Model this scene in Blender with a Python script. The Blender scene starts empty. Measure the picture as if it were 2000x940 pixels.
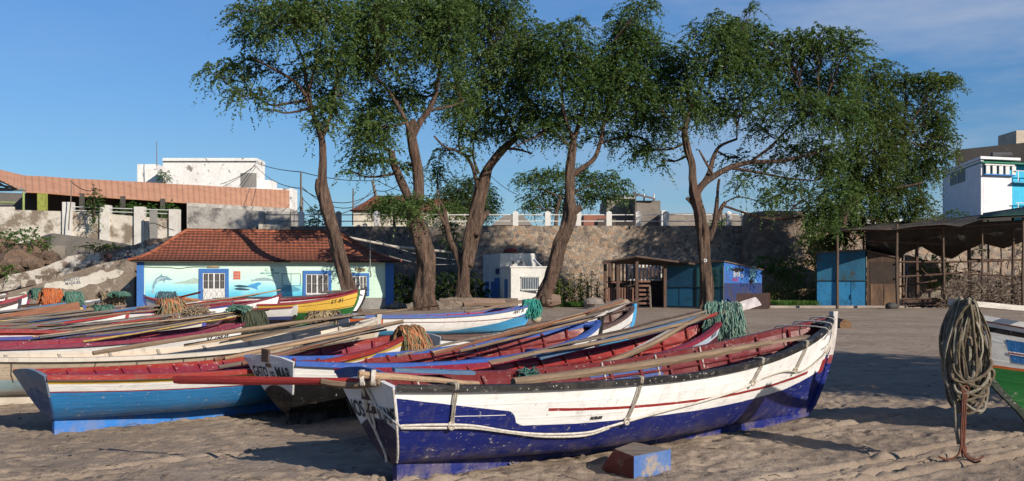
import bpy, math, random
import numpy as np
from mathutils import Vector, Matrix, noise as mnoise
R = math.radians
sc = bpy.context.scene
COL = sc.collection
rnd = random.Random(7)

# ---------------------------------------------------------------- camera
FPX = 2000.0; HOR = 550.0; CAMZ = 1.6
cam_d = bpy.data.cameras.new('camera'); cam = bpy.data.objects.new('camera', cam_d); COL.objects.link(cam)
cam.location = (0, 0, CAMZ); cam.rotation_euler = (R(90), 0, 0)
cam_d.sensor_width = 36; cam_d.lens = 36; cam_d.shift_y = 0.04
cam_d.clip_start = 0.05; cam_d.clip_end = 6000
sc.camera = cam

# ---------------------------------------------------------------- light
SAZ = math.atan2(.66, -.75); SEL = R(25)
w = bpy.data.worlds.new('World'); sc.world = w; w.use_nodes = True
nt = w.node_tree; nt.nodes.clear()
sky = nt.nodes.new('ShaderNodeTexSky'); sky.sky_type = 'NISHITA'; sky.sun_disc = False
sky.sun_elevation = SEL; sky.sun_rotation = SAZ; sky.air_density = 1.0; sky.dust_density = .1; sky.ozone_density = 3.0
bg = nt.nodes.new('ShaderNodeBackground'); bg.inputs[1].default_value = 0.07
wo = nt.nodes.new('ShaderNodeOutputWorld')
tc = nt.nodes.new('ShaderNodeTexCoord')
mp = nt.nodes.new('ShaderNodeMapping'); mp.inputs['Scale'].default_value = (1.2, 1.2, 5.5); mp.inputs['Location'].default_value = (.37, .1, 0)
nz = nt.nodes.new('ShaderNodeTexNoise'); nz.inputs['Scale'].default_value = 2.6; nz.inputs['Detail'].default_value = 8; nz.inputs['Roughness'].default_value = .58
rp = nt.nodes.new('ShaderNodeValToRGB'); rp.color_ramp.elements[0].position = .40; rp.color_ramp.elements[1].position = .74
rp.color_ramp.elements[0].color = (0,0,0,1); rp.color_ramp.elements[1].color = (1,1,1,1)
sx = nt.nodes.new('ShaderNodeSeparateXYZ')
mr = nt.nodes.new('ShaderNodeMapRange'); mr.inputs['From Min'].default_value = -.15; mr.inputs['From Max'].default_value = .45; mr.inputs['To Min'].default_value = .10; mr.inputs['To Max'].default_value = .95
mu = nt.nodes.new('ShaderNodeMath'); mu.operation = 'MULTIPLY'
mx = nt.nodes.new('ShaderNodeMixRGB'); mx.inputs[2].default_value = (5.0, 5.7, 7.2, 1)
tint = nt.nodes.new('ShaderNodeMixRGB'); tint.blend_type = 'MULTIPLY'; tint.inputs[0].default_value = 1; tint.inputs[2].default_value = (.72, .93, 1.2, 1)
L = nt.links.new
L(tc.outputs['Generated'], mp.inputs[0]); L(mp.outputs[0], nz.inputs[0]); L(nz.outputs[0], rp.inputs[0])
L(tc.outputs['Generated'], sx.inputs[0]); L(sx.outputs[0], mr.inputs[0]); L(mr.outputs[0], mu.inputs[0]); L(rp.outputs[0], mu.inputs[1])
zr = nt.nodes.new('ShaderNodeValToRGB'); e_ = zr.color_ramp.elements; e_[0].position = .0; e_[0].color = (.54, .74, .92, 1); e_[1].position = .34; e_[1].color = (.64, 1.0, 1.36, 1)
L(sx.outputs[2], zr.inputs[0]); L(zr.outputs[0], tint.inputs[2])
L(sky.outputs[0], tint.inputs[1]); L(tint.outputs[0], mx.inputs[1]); L(mu.outputs[0], mx.inputs[0])
L(mx.outputs[0], bg.inputs[0]); L(bg.outputs[0], wo.inputs[0])
sd = bpy.data.lights.new('sun', 'SUN'); sd.energy = 4.7; sd.angle = R(.5); sd.color = (1, .90, .77)
so = bpy.data.objects.new('sun', sd); COL.objects.link(so)
sdir = Vector((math.cos(SEL)*math.sin(SAZ), math.cos(SEL)*math.cos(SAZ), math.sin(SEL)))
so.rotation_euler = sdir.to_track_quat('Z', 'Y').to_euler(); so.location = sdir*50
sc.view_settings.view_transform = 'Standard'; sc.view_settings.look = 'None'
sc.view_settings.exposure = 0.38; sc.view_settings.gamma = 1
sc.cycles.max_bounces = 5; sc.cycles.transparent_max_bounces = 6

# ---------------------------------------------------------------- helpers
def P(px, py, d): return Vector(((px-1000)/FPX*d, d, CAMZ+(HOR-py)/FPX*d))
def G(px, d, z=0): return Vector(((px-1000)/FPX*d, d, z))
def tag(o, label, cat, group=None):
    o['label'] = label; o['category'] = cat
    if group: o['group'] = group
    return o
def empty(name, loc=(0,0,0), rz=0, label=None, cat=None, group=None, rx=0):
    o = bpy.data.objects.new(name, None); COL.objects.link(o); o.location = loc; o.rotation_euler = (rx, 0, rz)
    o.empty_display_size = .1
    if label: tag(o, label, cat, group)
    return o
def struct(o): o['kind'] = 'structure'; return o

class MB:
    def __init__(s): s.v = []; s.f = []; s.m = []; s.uv = []
    def add(s, vs, fs, mi=0, uvs=None):
        b = len(s.v); s.v += [tuple(v) for v in vs]
        for k, f in enumerate(fs):
            s.f.append([b+i for i in f]); s.m.append(mi)
            if uvs is not None: s.uv += [uvs[i] for i in f]
            else: s.uv += [(vs[i][0], vs[i][2]) for i in f]
        return s
    def box(s, c, d, rz=0, mi=0, mat=None):
        vs = []
        for z in (-1, 1):
            for y in (-1, 1):
                for x in (-1, 1): vs.append(Vector((x*d[0]/2, y*d[1]/2, z*d[2]/2)))
        M = mat if mat is not None else Matrix.Rotation(rz, 3, 'Z')
        vs = [M @ v + Vector(c) for v in vs]
        return s.add(vs, [(0,2,3,1),(4,5,7,6),(0,1,5,4),(2,6,7,3),(0,4,6,2),(1,3,7,5)], mi)
    def box2(s, a, b, mi=0):
        return s.box([(a[i]+b[i])/2 for i in range(3)], [abs(b[i]-a[i]) for i in range(3)], 0, mi)
    def tube(s, pts, r, n=6, mi=0, caps=True, flat=1.0, ridge=0, seed=0):
        pts = [Vector(p) for p in pts]
        if len(pts) < 2: return s
        if not hasattr(r, '__len__'): r = [r]*len(pts)
        vs = []; up = Vector((0, 0, 1)); prev = None
        for i, p in enumerate(pts):
            t = (pts[min(i+1, len(pts)-1)]-pts[max(i-1, 0)])
            if t.length < 1e-9: t = Vector((0, 0, 1))
            t.normalize()
            if prev is None:
                a = t.cross(up if abs(t.z) < .9 else Vector((0, 1, 0))).normalized()
            else:
                a = prev-t*prev.dot(t)
                a = a.normalized() if a.length > 1e-6 else t.orthogonal().normalized()
            prev = a; b = t.cross(a)
            for k in range(n):
                an = 2*math.pi*k/n; rr = r[i]
                if ridge: rr *= 1+ridge*(math.sin(an*3+seed+i*.25)*.5+math.sin(an*7+seed*2-i*.18)*.35+mnoise.noise(Vector((math.cos(an)*2, math.sin(an)*2, i*.3+seed)))*.8)
                vs.append(p+a*math.cos(an)*rr+b*math.sin(an)*rr*flat)
        fs = []
        for i in range(len(pts)-1):
            for k in range(n):
                fs.append((i*n+k, i*n+(k+1) % n, (i+1)*n+(k+1) % n, (i+1)*n+k))
        if caps: fs.append(tuple(reversed(range(n)))); fs.append(tuple((len(pts)-1)*n+k for k in range(n)))
        return s.add(vs, fs, mi)
    def ball(s, c, r, n=10, sq=(1,1,1), mi=0, bump=0, seed=0):
        vs = []; fs = []
        for i in range(n+1):
            th = math.pi*i/n
            for k in range(2*n):
                ph = math.pi*k/n
                d = Vector((math.sin(th)*math.cos(ph), math.sin(th)*math.sin(ph), math.cos(th)))
                q = r*(1+bump*mnoise.noise(d*1.7+Vector((seed*3.1, seed, 0))))
                vs.append(Vector(c)+Vector((d.x*sq[0], d.y*sq[1], d.z*sq[2]))*q)
        for i in range(n):
            for k in range(2*n):
                fs.append((i*2*n+k, (i+1)*2*n+k, (i+1)*2*n+(k+1) % (2*n), i*2*n+(k+1) % (2*n)))
        return s.add(vs, fs, mi)
    def build(s, name, mats, parent=None, smooth=False, loc=None, angle=None):
        used = sorted({i for f in s.f for i in f})
        if len(used) < len(s.v):
            mp_ = {a: k for k, a in enumerate(used)}; s.v = [s.v[i] for i in used]; s.f = [[mp_[i] for i in f] for f in s.f]
        me = bpy.data.meshes.new(name); me.from_pydata(s.v, [], s.f)
        if not isinstance(mats, (list, tuple)): mats = [mats]
        for m in mats: me.materials.append(m)
        if len(mats) > 1: me.polygons.foreach_set('material_index', s.m)
        ul = me.uv_layers.new(name='UVMap')
        ul.data.foreach_set('uv', [c for u in s.uv for c in u[:2]])
        me.polygons.foreach_set('use_smooth', [bool(smooth)]*len(s.f))
        me.validate(); me.update()
        if smooth:
            try: me.set_sharp_from_angle(angle=R(angle or 45))
            except Exception: pass
        o = bpy.data.objects.new(name, me); COL.objects.link(o)
        if parent is not None: o.parent = parent
        if loc is not None: o.location = loc
        return o
def spline(pts, k=6):
    pts = [Vector(p) for p in pts]; out = []
    for i in range(len(pts)-1):
        p0 = pts[max(i-1, 0)]; p1 = pts[i]; p2 = pts[i+1]; p3 = pts[min(i+2, len(pts)-1)]
        for j in range(k):
            t = j/k
            out.append(.5*((2*p1)+(p2-p0)*t+(2*p0-5*p1+4*p2-p3)*t*t+(3*p1-p0-3*p2+p3)*t**3))
    out.append(pts[-1]); return out
def sag(a, b, s, n=10):
    a = Vector(a); b = Vector(b)
    return [a.lerp(b, i/n)-Vector((0, 0, s*4*(i/n)*(1-i/n))) for i in range(n+1)]
def centre(o):                       # put the origin of a free-standing mesh at its base
    me = o.data; n = len(me.vertices); co = np.empty(n*3); me.vertices.foreach_get('co', co); co = co.reshape(-1, 3)
    c = np.array([(co[:,0].min()+co[:,0].max())/2, (co[:,1].min()+co[:,1].max())/2, co[:,2].min()])
    me.vertices.foreach_set('co', (co-c).ravel()); o.location = Vector(c); me.update(); return o

# ---------------------------------------------------------------- materials
_M = {}
def newmat(name):
    m = bpy.data.materials.new(name); m.use_nodes = True; t = m.node_tree
    b = t.nodes['Principled BSDF']; b.inputs['Specular IOR Level'].default_value = .3
    return m, t, b
def N(t, typ, **kw):
    n = t.nodes.new('ShaderNode'+typ)
    for k, v in kw.items():
        if k.startswith('i_'):
            kk = k[2:]; kk = int(kk) if kk.isdigit() else kk.replace('_', ' ')
            n.inputs[kk].default_value = v
        else: setattr(n, k, v)
    return n
def c4(c): return (c[0], c[1], c[2], 1)
def mixc(t, fac, a, b, blend='MIX'):
    n = N(t, 'MixRGB', blend_type=blend)
    for i, x in ((0, fac), (1, a), (2, b)):
        if hasattr(x, 'is_linked'): t.links.new(x, n.inputs[i])
        elif i == 0: n.inputs[0].default_value = x
        else: n.inputs[i].default_value = c4(x)
    return n.outputs[0]
def mth(t, op, a, b=None, clamp=False):
    n = N(t, 'Math', operation=op, use_clamp=clamp)
    for i, x in ((0, a), (1, b)):
        if x is None: continue
        if hasattr(x, 'is_linked'): t.links.new(x, n.inputs[i])
        else: n.inputs[i].default_value = x
    return n.outputs[0]
def ramp(t, src, stops, interp='LINEAR'):
    n = N(t, 'ValToRGB'); cr = n.color_ramp; cr.interpolation = interp
    while len(cr.elements) < len(stops): cr.elements.new(.5)
    for e, (p, c) in zip(cr.elements, stops):
        e.position = p; e.color = c4(c) if hasattr(c, '__len__') else (c, c, c, 1)
    t.links.new(src, n.inputs[0]); return n.outputs[0]
def noise(t, vec, scale, detail=5, rough=.55, dist=0):
    n = N(t, 'TexNoise'); n.inputs['Scale'].default_value = scale; n.inputs['Detail'].default_value = detail
    n.inputs['Roughness'].default_value = rough; n.inputs['Distortion'].default_value = dist
    if vec is not None: t.links.new(vec, n.inputs[0])
    return n.outputs[0]
def coords(t, kind='Object', scale=(1,1,1)):
    c = N(t, 'TexCoord'); m = N(t, 'Mapping'); m.inputs['Scale'].default_value = scale
    t.links.new(c.outputs[kind], m.inputs[0]); return m.outputs[0]
def bump(t, b, h, strength=.3, dist=.02):
    n = N(t, 'Bump'); n.inputs['Strength'].default_value = strength; n.inputs['Distance'].default_value = dist
    t.links.new(h, n.inputs['Height']); t.links.new(n.outputs[0], b.inputs['Normal'])
def surf(name, c1, c2=None, scale=3, rough=.75, bmp=.3, bdist=.02, stretch=(1,1,1), stain=None, stain_scale=.7, stain_lo=.5, stain_hi=.62, fine=0.25, metal=0):
    """general worn surface: two tones, fine grain and optional shaped stains"""
    if name in _M: return _M[name]
    m, t, b = newmat(name); v = coords(t, 'Object', stretch)
    if c2 is None: c2 = tuple(x*.7 for x in c1)
    f = ramp(t, noise(t, v, scale, 6, .6), [(.35, 0.), (.65, 1.)])
    col = mixc(t, f, c1, c2)
    fn = noise(t, v, scale*9, 4, .6)
    col = mixc(t, fine, col, ramp(t, fn, [(.3, .45), (.7, 1.3)]), 'MULTIPLY')
    if stain:
        s = ramp(t, noise(t, v, stain_scale, 8, .68), [(stain_lo, 0.), (stain_hi, 1.)])
        col = mixc(t, s, col, stain)
    t.links.new(col, b.inputs['Base Color']); b.inputs['Roughness'].default_value = rough; b.inputs['Metallic'].default_value = metal
    bump(t, b, mth(t, 'ADD', fn, mth(t, 'MULTIPLY', noise(t, v, scale*3, 5), 1.5)), bmp, bdist)
    _M[name] = m; return m
def wood(name, c1, c2, rough=.8, axis=0):
    if name in _M: return _M[name]
    st = [14, 14, 14]; st[axis] = 1.2
    m = surf(name, c1, c2, 1.6, rough, .5, .01, tuple(st), fine=.45); return m
def stonewall(name, cols, mortar, scale=2.2, msize=.06, stain=None, flat=(1,1,1.25)):
    if name in _M: return _M[name]
    m, t, b = newmat(name); v = coords(t, 'Object', flat)
    nv = N(t, 'TexNoise'); nv.inputs['Scale'].default_value = 2.5; t.links.new(v, nv.inputs[0])
    vv = N(t, 'VectorMath', operation='MULTIPLY_ADD'); vv.inputs[1].default_value = (.35,.35,.35); t.links.new(nv.outputs[1], vv.inputs[0]); t.links.new(v, vv.inputs[2])
    vo = N(t, 'TexVoronoi'); vo.inputs['Scale'].default_value = scale; t.links.new(vv.outputs[0], vo.inputs[0])
    ve = N(t, 'TexVoronoi', feature='DISTANCE_TO_EDGE'); ve.inputs['Scale'].default_value = scale; t.links.new(vv.outputs[0], ve.inputs[0])
    sep = N(t, 'SeparateColor'); t.links.new(vo.outputs['Color'], sep.inputs[0])
    k = len(cols); stone = ramp(t, sep.outputs[0], [((i+.0)/k, c) for i, c in enumerate(cols)], 'CONSTANT')
    stone = mixc(t, .5, stone, ramp(t, noise(t, v, 7, 6, .65), [(.3, .35), (.7, 1.3)]), 'MULTIPLY')
    e = ramp(t, ve.outputs[0], [(msize*.6, 0.), (msize*1.1, 1.)])
    pl = ramp(t, noise(t, v, .55, 6, .6), [(.42, 0.), (.6, 1.)])     # patches where the render covers the joints
    mort = mixc(t, .5, mortar, ramp(t, noise(t, v, 4, 5), [(.3, .5), (.7, 1.2)]), 'MULTIPLY')
    col = mixc(t, e, mort, stone)
    col = mixc(t, mth(t, 'MULTIPLY', pl, .28), col, mixc(t, .6, (.20,.16,.125), ramp(t, noise(t, v, 3, 7, .7), [(.3, .45), (.7, 1.3)]), 'MULTIPLY'))
    if stain:
        col = mixc(t, ramp(t, noise(t, coords(t, 'Object', (.5,.5,.25)), 1.0, 6, .6), [(.5, 0.), (.66, .8)]), col, stain)
    t.links.new(col, b.inputs['Base Color']); b.inputs['Roughness'].default_value = .9
    bump(t, b, mth(t, 'ADD', e, noise(t, v, 9, 5)), .7, .06); _M[name] = m; return m

def paint(name, base, layers=(), wear=.5, chip=(.42,.40,.36), rough=.42, scalex=6.0, grime=(.12,.10,.08), vcoord=True):
    """boat paint laid out on the hull's own UV (along the boat, up the planking)"""
    if name in _M: return _M[name]
    m, t, b = newmat(name); tc = N(t, 'TexCoord'); sp = N(t, 'SeparateXYZ'); t.links.new(tc.outputs['UV'], sp.inputs[0])
    ob = coords(t)
    U, V0 = sp.outputs[0], sp.outputs[1]
    V = mth(t, 'ADD', V0, mth(t, 'MULTIPLY', mth(t, 'SUBTRACT', noise(t, ob, 5, 3), .5), .014))
    col = None; base_c = base
    prev = base
    def thr(spec):
        if hasattr(spec, '__len__'): return ramp(t, U, [(p, float(q)) for p, q in spec])
        return spec
    for ly in layers:
        if ly[0] == 'below': mask = mth(t, 'LESS_THAN', V, thr(ly[1])); c = ly[2]
        elif ly[0] == 'stripe':
            _, cen, hw, u0, u1, c = ly
            mask = mth(t, 'LESS_THAN', mth(t, 'ABSOLUTE', mth(t, 'SUBTRACT', V, thr(cen))), hw)
            mask = mth(t, 'MULTIPLY', mask, mth(t, 'MULTIPLY', mth(t, 'GREATER_THAN', U, u0), mth(t, 'LESS_THAN', U, u1)))
        elif ly[0] == 'arc':        # transom: colour below an arched line
            _, v0, k, c = ly
            mask = mth(t, 'LESS_THAN', V, mth(t, 'SUBTRACT', v0, mth(t, 'MULTIPLY', mth(t, 'MULTIPLY', U, U), k)))
        elif ly[0] == 'block':
            _, u0, u1, v0, v1, c = ly
            mask = mth(t, 'MULTIPLY', mth(t, 'MULTIPLY', mth(t, 'GREATER_THAN', U, u0), mth(t, 'LESS_THAN', U, u1)), mth(t, 'MULTIPLY', mth(t, 'GREATER_THAN', V, v0), mth(t, 'LESS_THAN', V, v1)))
        prev = mixc(t, mask, prev, c)
    if not hasattr(prev, 'is_linked'): prev = mixc(t, 0, prev, prev)
    # sun-faded patches, grime streaks and chips
    col = mixc(t, .35*min(1, wear+.3), prev, ramp(t, noise(t, coords(t, 'Object', (.7,.7,2.5)), 2.2, 6, .6), [(.3, .55), (.7, 1.25)]), 'MULTIPLY')
    gr = ramp(t, noise(t, coords(t, 'Object', (3,3,.8)), 2.3, 8, .7), [(.52, 0.), (.75, .7*wear)])
    col = mixc(t, gr, col, grime)
    ch = ramp(t, noise(t, ob, 17, 9, .72), [(.635-.03*wear, 0.), (.645-.03*wear, .85)])
    gate = ramp(t, noise(t, ob, 1.6, 3), [(.44, .0), (.56, 1.)])
    col = mixc(t, mth(t, 'MULTIPLY', ch, gate), col, chip)
    sc_ = ramp(t, noise(t, coords(t, 'Object', (3,3,14)), 2.6, 9, .75), [(.60, 0.), (.63, .55*wear)])
    col = mixc(t, sc_, col, tuple(min(1, x*.5+y*.5+.06) for x, y in zip(chip, (.3,.3,.32))))
    low = mth(t, 'MULTIPLY', ramp(t, V0, [(0, 1.), (.3, 0.)]), ramp(t, noise(t, ob, 4, 6, .65), [(.45, 0.), (.62, .4)]))
    col = mixc(t, low, col, (.24, .19, .14))
    t.links.new(col, b.inputs['Base Color']); b.inputs['Roughness'].default_value = rough
    t.links.new(ramp(t, noise(t, ob, 6, 5), [(.35, rough-.08), (.7, rough+.28)]), b.inputs['Roughness'])
    pl = N(t, 'TexWave', wave_type='BANDS', bands_direction='Y'); pl.inputs['Scale'].default_value = 1.6; pl.inputs['Distortion'].default_value = .15
    t.links.new(tc.outputs['UV'], pl.inputs[0])
    seam = ramp(t, pl.outputs[0], [(0., 0.), (.06, 1.)])
    h = mth(t, 'ADD', mth(t, 'MULTIPLY', seam, .22), mth(t, 'MULTIPLY', noise(t, coords(t, 'Object', (1.2,1.2,5)), 4, 5, .6), 1.1))
    bump(t, b, h, .45, .012)
    _M[name] = m; return m

NAVY=(.008,.016,.135); WHITE=(.80,.79,.77); MAROON=(.13,.022,.024); RED=(.27,.022,.02); BLUE=(.03,.22,.55); DBLUE=(.03,.085,.26)
YEL=(.60,.38,.06); GREEN=(.015,.10,.025); BLACK=(.012,.012,.013); CREAM=(.56,.46,.34); ORG=(.50,.10,.02); LBLUE=(.18,.45,.62)
SALM=(.50,.16,.09)
# ---------------------------------------------------------------- ground
def vnoise(x, y, seed=0):
    xi = np.floor(x).astype(np.int64); yi = np.floor(y).astype(np.int64); xf = x-xi; yf = y-yi
    def h(a, b):
        n = (a*374761393+b*668265263+seed*1442695041) & 0x7fffffff
        n = ((n ^ (n >> 13))*1274126177) & 0x7fffffff
        return ((n ^ (n >> 16)) & 0xffff)/65535.0
    u = xf*xf*(3-2*xf); v = yf*yf*(3-2*yf)
    return (h(xi,yi)*(1-u)+h(xi+1,yi)*u)*(1-v)+(h(xi,yi+1)*(1-u)+h(xi+1,yi+1)*u)*v
def axis(lo, flo, fhi, hi, step, g):
    a = list(np.arange(flo, fhi, step)); s = step; x = fhi
    while x < hi: a.append(x); s *= g; x += s
    a.append(hi); s = step; x = flo-step; pre = []
    while x > lo: pre.append(x); s *= g; x -= s
    pre.append(lo); return np.array(pre[::-1]+a)
xs = axis(-900, -5.5, 6.2, 900, .032, 1.035); ys = axis(-30, 7.6, 13.5, 2500, .032, 1.022)
XX, YY = np.meshgrid(xs, ys)
ZZ = (vnoise(XX*.4, YY*.4, 1)-.5)*.06+(vnoise(XX*1.4, YY*1.4, 2)-.5)*.022+(vnoise(XX*5, YY*5, 3)-.5)*.010+(vnoise(XX*13, YY*13, 4)-.5)*.007
churn = np.clip((vnoise(XX*.45+9, YY*.6, 8)-.42)*5, 0, 1)
ZZ += churn*((vnoise(XX*7, YY*7, 5)-.5)*.03+(vnoise(XX*15, YY*15, 6)-.5)*.016)
for (tx, ty, ta, tw_) in ((3.9,9.6,.60,.05), (4.3,9.1,.55,.05), (2.6,8.3,.62,.04), (-3.2,9.0,.75,.05), (5.2,12.6,.68,.06), (-2.0,7.9,.3,.04)):
    q_ = -(XX-tx)*math.sin(ta)+(YY-ty)*math.cos(ta)+.06*(vnoise(XX*.8, YY*.8, 7)-.5); p_ = (XX-tx)*math.cos(ta)+(YY-ty)*math.sin(ta)
    ZZ += np.exp(-(p_/2.6)**4)*(-.045*np.exp(-(q_/tw_)**2)+.028*np.exp(-((abs(q_)-tw_*2.1)/tw_)**2))
far = np.clip((YY-13)/30, 0, 1); ZZ *= 1-.15*far
rn = np.random.RandomState(3)
def dent(cx, cy, a, l, wd, dp):
    ca, sa = math.cos(a), math.sin(a)
    i0, i1 = np.searchsorted(ys, cy-l*1.6), np.searchsorted(ys, cy+l*1.6); j0, j1 = np.searchsorted(xs, cx-l*1.6), np.searchsorted(xs, cx+l*1.6)
    if i1 <= i0 or j1 <= j0: return
    X = XX[i0:i1, j0:j1]-cx; Y = YY[i0:i1, j0:j1]-cy
    p = (X*ca+Y*sa)/(l/2); q = (-X*sa+Y*ca)/(wd/2); r2 = p*p+q*q
    ZZ[i0:i1, j0:j1] += -dp*np.exp(-r2**2*.8)+dp*.55*np.exp(-((np.sqrt(r2)-1.45)/.3)**2)
for k in range(1900):
    cy = 7.2+rn.rand()**1.5*14; cx = rn.uniform(-6, 7.5)*(.7+cy/25)
    dent(cx, cy, rn.choice([.7,.9,-.6,1.4,2.2])+rn.randn()*.35, rn.uniform(.2,.3), rn.uniform(.08,.12), rn.uniform(.006,.02))
for k in range(90):        # walking lines with a clear stride
    cx, cy = rn.uniform(-6, 8), rn.uniform(7, 20); a = rn.uniform(0, 6.28)
    for s in range(9):
        dent(cx+math.cos(a)*.34*s-math.sin(a)*.1*(s % 2), cy+math.sin(a)*.34*s+math.cos(a)*.1*(s % 2), a, .27, .10, .019)
me = bpy.data.meshes.new('beach_sand'); ny, nx = XX.shape
idx = np.arange(nx*ny).reshape(ny, nx)
quads = np.stack([idx[:-1,:-1], idx[:-1,1:], idx[1:,1:], idx[1:,:-1]], -1).reshape(-1, 4)
me.vertices.add(nx*ny); me.vertices.foreach_set('co', np.stack([XX, YY, ZZ], -1).ravel())
me.loops.add(quads.size); me.loops.foreach_set('vertex_index', quads.ravel()); me.polygons.add(len(quads))
me.polygons.foreach_set('loop_start', np.arange(len(quads))*4); me.polygons.foreach_set('loop_total', np.full(len(quads), 4)); me.update(calc_edges=True); me.validate()
me.polygons.foreach_set('use_smooth', [True]*len(quads))
def sandmat():
    m, t, b = newmat('sand'); v = coords(t)
    f = ramp(t, noise(t, v, .35, 6, .6), [(.38, 0.), (.62, 1.)])
    col = mixc(t, f, (.32, .255, .195), (.245, .19, .142))
    col = mixc(t, ramp(t, noise(t, v, 2.6, 7, .65), [(.5, 0.), (.66, .75)]), col, (.21, .16, .12))
    col = mixc(t, .5, col, ramp(t, noise(t, v, 60, 5, .7), [(.3, .55), (.7, 1.35)]), 'MULTIPLY')
    col = mixc(t, ramp(t, noise(t, coords(t, 'Object', (1,2.2,1)), .9, 8, .7), [(.5, 0.), (.6, .5)]), col, (.17, .135, .105))
    deb = ramp(t, noise(t, v, 14, 5, .6), [(.69, 0.), (.705, .8)])
    col = mixc(t, deb, col, (.08, .06, .045))
    t.links.new(col, b.inputs['Base Color']); b.inputs['Roughness'].default_value = .95; b.inputs['Specular IOR Level'].default_value = .15
    fp = N(t, 'TexVoronoi'); fp.inputs['Scale'].default_value = 3.1; t.links.new(v, fp.inputs[0]); fd = ramp(t, fp.outputs['Distance'], [(.12, 0.), (.34, 1.)])
    wk = ramp(t, noise(t, v, .5, 4, .6), [(.44, 0.), (.56, 1.)])
    fpm = mth(t, 'MULTIPLY', mth(t, 'SUBTRACT', fd, 1.), mth(t, 'MULTIPLY', wk, 1.6))
    bump(t, b, mth(t, 'ADD', mth(t, 'ADD', fpm, mth(t, 'MULTIPLY', noise(t, v, 60, 4, .6), .25)), mth(t, 'ADD', mth(t, 'MULTIPLY', noise(t, v, 22, 6, .65), 1.), mth(t, 'MULTIPLY', noise(t, v, 5, 6, .6), 1.2))), .75, .024)
    return m
me.materials.append(sandmat())
o = bpy.data.objects.new('beach_sand', me); COL.objects.link(o); struct(o)

# ---------------------------------------------------------------- text
def text_mesh(body, size, name='lettering', shear=0, bold=.003, sx=1):
    cu = bpy.data.curves.new('t', 'FONT'); cu.body = body; cu.size = size; cu.align_x = 'CENTER'; cu.shear = shear; cu.offset = bold; cu.resolution_u = 3
    ob = bpy.data.objects.new('t', cu); COL.objects.link(ob); bpy.context.view_layer.update()
    dg = bpy.context.evaluated_depsgraph_get(); m = bpy.data.meshes.new_from_object(ob.evaluated_get(dg))
    bpy.data.objects.remove(ob); bpy.data.curves.remove(cu)
    vs = [Vector((v.co.x*sx, v.co.y, 0)) for v in m.vertices]; fs = [tuple(p.vertices) for p in m.polygons]; bpy.data.meshes.remove(m)
    return vs, fs
def text_on(fn, body, size, name, mat, parent, **kw):
    vs, fs = text_mesh(body, size, **kw); mb = MB(); mb.add([fn(v.x, v.y) for v in vs], fs); return mb.build(name, mat, parent)

# ---------------------------------------------------------------- boats
mats = {}
WOODS = [wood('weathered oar wood', (.27,.19,.125), (.15,.105,.07)), wood('grey driftwood', (.22,.18,.145), (.11,.09,.075)), wood('pale pine pole', (.42,.29,.18), (.27,.18,.11)), wood('dark brown pole', (.10,.062,.045), (.05,.035,.028)), wood('silver grey plank', (.20,.20,.20), (.10,.10,.10)),
         wood('blue painted plank', (.045,.15,.33), (.12,.17,.22)), wood('red painted oar', (.35,.035,.03), (.22,.03,.03)), wood('reddish pole', (.26,.11,.06), (.15,.07,.045)), wood('yellow painted pole', (.50,.35,.10), (.30,.20,.08)), wood('white painted pole', (.6,.58,.54), (.38,.34,.3))]
def solid(name, c, wear=.5): return paint(name, c, (), wear)
INK = surf('black lettering paint', (.02,.02,.022), (.035,.033,.03), 8)
ROPEW = surf('pale rope', (.46,.42,.35), (.30,.26,.20), 30, .9, .6, .005)
ROPEC = surf('cream nylon rope', (.62,.58,.52), (.42,.38,.33), 30, .8, .6, .005)

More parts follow.
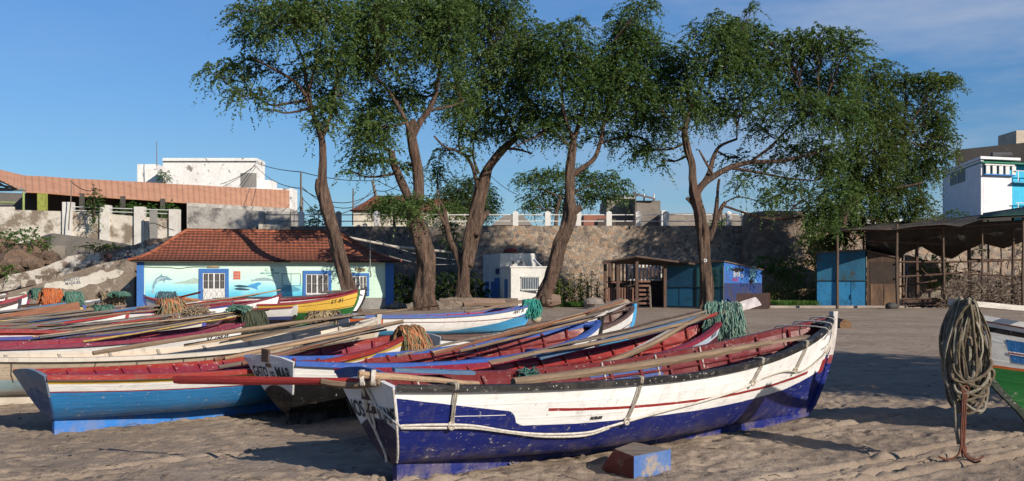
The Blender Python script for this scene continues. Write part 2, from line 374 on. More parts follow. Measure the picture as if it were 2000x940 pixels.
class Boat:
    def __init__(s, loc, head, L=5.4, B=.70, Bs=.42, Hs=.78, Hm=.70, Hb=1.05, R_=.55, rake=.22, roll=0, pitch=0, z=0, **kw):
        s.L, s.B, s.Bs, s.Hs, s.Hm, s.Hb, s.R_, s.rake = L, B, Bs, Hs, Hm, Hb, R_, rake
        s.loc = Vector((loc[0], loc[1], z)); s.head = head
        s.root = empty(kw.get('name', 'fishing_boat'), s.loc, 0, kw['label'], 'boat', kw.get('group', 'wooden fishing boats on the beach'))
        s.root.rotation_euler = (roll, pitch, head)
        s.M = Matrix.Translation(s.loc) @ Matrix.Rotation(head, 4, 'Z') @ Matrix.Rotation(pitch, 4, 'Y') @ Matrix.Rotation(roll, 4, 'X')
    def zs(s, u):
        return s.Hm+(s.Hs-s.Hm)*((.38-u)/.38)**2 if u < .38 else s.Hm+(s.Hb-s.Hm)*((u-.38)/.62)**2.1
    def zk(s, u):
        if getattr(s, 'low', 0): return .035+.075*max(0, 1-u/.3)**1.3
        return .10+(.02*((.3-u)/.3)**1.5 if u < .3 else 0)+(.05*((u-.8)/.2)**2 if u > .8 else 0)
    def hb(s, u):
        return s.B-(s.B-s.Bs)*((.45-u)/.45)**1.9 if u < .45 else s.B*max(0, 1-((u-.45)/.55)**2.3)**.86
    def pt(s, u, t, side=1, ins=0., out=0.):
        t = max(0, min(1.02, t)); stx = s.L-s.R_*max(0,1-t)**1.9-.03; x0 = -s.rake*t**.9
        x = x0+(stx-x0)*u
        if ins: x = min(max(x, x0+ins), stx-ins*1.6)
        p = (.27 if getattr(s, 'low', 0) else .34)+.22*max(0, 1-u/.3)+.52*max(0, (u-.5)/.5)**1.3
        full = t**p*(.90+.10*t)
        y = s.hb(u)*full
        y = max(0, y-ins+out)
        z = s.zk(u)+(s.zs(u)-s.zk(u))*t+(ins*(1-t))
        return Vector((x, side*y, z))
    def W(s, v): return s.M @ Vector(v)
    def skin(s, nu, nv, ins=0., t0=0.):
        mb = MB(); vs = []; uv = []
        ts = [1-(1-t0)*(j/nv) for j in range(nv+1)]
        rows = [(t, 1) for t in ts]+[(t, -1) for t in ts[::-1][1:]]
        for i in range(nu+1):
            u = i/nu
            for t, sd_ in rows: vs.append(s.pt(u, t**1.0, sd_, ins)); uv.append((u, t))
        k = len(rows); fs = [(i*k+j, i*k+j+1, (i+1)*k+j+1, (i+1)*k+j) for i in range(nu) for j in range(k-1)]
        if ins: fs = [f[::-1] for f in fs]
        mb.add(vs, fs, 0, uv); return mb
    def build(s, hull, inner, trans, rail, keelm, lod=2, rib=None, thw=None, ribs=14, thwarts=(.2,.42,.62,.8), rail2=None):
        nu, nv = (44, 16) if lod == 2 else (24, 9) if lod == 1 else (14, 6)
        r = s.root
        s.skin(nu, nv).build('hull', hull, r, True, angle=60)
        s.skin(nu, nv, .035, .02).build('inner_planking', inner, r, True, angle=60)
        # transom
        mb = MB(); n = nv; ts = [j/n for j in range(n+1)]
        a = [s.pt(0, t, 1) for t in ts]; b = [s.pt(0, t, -1) for t in ts]
        vs = []; uv = []
        for j in range(n+1):
            for q in range(5):
                f = q/4; v = a[j].lerp(b[j], f); w_ = (1-2*f)
                z = v.z+(.05*(1-w_*w_) if j == n else 0)
                vs.append(Vector((v.x-.022, v.y, z))); uv.append((w_*a[j].y/s.Bs, ts[j]))
        m0 = len(vs); vs += [v+Vector((.05, 0, 0)) for v in vs]; uv += uv
        fs = []
        for j in range(n):
            for q in range(4):
                i0 = j*5+q; fs.append((i0, i0+1, i0+6, i0+5)[::-1]); fs.append((m0+i0, m0+i0+1, m0+i0+6, m0+i0+5))
        top = [n*5+q for q in range(5)]
        for q in range(4): fs.append((top[q], top[q+1], m0+top[q+1], m0+top[q]))
        for j in range(n):
            fs.append((j*5, j*5+5, m0+j*5+5, m0+j*5)); fs.append((j*5+4, m0+j*5+4, m0+j*5+9, j*5+9))
        mb.add(vs, fs, 0, uv); s.transom = mb.build('transom', trans, r)
        # gunwales
        for sd_ in (1, -1):
            mb = MB(); vs = []; uv = []; n = nu
            for i in range(n+1):
                u = i/n; p = s.pt(u, 1, sd_); o_ = p+Vector((0, sd_*.022, 0)); i_ = s.pt(u, 1, sd_, .055)
                if u > .97: i_.y = sd_*max(abs(i_.y), .0)
                for q in (Vector((o_.x, o_.y, o_.z-.036)), Vector((o_.x, o_.y, o_.z+.016)), Vector((i_.x, i_.y, i_.z+.02)), Vector((i_.x, i_.y, i_.z-.045))): vs.append(q); uv.append((u*s.L, .5))
            fs = [(i*4+j, i*4+(j+1) % 4, i*4+4+(j+1) % 4, i*4+4+j) for i in range(n) for j in range(4)]+[(0,3,2,1), (n*4, n*4+1, n*4+2, n*4+3)]
            if sd_ < 0: fs = [f[::-1] for f in fs]
            mb.add(vs, fs, 0, uv).build('gunwale', rail if sd_ < 0 or rail2 is None else rail2, r)
        # keel with skeg and stem post
        mb = MB(); prof = []; h = .03
        n = 16
        for i in range(n+1):
            u = i/n; p = s.pt(u, 0); prof.append((Vector((p.x, 0, p.z+.03)), Vector((p.x, 0, -.03 if u < .86 else -.03+.06*((u-.86)/.14)))))
        for j in range(1, 11):
            t = j/10; p = s.pt(1, t); q = Vector((p.x+.055, 0, p.z)) ; prof.append((p-Vector((.03,0,0)), q))
        p = prof[-1]; prof.append((p[0]+Vector((0,0,.07)), p[1]+Vector((.012,0,.07))))
        vs = []; uv = []
        for k, (a_, b_) in enumerate(prof):
            for q in (a_, b_):
                for y in (-h, h): vs.append(Vector((q.x, y, q.z))); uv.append((max(0, q.x)/s.L, q.z))
        fs = []
        for k in range(len(prof)-1):
            i = k*4; j = i+4
            fs += [(i, i+2, j+2, j), (i+1, j+1, j+3, i+3), (i+2, i+3, j+3, j+2), (i, j, j+1, i+1)]
        fs += [(0,1,3,2), (len(vs)-4, len(vs)-2, len(vs)-1, len(vs)-3)]
        mb.add(vs, fs, 0, uv).build('keel', keelm, r)
        # ribs
        rib = rib or inner; thw = thw or inner
        if lod >= 1:
            for k in range(ribs):
                u = .05+.86*k/(ribs-1); mb = MB(); nn = 12 if lod == 2 else 7; vs = []
                rows = [(1-.97*j/nn, 1) for j in range(nn+1)]+[(1-.97*j/nn, -1) for j in range(nn+1)][::-1]
                for t, sd_ in rows:
                    p = s.pt(u, t*.985, sd_, .034); q = s.pt(u, t*.985, sd_, .034+.035)
                    if t < .06: q.z += .02
                    for dx in (-.02, .02): vs.append(p+Vector((dx,0,0))); vs.append(q+Vector((dx,0,0)))
                fs = []
                for j in range(len(rows)-1):
                    i = j*4; e = i+4; fs += [(i,i+1,e+1,e), (i+2,e+2,e+3,i+3), (i+1,i+3,e+3,e+1), (i,e,e+2,i+2)]
                fs += [(0,2,3,1), (len(vs)-4, len(vs)-3, len(vs)-1, len(vs)-2)]
                mb.add(vs, fs).build('rib', rib, r)
            # inner stringer
            for sd_ in (1, -1):
                pts = [s.pt(i/20, .78, sd_, .05) for i in range(1, 20)]
                MB().tube(pts, .018, 4).build('stringer', rib, r)
        for u in thwarts:
            t = .70; a_ = s.pt(u, t, 1, .04); zt = a_.z
            MB().box((a_.x, 0, zt), (.19, 2*abs(a_.y)-.01, .028)).build('thwart', thw, r)
        # breasthook
        if lod >= 1:
            p1 = s.pt(.955, 1, 1, .03); p2 = s.pt(.955, 1, -1, .03); p3 = s.pt(1, 1, 1, .03)
            mb = MB(); vs = [p1, p2, Vector((p3.x, 0, p3.z)), p1-Vector((0,0,.03)), p2-Vector((0,0,.03)), Vector((p3.x, 0, p3.z-.03))]
            mb.add(vs, [(0,1,2), (5,4,3), (0,3,4,1), (1,4,5,2), (2,5,3,0)]).build('breasthook', rail, r)
        return s
    def hull_text(s, body, u0, t0, size, side=-1, mat=None, sx=1, name='registration_lettering'):
        sgn = 1 if side < 0 else -1
        H = s.zs(u0)-s.zk(u0)
        f = lambda a, b: s.pt(u0+sgn*a/s.L, t0+b/H, side, 0, .008)
        return text_on(f, body, size, name, mat or INK, s.root, sx=sx)
    def transom_text(s, body, y0, t0, size, mat=None, sx=1, name='name_lettering'):
        H = s.zs(0)-s.zk(0)
        f = lambda a, b: Vector((-s.rake*(t0+b/H)**.9-.03, y0-a, s.zk(0)+(t0*H+b)))
        return text_on(f, body, size, name, mat or INK, s.root, sx=sx)
    def rope(s, uts, r=.012, side=-1, mat=None, name='rope', k=5, out=.02):
        pts = spline([s.pt(u, t, side, 0, out+.005) for u, t in uts], k)
        return MB().tube(pts, r, 6).build(name, mat or ROPEC, s.root, True)

def oar(p, q, m=None, r=.028, blade=.9, bw=.11, label='', group=None, tipmat=None, flip=False, name='oar', cat='oar', up=None):
    """an oar lying from p (handle) to q (blade tip): handle, shaft and blade"""
    p = Vector(p); q = Vector(q); d = (q-p); Ln = d.length; m = m or WOODS[0]
    root = empty(name, p, 0, label, cat, group)
    rot = d.to_track_quat('X', 'Z'); root.rotation_mode = 'QUATERNION'; root.rotation_quaternion = rot
    sh = Ln-blade*.75; n = 9
    bow = rnd.uniform(-.012, .012)*Ln; bz = rnd.uniform(-.015, .004)*Ln
    pts = [Vector((sh*i/n, bow*math.sin(math.pi*i/n), bz*math.sin(math.pi*i/n))) for i in range(n+1)]
    MB().tube(pts, [r*(.75+.3*math.sin(math.pi*min(1, .15+.8*i/n))) for i in range(n+1)], 7).build('shaft', m, root, True)
    mb = MB(); x0 = Ln-blade
    prof = [(0, .022, .018), (.12, .03, .014), (.3, bw*.42, .011), (.6, bw*.5, .009), (.97, bw*.5, .006), (1, bw*.42, .006)]
    vs = []
    for a, hw, th in prof:
        x = x0+blade*a
        for y, z in ((-hw, 0), (-hw*.3, th), (hw*.3, th), (hw, 0), (hw*.3, -th), (-hw*.3, -th)): vs.append((x, y, z))
    fs = [(i*6+j, i*6+(j+1) % 6, i*6+6+(j+1) % 6, i*6+6+j) for i in range(5) for j in range(6)]+[(5,4,3,2,1,0), (30,31,32,33,34,35)]
    b = mb.add(vs, fs).build('blade', tipmat or m, root)
    b.rotation_euler = (rnd.uniform(-.5, .5) if up is None else up, 0, 0)
    return root
def pole(p, q, m=None, r=.03, label='', group=None, name='pole', cat='pole'):
    p = Vector(p); q = Vector(q); n = 8; s_ = rnd.uniform(0, 9); Ln = (q-p).length
    pts = [p.lerp(q, i/n)-p+Vector((mnoise.noise(Vector((i*.5, s_, 0))), mnoise.noise(Vector((i*.5, 0, s_))), mnoise.noise(Vector((0, i*.5, s_)))))*.012*Ln*math.sin(math.pi*i/n) for i in range(n+1)]
    o = MB().tube(pts, [r*(1-.35*i/n) for i in range(n+1)], 7, ridge=.06, seed=s_).build(name, m or WOODS[0], None, True, p)
    return tag(o, label, cat, group)

def plank(p, q, m=None, wd=.12, th=.02, label='', group=None, name='plank', cat='plank', roll=0.):
    p = Vector(p); q = Vector(q); d = q-p; Ln = d.length
    n = 4; vs = []
    for i in range(n+1):
        x = Ln*i/n; b = rnd.uniform(-.004, .004)*Ln
        for y, z in ((-wd/2, -th/2), (wd/2, -th/2), (wd/2, th/2), (-wd/2, th/2)): vs.append((x, y, z+b))
    fs = [(i*4+j, i*4+4+j, i*4+4+(j+1) % 4, i*4+(j+1) % 4) for i in range(n) for j in range(4)]+[(0,1,2,3), (n*4+3, n*4+2, n*4+1, n*4)]
    o = MB().add(vs, fs).build(name, m or WOODS[0], None, False, p)
    o.rotation_mode = 'QUATERNION'; o.rotation_quaternion = d.to_track_quat('X', 'Z') @ Matrix.Rotation(roll, 3, 'X').to_quaternion()
    return tag(o, label, cat, group)

def bundle(B, n, u0, u1, y0, y1, h0, h1, sty, what, seed=0, spread=.12, tip=.0):
    """oars, poles and planks laid lengthwise over a boat's thwarts, their ends up on the bow"""
    rr = random.Random(seed)
    kinds = {'oar': 'oar', 'pole': 'pole', 'plank': 'plank'}
    for k in range(n):
        kind = sty[k % len(sty)]; mi = kind[1]; kd = kind[0]
        a = rr.uniform(-.03, .16); b = rr.uniform(-.16, .05)
        ya = y0+(rr.random()-.5)*spread*2+(k-n/2)*.018; yb = y1+(rr.random()-.5)*spread
        A = s_pt(B, u0+a, ya, h0+k*.012+rr.uniform(-.02,.05)); C = s_pt(B, u1+b, yb, h1+k*.014+rr.uniform(-.03,.04))
        tone = ['brown weathered', 'grey driftwood', 'pale pine', 'dark brown', 'silver grey', 'blue painted', 'red painted', 'reddish', 'yellow painted', 'white painted'][mi]
        lab = f'{tone} {kd} laid over the {what}'
        g = f'oars and poles laid over the {what}'
        if kd == 'oar':
            if rr.random() < .5: A, C = C, A
            oar(A, C, WOODS[mi], rr.uniform(.018,.026), rr.uniform(.8,1.2), rr.uniform(.09,.12), lab, g)
        elif kd == 'pole': pole(A, C, WOODS[mi], rr.uniform(.014,.024), lab, g)
        else: plank(A, C, WOODS[mi], rr.uniform(.06,.10), .022, lab, g, roll=rr.uniform(-.3,.5))
def s_pt(B, u, y, h):
    uu = max(0, min(1, u)); return B.W((B.L*u-.1, y, B.zs(uu)+h))

def netpile(pos, head, wlat, along, drop, cols, label, n=110, name='fishing_net', cat='fishing net', r=.006, top=.05, wig=.04, seed=0, floats=None):
    """a bunched net draped over a bow: strands running over the top and hanging down both sides"""
    rr = random.Random(seed+11); mb = MB(); ch, sh = math.cos(head), math.sin(head)
    for k in range(n):
        a0 = rr.uniform(-1, 1); la = rr.uniform(.5, 1.0); lb = rr.uniform(.45, 1.); w1 = wlat*rr.uniform(.55, 1.1); tp = top*rr.uniform(.3, 1.3); tw = rr.uniform(-.35, .35)
        pts = []; m = 11; s1 = rr.uniform(0, 50)
        for i in range(m+1):
            s = -la+(la+lb)*i/m
            lat = w1*math.tanh(2.2*s)*(1-.12*abs(s)); z = tp-drop*abs(s)**1.35
            al = along*(a0*(1+.25*abs(s))+tw*s)
            nn = Vector((mnoise.noise(Vector((s*2.5, s1, 0))), mnoise.noise(Vector((s*2.5, 0, s1))), mnoise.noise(Vector((0, s*2.5, s1)))))*wig*2
            x, y = al+nn.x, lat+nn.y
            pts.append(Vector((x*ch-y*sh, x*sh+y*ch, z+nn.z*.7)))
        mb.tube(pts, r*rr.uniform(.7, 1.3), 4, mi=rr.randrange(len(cols)), caps=False)
    # packed core so that the pile is not see-through
    mb.ball((0,0,-drop*.33), 1, 8, (along*.8+.02, wlat*.72, drop*.42), 0, .25, seed)
    root = mb.build(name, cols, None, True, Vector(pos)); tag(root, label, cat); return root
# ---------------------------------------------------------------- the boats themselves
# 1: the navy and white boat in front
B1 = Boat((-.95, 8.3), math.atan2(.643, .766), L=6.32, B=.72, Bs=.40, Hs=.79, Hm=.715, Hb=1.17, R_=.55, rake=.26, label='navy blue and white wooden rowing boat with maroon inside, nearest on the sand', name='fishing_boat')
T1 = [(0,.87), (.155,.69), (.163,.64), (.168,.53), (.178,.49), (.3,.475), (.45,.465), (.8,.43), (1,.5)]
h1 = paint('navy and white hull', WHITE, [('below', T1, NAVY), ('stripe', [(.2,.69), (.36,.64), (.88,.545)], .019, .215, .885, RED), ('stripe', [(.0,.64), (.2,.64)], .004, .07, .15, WHITE), ('block', .97, 1.01, .0, .9, NAVY), ('block', .955, .985, .45, .6, RED)], .55)
in1 = paint('maroon inside', MAROON, [], .5, chip=(.45,.38,.34), rough=.3)
tr1 = paint('grey white transom with navy below', (.62,.64,.66), [('arc', .60, .28, (.4,.42,.43)), ('arc', .585, .28, (.008,.012,.05))], .35)
B1.low = 1
B1.build(h1, in1, tr1, solid('black rail paint', (.014,.013,.013), .8), paint('navy keel paint', (.5,.46,.44), [('below', .72, (.2,.04,.05)), ('below', .62, NAVY)], .6), 2, thw=in1, rail2=in1)
rootB1 = B1.root
B1.transom_text('NOS', .25, .58, .19, sx=.6); B1.transom_text('ILIAME', -.20, .56, .18, sx=.5)
B1.hull_text('N.78.AN', .30, .52, .035, -1)
# dark leather patch over the transom's sculling notch
mb = MB(); mb.box((-.25,.015,.74), (.03,.13,.16)); mb.box((-.21,.015,.62), (.03,.12,.14)); mb.build('notch_liner', WOODS[3], rootB1)
# blue inside panel
mb = MB(); vs=[]
for i in range(7):
    for t in (.97,.62): vs.append(B1.pt(.47+.16*i/6, t, 1, .042))
mb.add(vs, [(i*2,i*2+1,i*2+3,i*2+2) for i in range(6)]).build('blue_inner_panel', solid('dull blue inside paint', (.05,.08,.22), .6), rootB1)
# the lifeline looped round the hull
line = [(.0,.54), (.05,.545), (.10,.52), (.16,.42), (.22,.36), (.29,.345), (.33,.40), (.42,.52), (.52,.60), (.60,.66), (.66,.735)]
B1.rope(line, .011, -1, ROPEC, 'lifeline'); B1.rope([(a, b-.028-.015*math.sin(a*30)) for a, b in line[:7]], .011, -1, ROPEC, 'lifeline')
B1.rope([(.66,.735), (.74,.74), (.84,.62), (.93,.68), (.985,.74)], .008, -1, ROPEW, 'lifeline')
for u, t in ((.075,.53), (.365,.45), (.645,.715), (.80,.68)):
    pts = [B1.pt(u, 1.0, -1, .09)+Vector((0,0,.03)), B1.pt(u, 1.02, -1, 0, .02)+Vector((0,0,.02)), B1.pt(u-.002, .9, -1, 0, .022), B1.pt(u-.004, (t+1)/2, -1, 0, .02), B1.pt(u-.006, t, -1, 0, .02)]
    mb = MB(); mb.tube(spline(pts, 4), .008, 5); mb.tube([p+Vector((.02,-.002,0)) for p in spline(pts, 4)], .008, 5); k = pts[-1]; mb.tube(spline([k+Vector((.03*math.cos(a), -.012, .03*math.sin(a))) for a in np.linspace(0, 6.28, 7)], 3), .009, 5); mb.build('rope_stay', ROPEW, rootB1, True)
for u in (.12,.33,.5,.62,.72):
    pts = [B1.pt(u, .72, 1, .05), B1.pt(u, .98, 1, .06)+Vector((.0,0,.03)), B1.pt(u, 1.0, 1, 0, .03)]
    MB().tube(pts, .009, 5).build('thole_loop', ROPEC, rootB1, True)
for k in range(9):        # nail heads along the black rail
    u = .03+k*.045+.02*math.sin(k*2.3); p = B1.pt(u, 1.0, -1, 0, .024)
    MB().box(p+Vector((0,0,-.004-.012*(k%2))), (.010,.006,.010)).build('rail_nail', surf('pale nail', (.4,.38,.35), None, 5), rootB1)
# ropes at the stern
mb = MB()
def TX(y, z, o=.035): return Vector((-B1.rake*max(0, (z-.12)/(B1.Hs-.12))**.9-o, y, z))
for off in (0, .022): mb.tube(spline([TX(.02,.80,.05), TX(.03+off,.70), TX(.06+off,.60), TX(.08+off,.52), TX(.06,.42), TX(.03,.45), TX(.03-off,.55), TX(-.02,.62), TX(-.12,.60), TX(-.26,.53), TX(-.37,.47)], 5), .009, 6)
mb.tube(spline([TX(-.02,.80,.05), TX(-.05,.68), TX(-.08,.62), TX(-.05,.72), TX(.0,.80,.05)], 5), .010, 6)
mb.tube(spline([TX(.06,.45), TX(.05,.34,.03), TX(.03,.22,.03), TX(.03,.14,.05)], 4), .012, 6)
mb.build('stern_rope', ROPEC, rootB1, True)
# white painted corner of the transom (chipped edge)
mb = MB(); mb.tube([B1.pt(0, .06+.92*i/14, -1, 0, .004)+Vector((-.022,0,0)) for i in range(15)], .010, 5, ridge=.5); mb.build('corner_bead', ROPEC, rootB1)
# ropes wound round the bow
mb = MB()
for u in (.90,.935,.965):
    p = [B1.pt(u, .9, -1, 0, .02), B1.pt(u, 1.02, -1, 0, .02)+Vector((0,0,.02)), B1.pt(u, 1.02, 1, 0, .02)+Vector((0,0,.02)), B1.pt(u, .9, 1, 0, .02)]
    mb.tube(spline(p, 4), .008, 5)
for k in range(4): mb.tube(spline([B1.pt(.99-k*.01, 1.0, -1, 0, .03), B1.pt(.99-k*.012, .8, -1, 0, .03), B1.pt(.975-k*.02, .6+.06*k, -1, 0, .03)], 4), .006, 5)
mb.build('bow_lashing', ROPEC, rootB1, True)
# oars of boat 1
LB = lambda v: B1.W(v)
oar(P(742,746,7.95), P(338,742,8.6), WOODS[0], .034, 1.9, .075, 'red painted oar blade lashed out over the stern of the navy and white boat', None, WOODS[6], up=1.3, name='oar')
pole(P(700,731,7.9), P(935,750,8.35), WOODS[2], .03, 'thick pale pole lashed across the stern corner of the navy and white boat')
mb = MB()
for k in range(5):
    for px in (705, 727):
        c = P(px+k*1.6, 739, 7.93); mb.tube([c+Vector((0, .04*math.cos(a), .06*math.sin(a)+.003)) for a in np.linspace(0, 6.28, 13)], .0045, 5, caps=False)
tag(centre(mb.build('rope_lashing', ROPEC, None, True)), 'pale rope lashing binding the pole and oar above the lettered grey transom', 'rope')
oar(LB((.9,-.42,.76)), LB((5.45,-.26,.98)), WOODS[0], .04, 1.1, .10, 'long brown oar resting along the near rail inside the navy and white boat', up=.3)
oar(LB((.6,-.2,.66)), LB((3.6,-.38,.68)), WOODS[1], .03, .9, .11, 'grey oar half sunk inside the navy and white boat beside the near rail', up=.2)
plank(LB((.35,.55,.83)), LB((1.0,.25,.79)), WOODS[5], .17, .03, 'blue painted board lying across the far stern corner of the navy boat', None)
netpile(LB((1.9,.52,.70)), .7, .07, .09, .12, [surf('dull green twine', (.06,.16,.13), (.03,.09,.08), 20)], 'small knot of dull green twine on the far rail of the navy boat', 30, 'twine_knot', 'twine', seed=5)
# painted block
mb = MB(); F = Vector((1.0,8.40,0)); Rr = Vector((1.36,8.76,0)); Lb_ = Vector((.76,8.86,0)); Bk = Vector((1.13,9.15,0))
T = .165
v = [F, Rr, Bk, Lb_, F+Vector((0,0,T)), Rr+Vector((0,0,T)), Bk+Vector((-.04,0,T)), Vector((.88,8.78,T))]
mb.add([p-Vector((0,0,.03)) if i < 4 else p for i, p in enumerate(v)], [(0,1,5,4)], 1); mb.add([p-Vector((0,0,.03)) if i < 4 else p for i, p in enumerate(v)], [(1,2,6,5), (2,3,7,6), (3,0,4,7)], 0); mb.add([p for p in v], [(4,5,6,7)], 2)
o = centre(mb.build('wooden_chock', [surf('red brown flaking paint', (.16,.03,.022), (.10,.04,.03), 4, stain=(.25,.2,.15), stain_scale=3), surf('blue flaking paint', (.05,.12,.34), (.09,.16,.33), 4, stain=(.28,.23,.18), stain_scale=3, stain_lo=.55), WOODS[1]]))
tag(o, 'red and blue painted wooden block on the sand under the near boat', 'block')

# 2: white boat, blue rail, black bottom, name on its transom
B2 = Boat((-2.52, 11.5), math.atan2(4.0, 3.65), L=5.75, B=.74, Bs=.47, Hs=.74, Hm=.63, Hb=.99, rake=.25, R_=.5, roll=.02, label='white boat with blue rail and black bottom, name lettered on its grey transom')
h2 = paint('white over black hull', WHITE, [('below', [(0,.60), (.3,.50), (.8,.42), (1,.5)], BLACK), ('stripe', [(.0,.44), (1,.44)], .012, .5, .9, (.07,.02,.02))], .05)
in2 = paint('red inside', (.15,.02,.02), [], .5)
B2.build(h2, in2, paint('grey white transom with black arch', (.62,.62,.61), [('arc', .56, .42, (.5,.5,.47)), ('arc', .53, .45, (.008,.008,.009))], .3), solid('blue rail paint', (.035,.09,.33), .5), solid('black keel paint', BLACK, .4), 2, thw=solid('blue thwart paint', (.03,.07,.24), .6))
B2.transom_text('GATO', .215, .66, .17, sx=.58); B2.transom_text('DO', -.01, .68, .09, sx=.6); B2.transom_text('MAR.', -.235, .66, .20, sx=.66)
mb = MB(); mb.box((-.265,.05,.78), (.03,.13,.14)); mb.box((-.24,.02,.70), (.03,.10,.10)); mb.build('notch_liner', WOODS[3], B2.root)
B2.hull_text('ST 119 PL', .90, .72, .07, -1)
bundle(B2, 4, .34, 1.08, .15, .05, .0, .12, [('oar',0),('oar',2),('pole',1),('oar',7),('oar',0)], 'white boat with blue rail and black bottom', 2, .1)

# 3: red inside boat between the two
B3 = Boat((-1.35, 10.25), math.atan2(4.25, 4.35), L=6.1, B=.70, Bs=.42, Hs=.71, Hm=.63, Hb=1.09, rake=.2, roll=-.02, label='red inside boat with maroon and light blue rail, heaped green net on its bow')
h3 = paint('blue and red hull', (.42,.5,.62), [('below', [(0,.7), (1,.82)], (.10,.022,.03)), ('below', .6, BLACK)], .5)
in3 = paint('bright red inside', (.22,.018,.015), [], .4)
B3.build(h3, in3, paint('blue dark transom', DBLUE, [('arc', .5, .3, BLACK)], .4), solid('wine red rail paint', (.18,.015,.035), .4), solid('black keel paint', BLACK), 2, rib=solid('dark red rib paint', (.16,.014,.012)), thw=in3)
B3.hull_text('PS 131', .91, .86, .07, -1, sx=1.2)
bundle(B3, 4, .30, 1.0, .34, .02, .02, .11, [('oar',0),('plank',5),('oar',1),('pole',3),('oar',0),('plank',4)], 'red inside boat with the green net', 3, .06)
oar(s_pt(B3, .47,-.42,-.05), s_pt(B3, .97,.0,.12), WOODS[0], .035, 1.0, .12, 'brown oar slanting from the near rail to the bow of the red inside boat')
plank(s_pt(B3, .52,-.3,-.1), s_pt(B3,.86,.12,.08), WOODS[9], .06, .02, 'narrow white painted plank slanting inside the red boat', None)
pb = s_pt(B3, 1.0, 0, .10); hd3 = B3.head
WT = surf('whitewashed oar blade', (.62,.58,.56), (.4,.34,.33), 12)
oar(s_pt(B3,.90,.1,.08), P(1482,588,14.4), WOODS[6], .024, .55, .17, 'white bladed oar sticking up over the bow net of the red boat', None, WT, up=.75)
gn = [surf('grey green net', (.20,.34,.27), (.13,.24,.185), 15), surf('dull grey green net', (.30,.38,.30), (.17,.25,.2), 15), surf('dark green net', (.09,.19,.15), (.05,.11,.09), 15)]
netpile(P(1412,606,14.35), hd3-.9, .17, .22, .52, gn, 'grey green net heaped over the bow of the red inside boat', 380, seed=1, r=.0065, wig=.05, top=.09)

# 4: light blue boat on the left
B4 = Boat((-4.86, 10.85), math.atan2(.70, .71), L=4.85, B=.74, Bs=.46, Hs=.64, Hm=.585, Hb=.88, rake=.24, R_=.5, label='light blue and white boat with red and yellow rail, orange net on its bow')
h4 = paint('light blue and white hull', WHITE, [('below', [(0,.66), (.5,.63), (1,.54)], (.03,.20,.47)), ('below', [(0,.30), (1,.2)], (.03,.17,.40)), ('stripe', [(0,.665), (.5,.635), (1,.54)], .013, 0, 1, (.25,.02,.02)), ('stripe', [(0,.865), (1,.88)], .032, 0, 1, YEL)], .35, scalex=4)
B4.build(h4, paint('wine inside', (.17,.015,.03), [], .4), paint('blue grey transom', (.16,.2,.26), [('arc', .7, .3, (.03,.09,.22))], .7), solid('red rail paint', (.24,.024,.018), .7), solid('bright blue keel paint', (.02,.16,.50), .3), 2, thw=WOODS[1])
B4.hull_text('ST 166 PL', .79, .66, .13, -1, sx=.95)
bundle(B4, 7, .40, .97, .08, .0, .01, .11, [('oar',1),('oar',7),('pole',3),('plank',4),('oar',0),('oar',2),('pole',7)], 'light blue boat with the orange bow net', 4, .16)
on = [surf('orange net', (.42,.14,.05), (.30,.12,.06), 12), surf('tan net', (.36,.22,.11), (.22,.15,.08), 12), surf('pale orange net', (.50,.26,.13), (.36,.18,.1), 12), surf('olive net', (.16,.18,.09), (.1,.12,.06), 12)]
netpile(B4.W((4.78,-.06,.92)), B4.head, .24, .17, .55, on, 'orange and tan net hanging over the bow of the light blue boat', 300, seed=2, r=.007, wig=.03, top=.06)

# 5: cream boat
B5 = Boat((-7.15, 12.9), math.atan2(.66, .75), L=6.55, B=.76, Bs=.46, Hs=.68, Hm=.58, Hb=.98, rake=.2, R_=.5, label='bare cream coloured boat with dark seams and a wide open inside')
cm = paint('cream hull', (.52,.43,.32), [('below', .45, (.30,.42,.46)), ('below', .2, (.4,.45,.45)), ('stripe', .985, .012, 0, 1, (.62,.6,.55))], .7, chip=(.3,.24,.18))
B5.build(cm, paint('cream inside', (.52,.43,.33), [], .6, chip=(.3,.24,.2)), paint('cream transom', (.45,.4,.34), [('arc', .6, .3, (.3,.42,.46))], .6), solid('cream rail paint', (.48,.43,.36), .8), solid('cream keel paint', (.4,.36,.3)), 2, ribs=9, rib=solid('grey rib paint', (.30,.26,.21)))
for u in (.12,.27,.35,.45,.50,.62,.72,.84):
    pts = [B5.pt(u+.006*rnd.uniform(-1,1), t, -1, 0, .006) for t in (1.0,.8,.6,.4)]
    MB().tube(pts, .008, 5).build('frame_strap', WOODS[1], B5.root)
B5.hull_text('ST 165 PL', .90, .62, .13, -1, sx=.9)
bundle(B5, 4, .50, 1.0, .10, .0, .02, .10, [('oar',1),('oar',0),('plank',4),('oar',2),('pole',1)], 'bare cream boat', 5, .12)
oar(s_pt(B5,.30,.1,.02), s_pt(B5,.98,-.1,.14), WOODS[0], .035, 1.2, .15, 'long brown oar reaching along the near rail of the cream boat', up=.2)
mb = MB(); pts=[]
for k in range(26): 
    a = rnd.uniform(0, 6.28); pts = [B5.W(Vector((6.1+.18*math.cos(a+i*.7)*.8, .12*math.sin(a+i*.9), 1.03+.035*math.sin(i*1.3+a)))) for i in range(9)]
    mb.tube(spline(pts, 2), .014, 5)
o = centre(mb.build('canvas_roll', surf('grey canvas', (.36,.37,.38), (.16,.18,.20), 3), None, True)); tag(o, 'grey bundled canvas and rope on the bow of the cream boat', 'canvas')

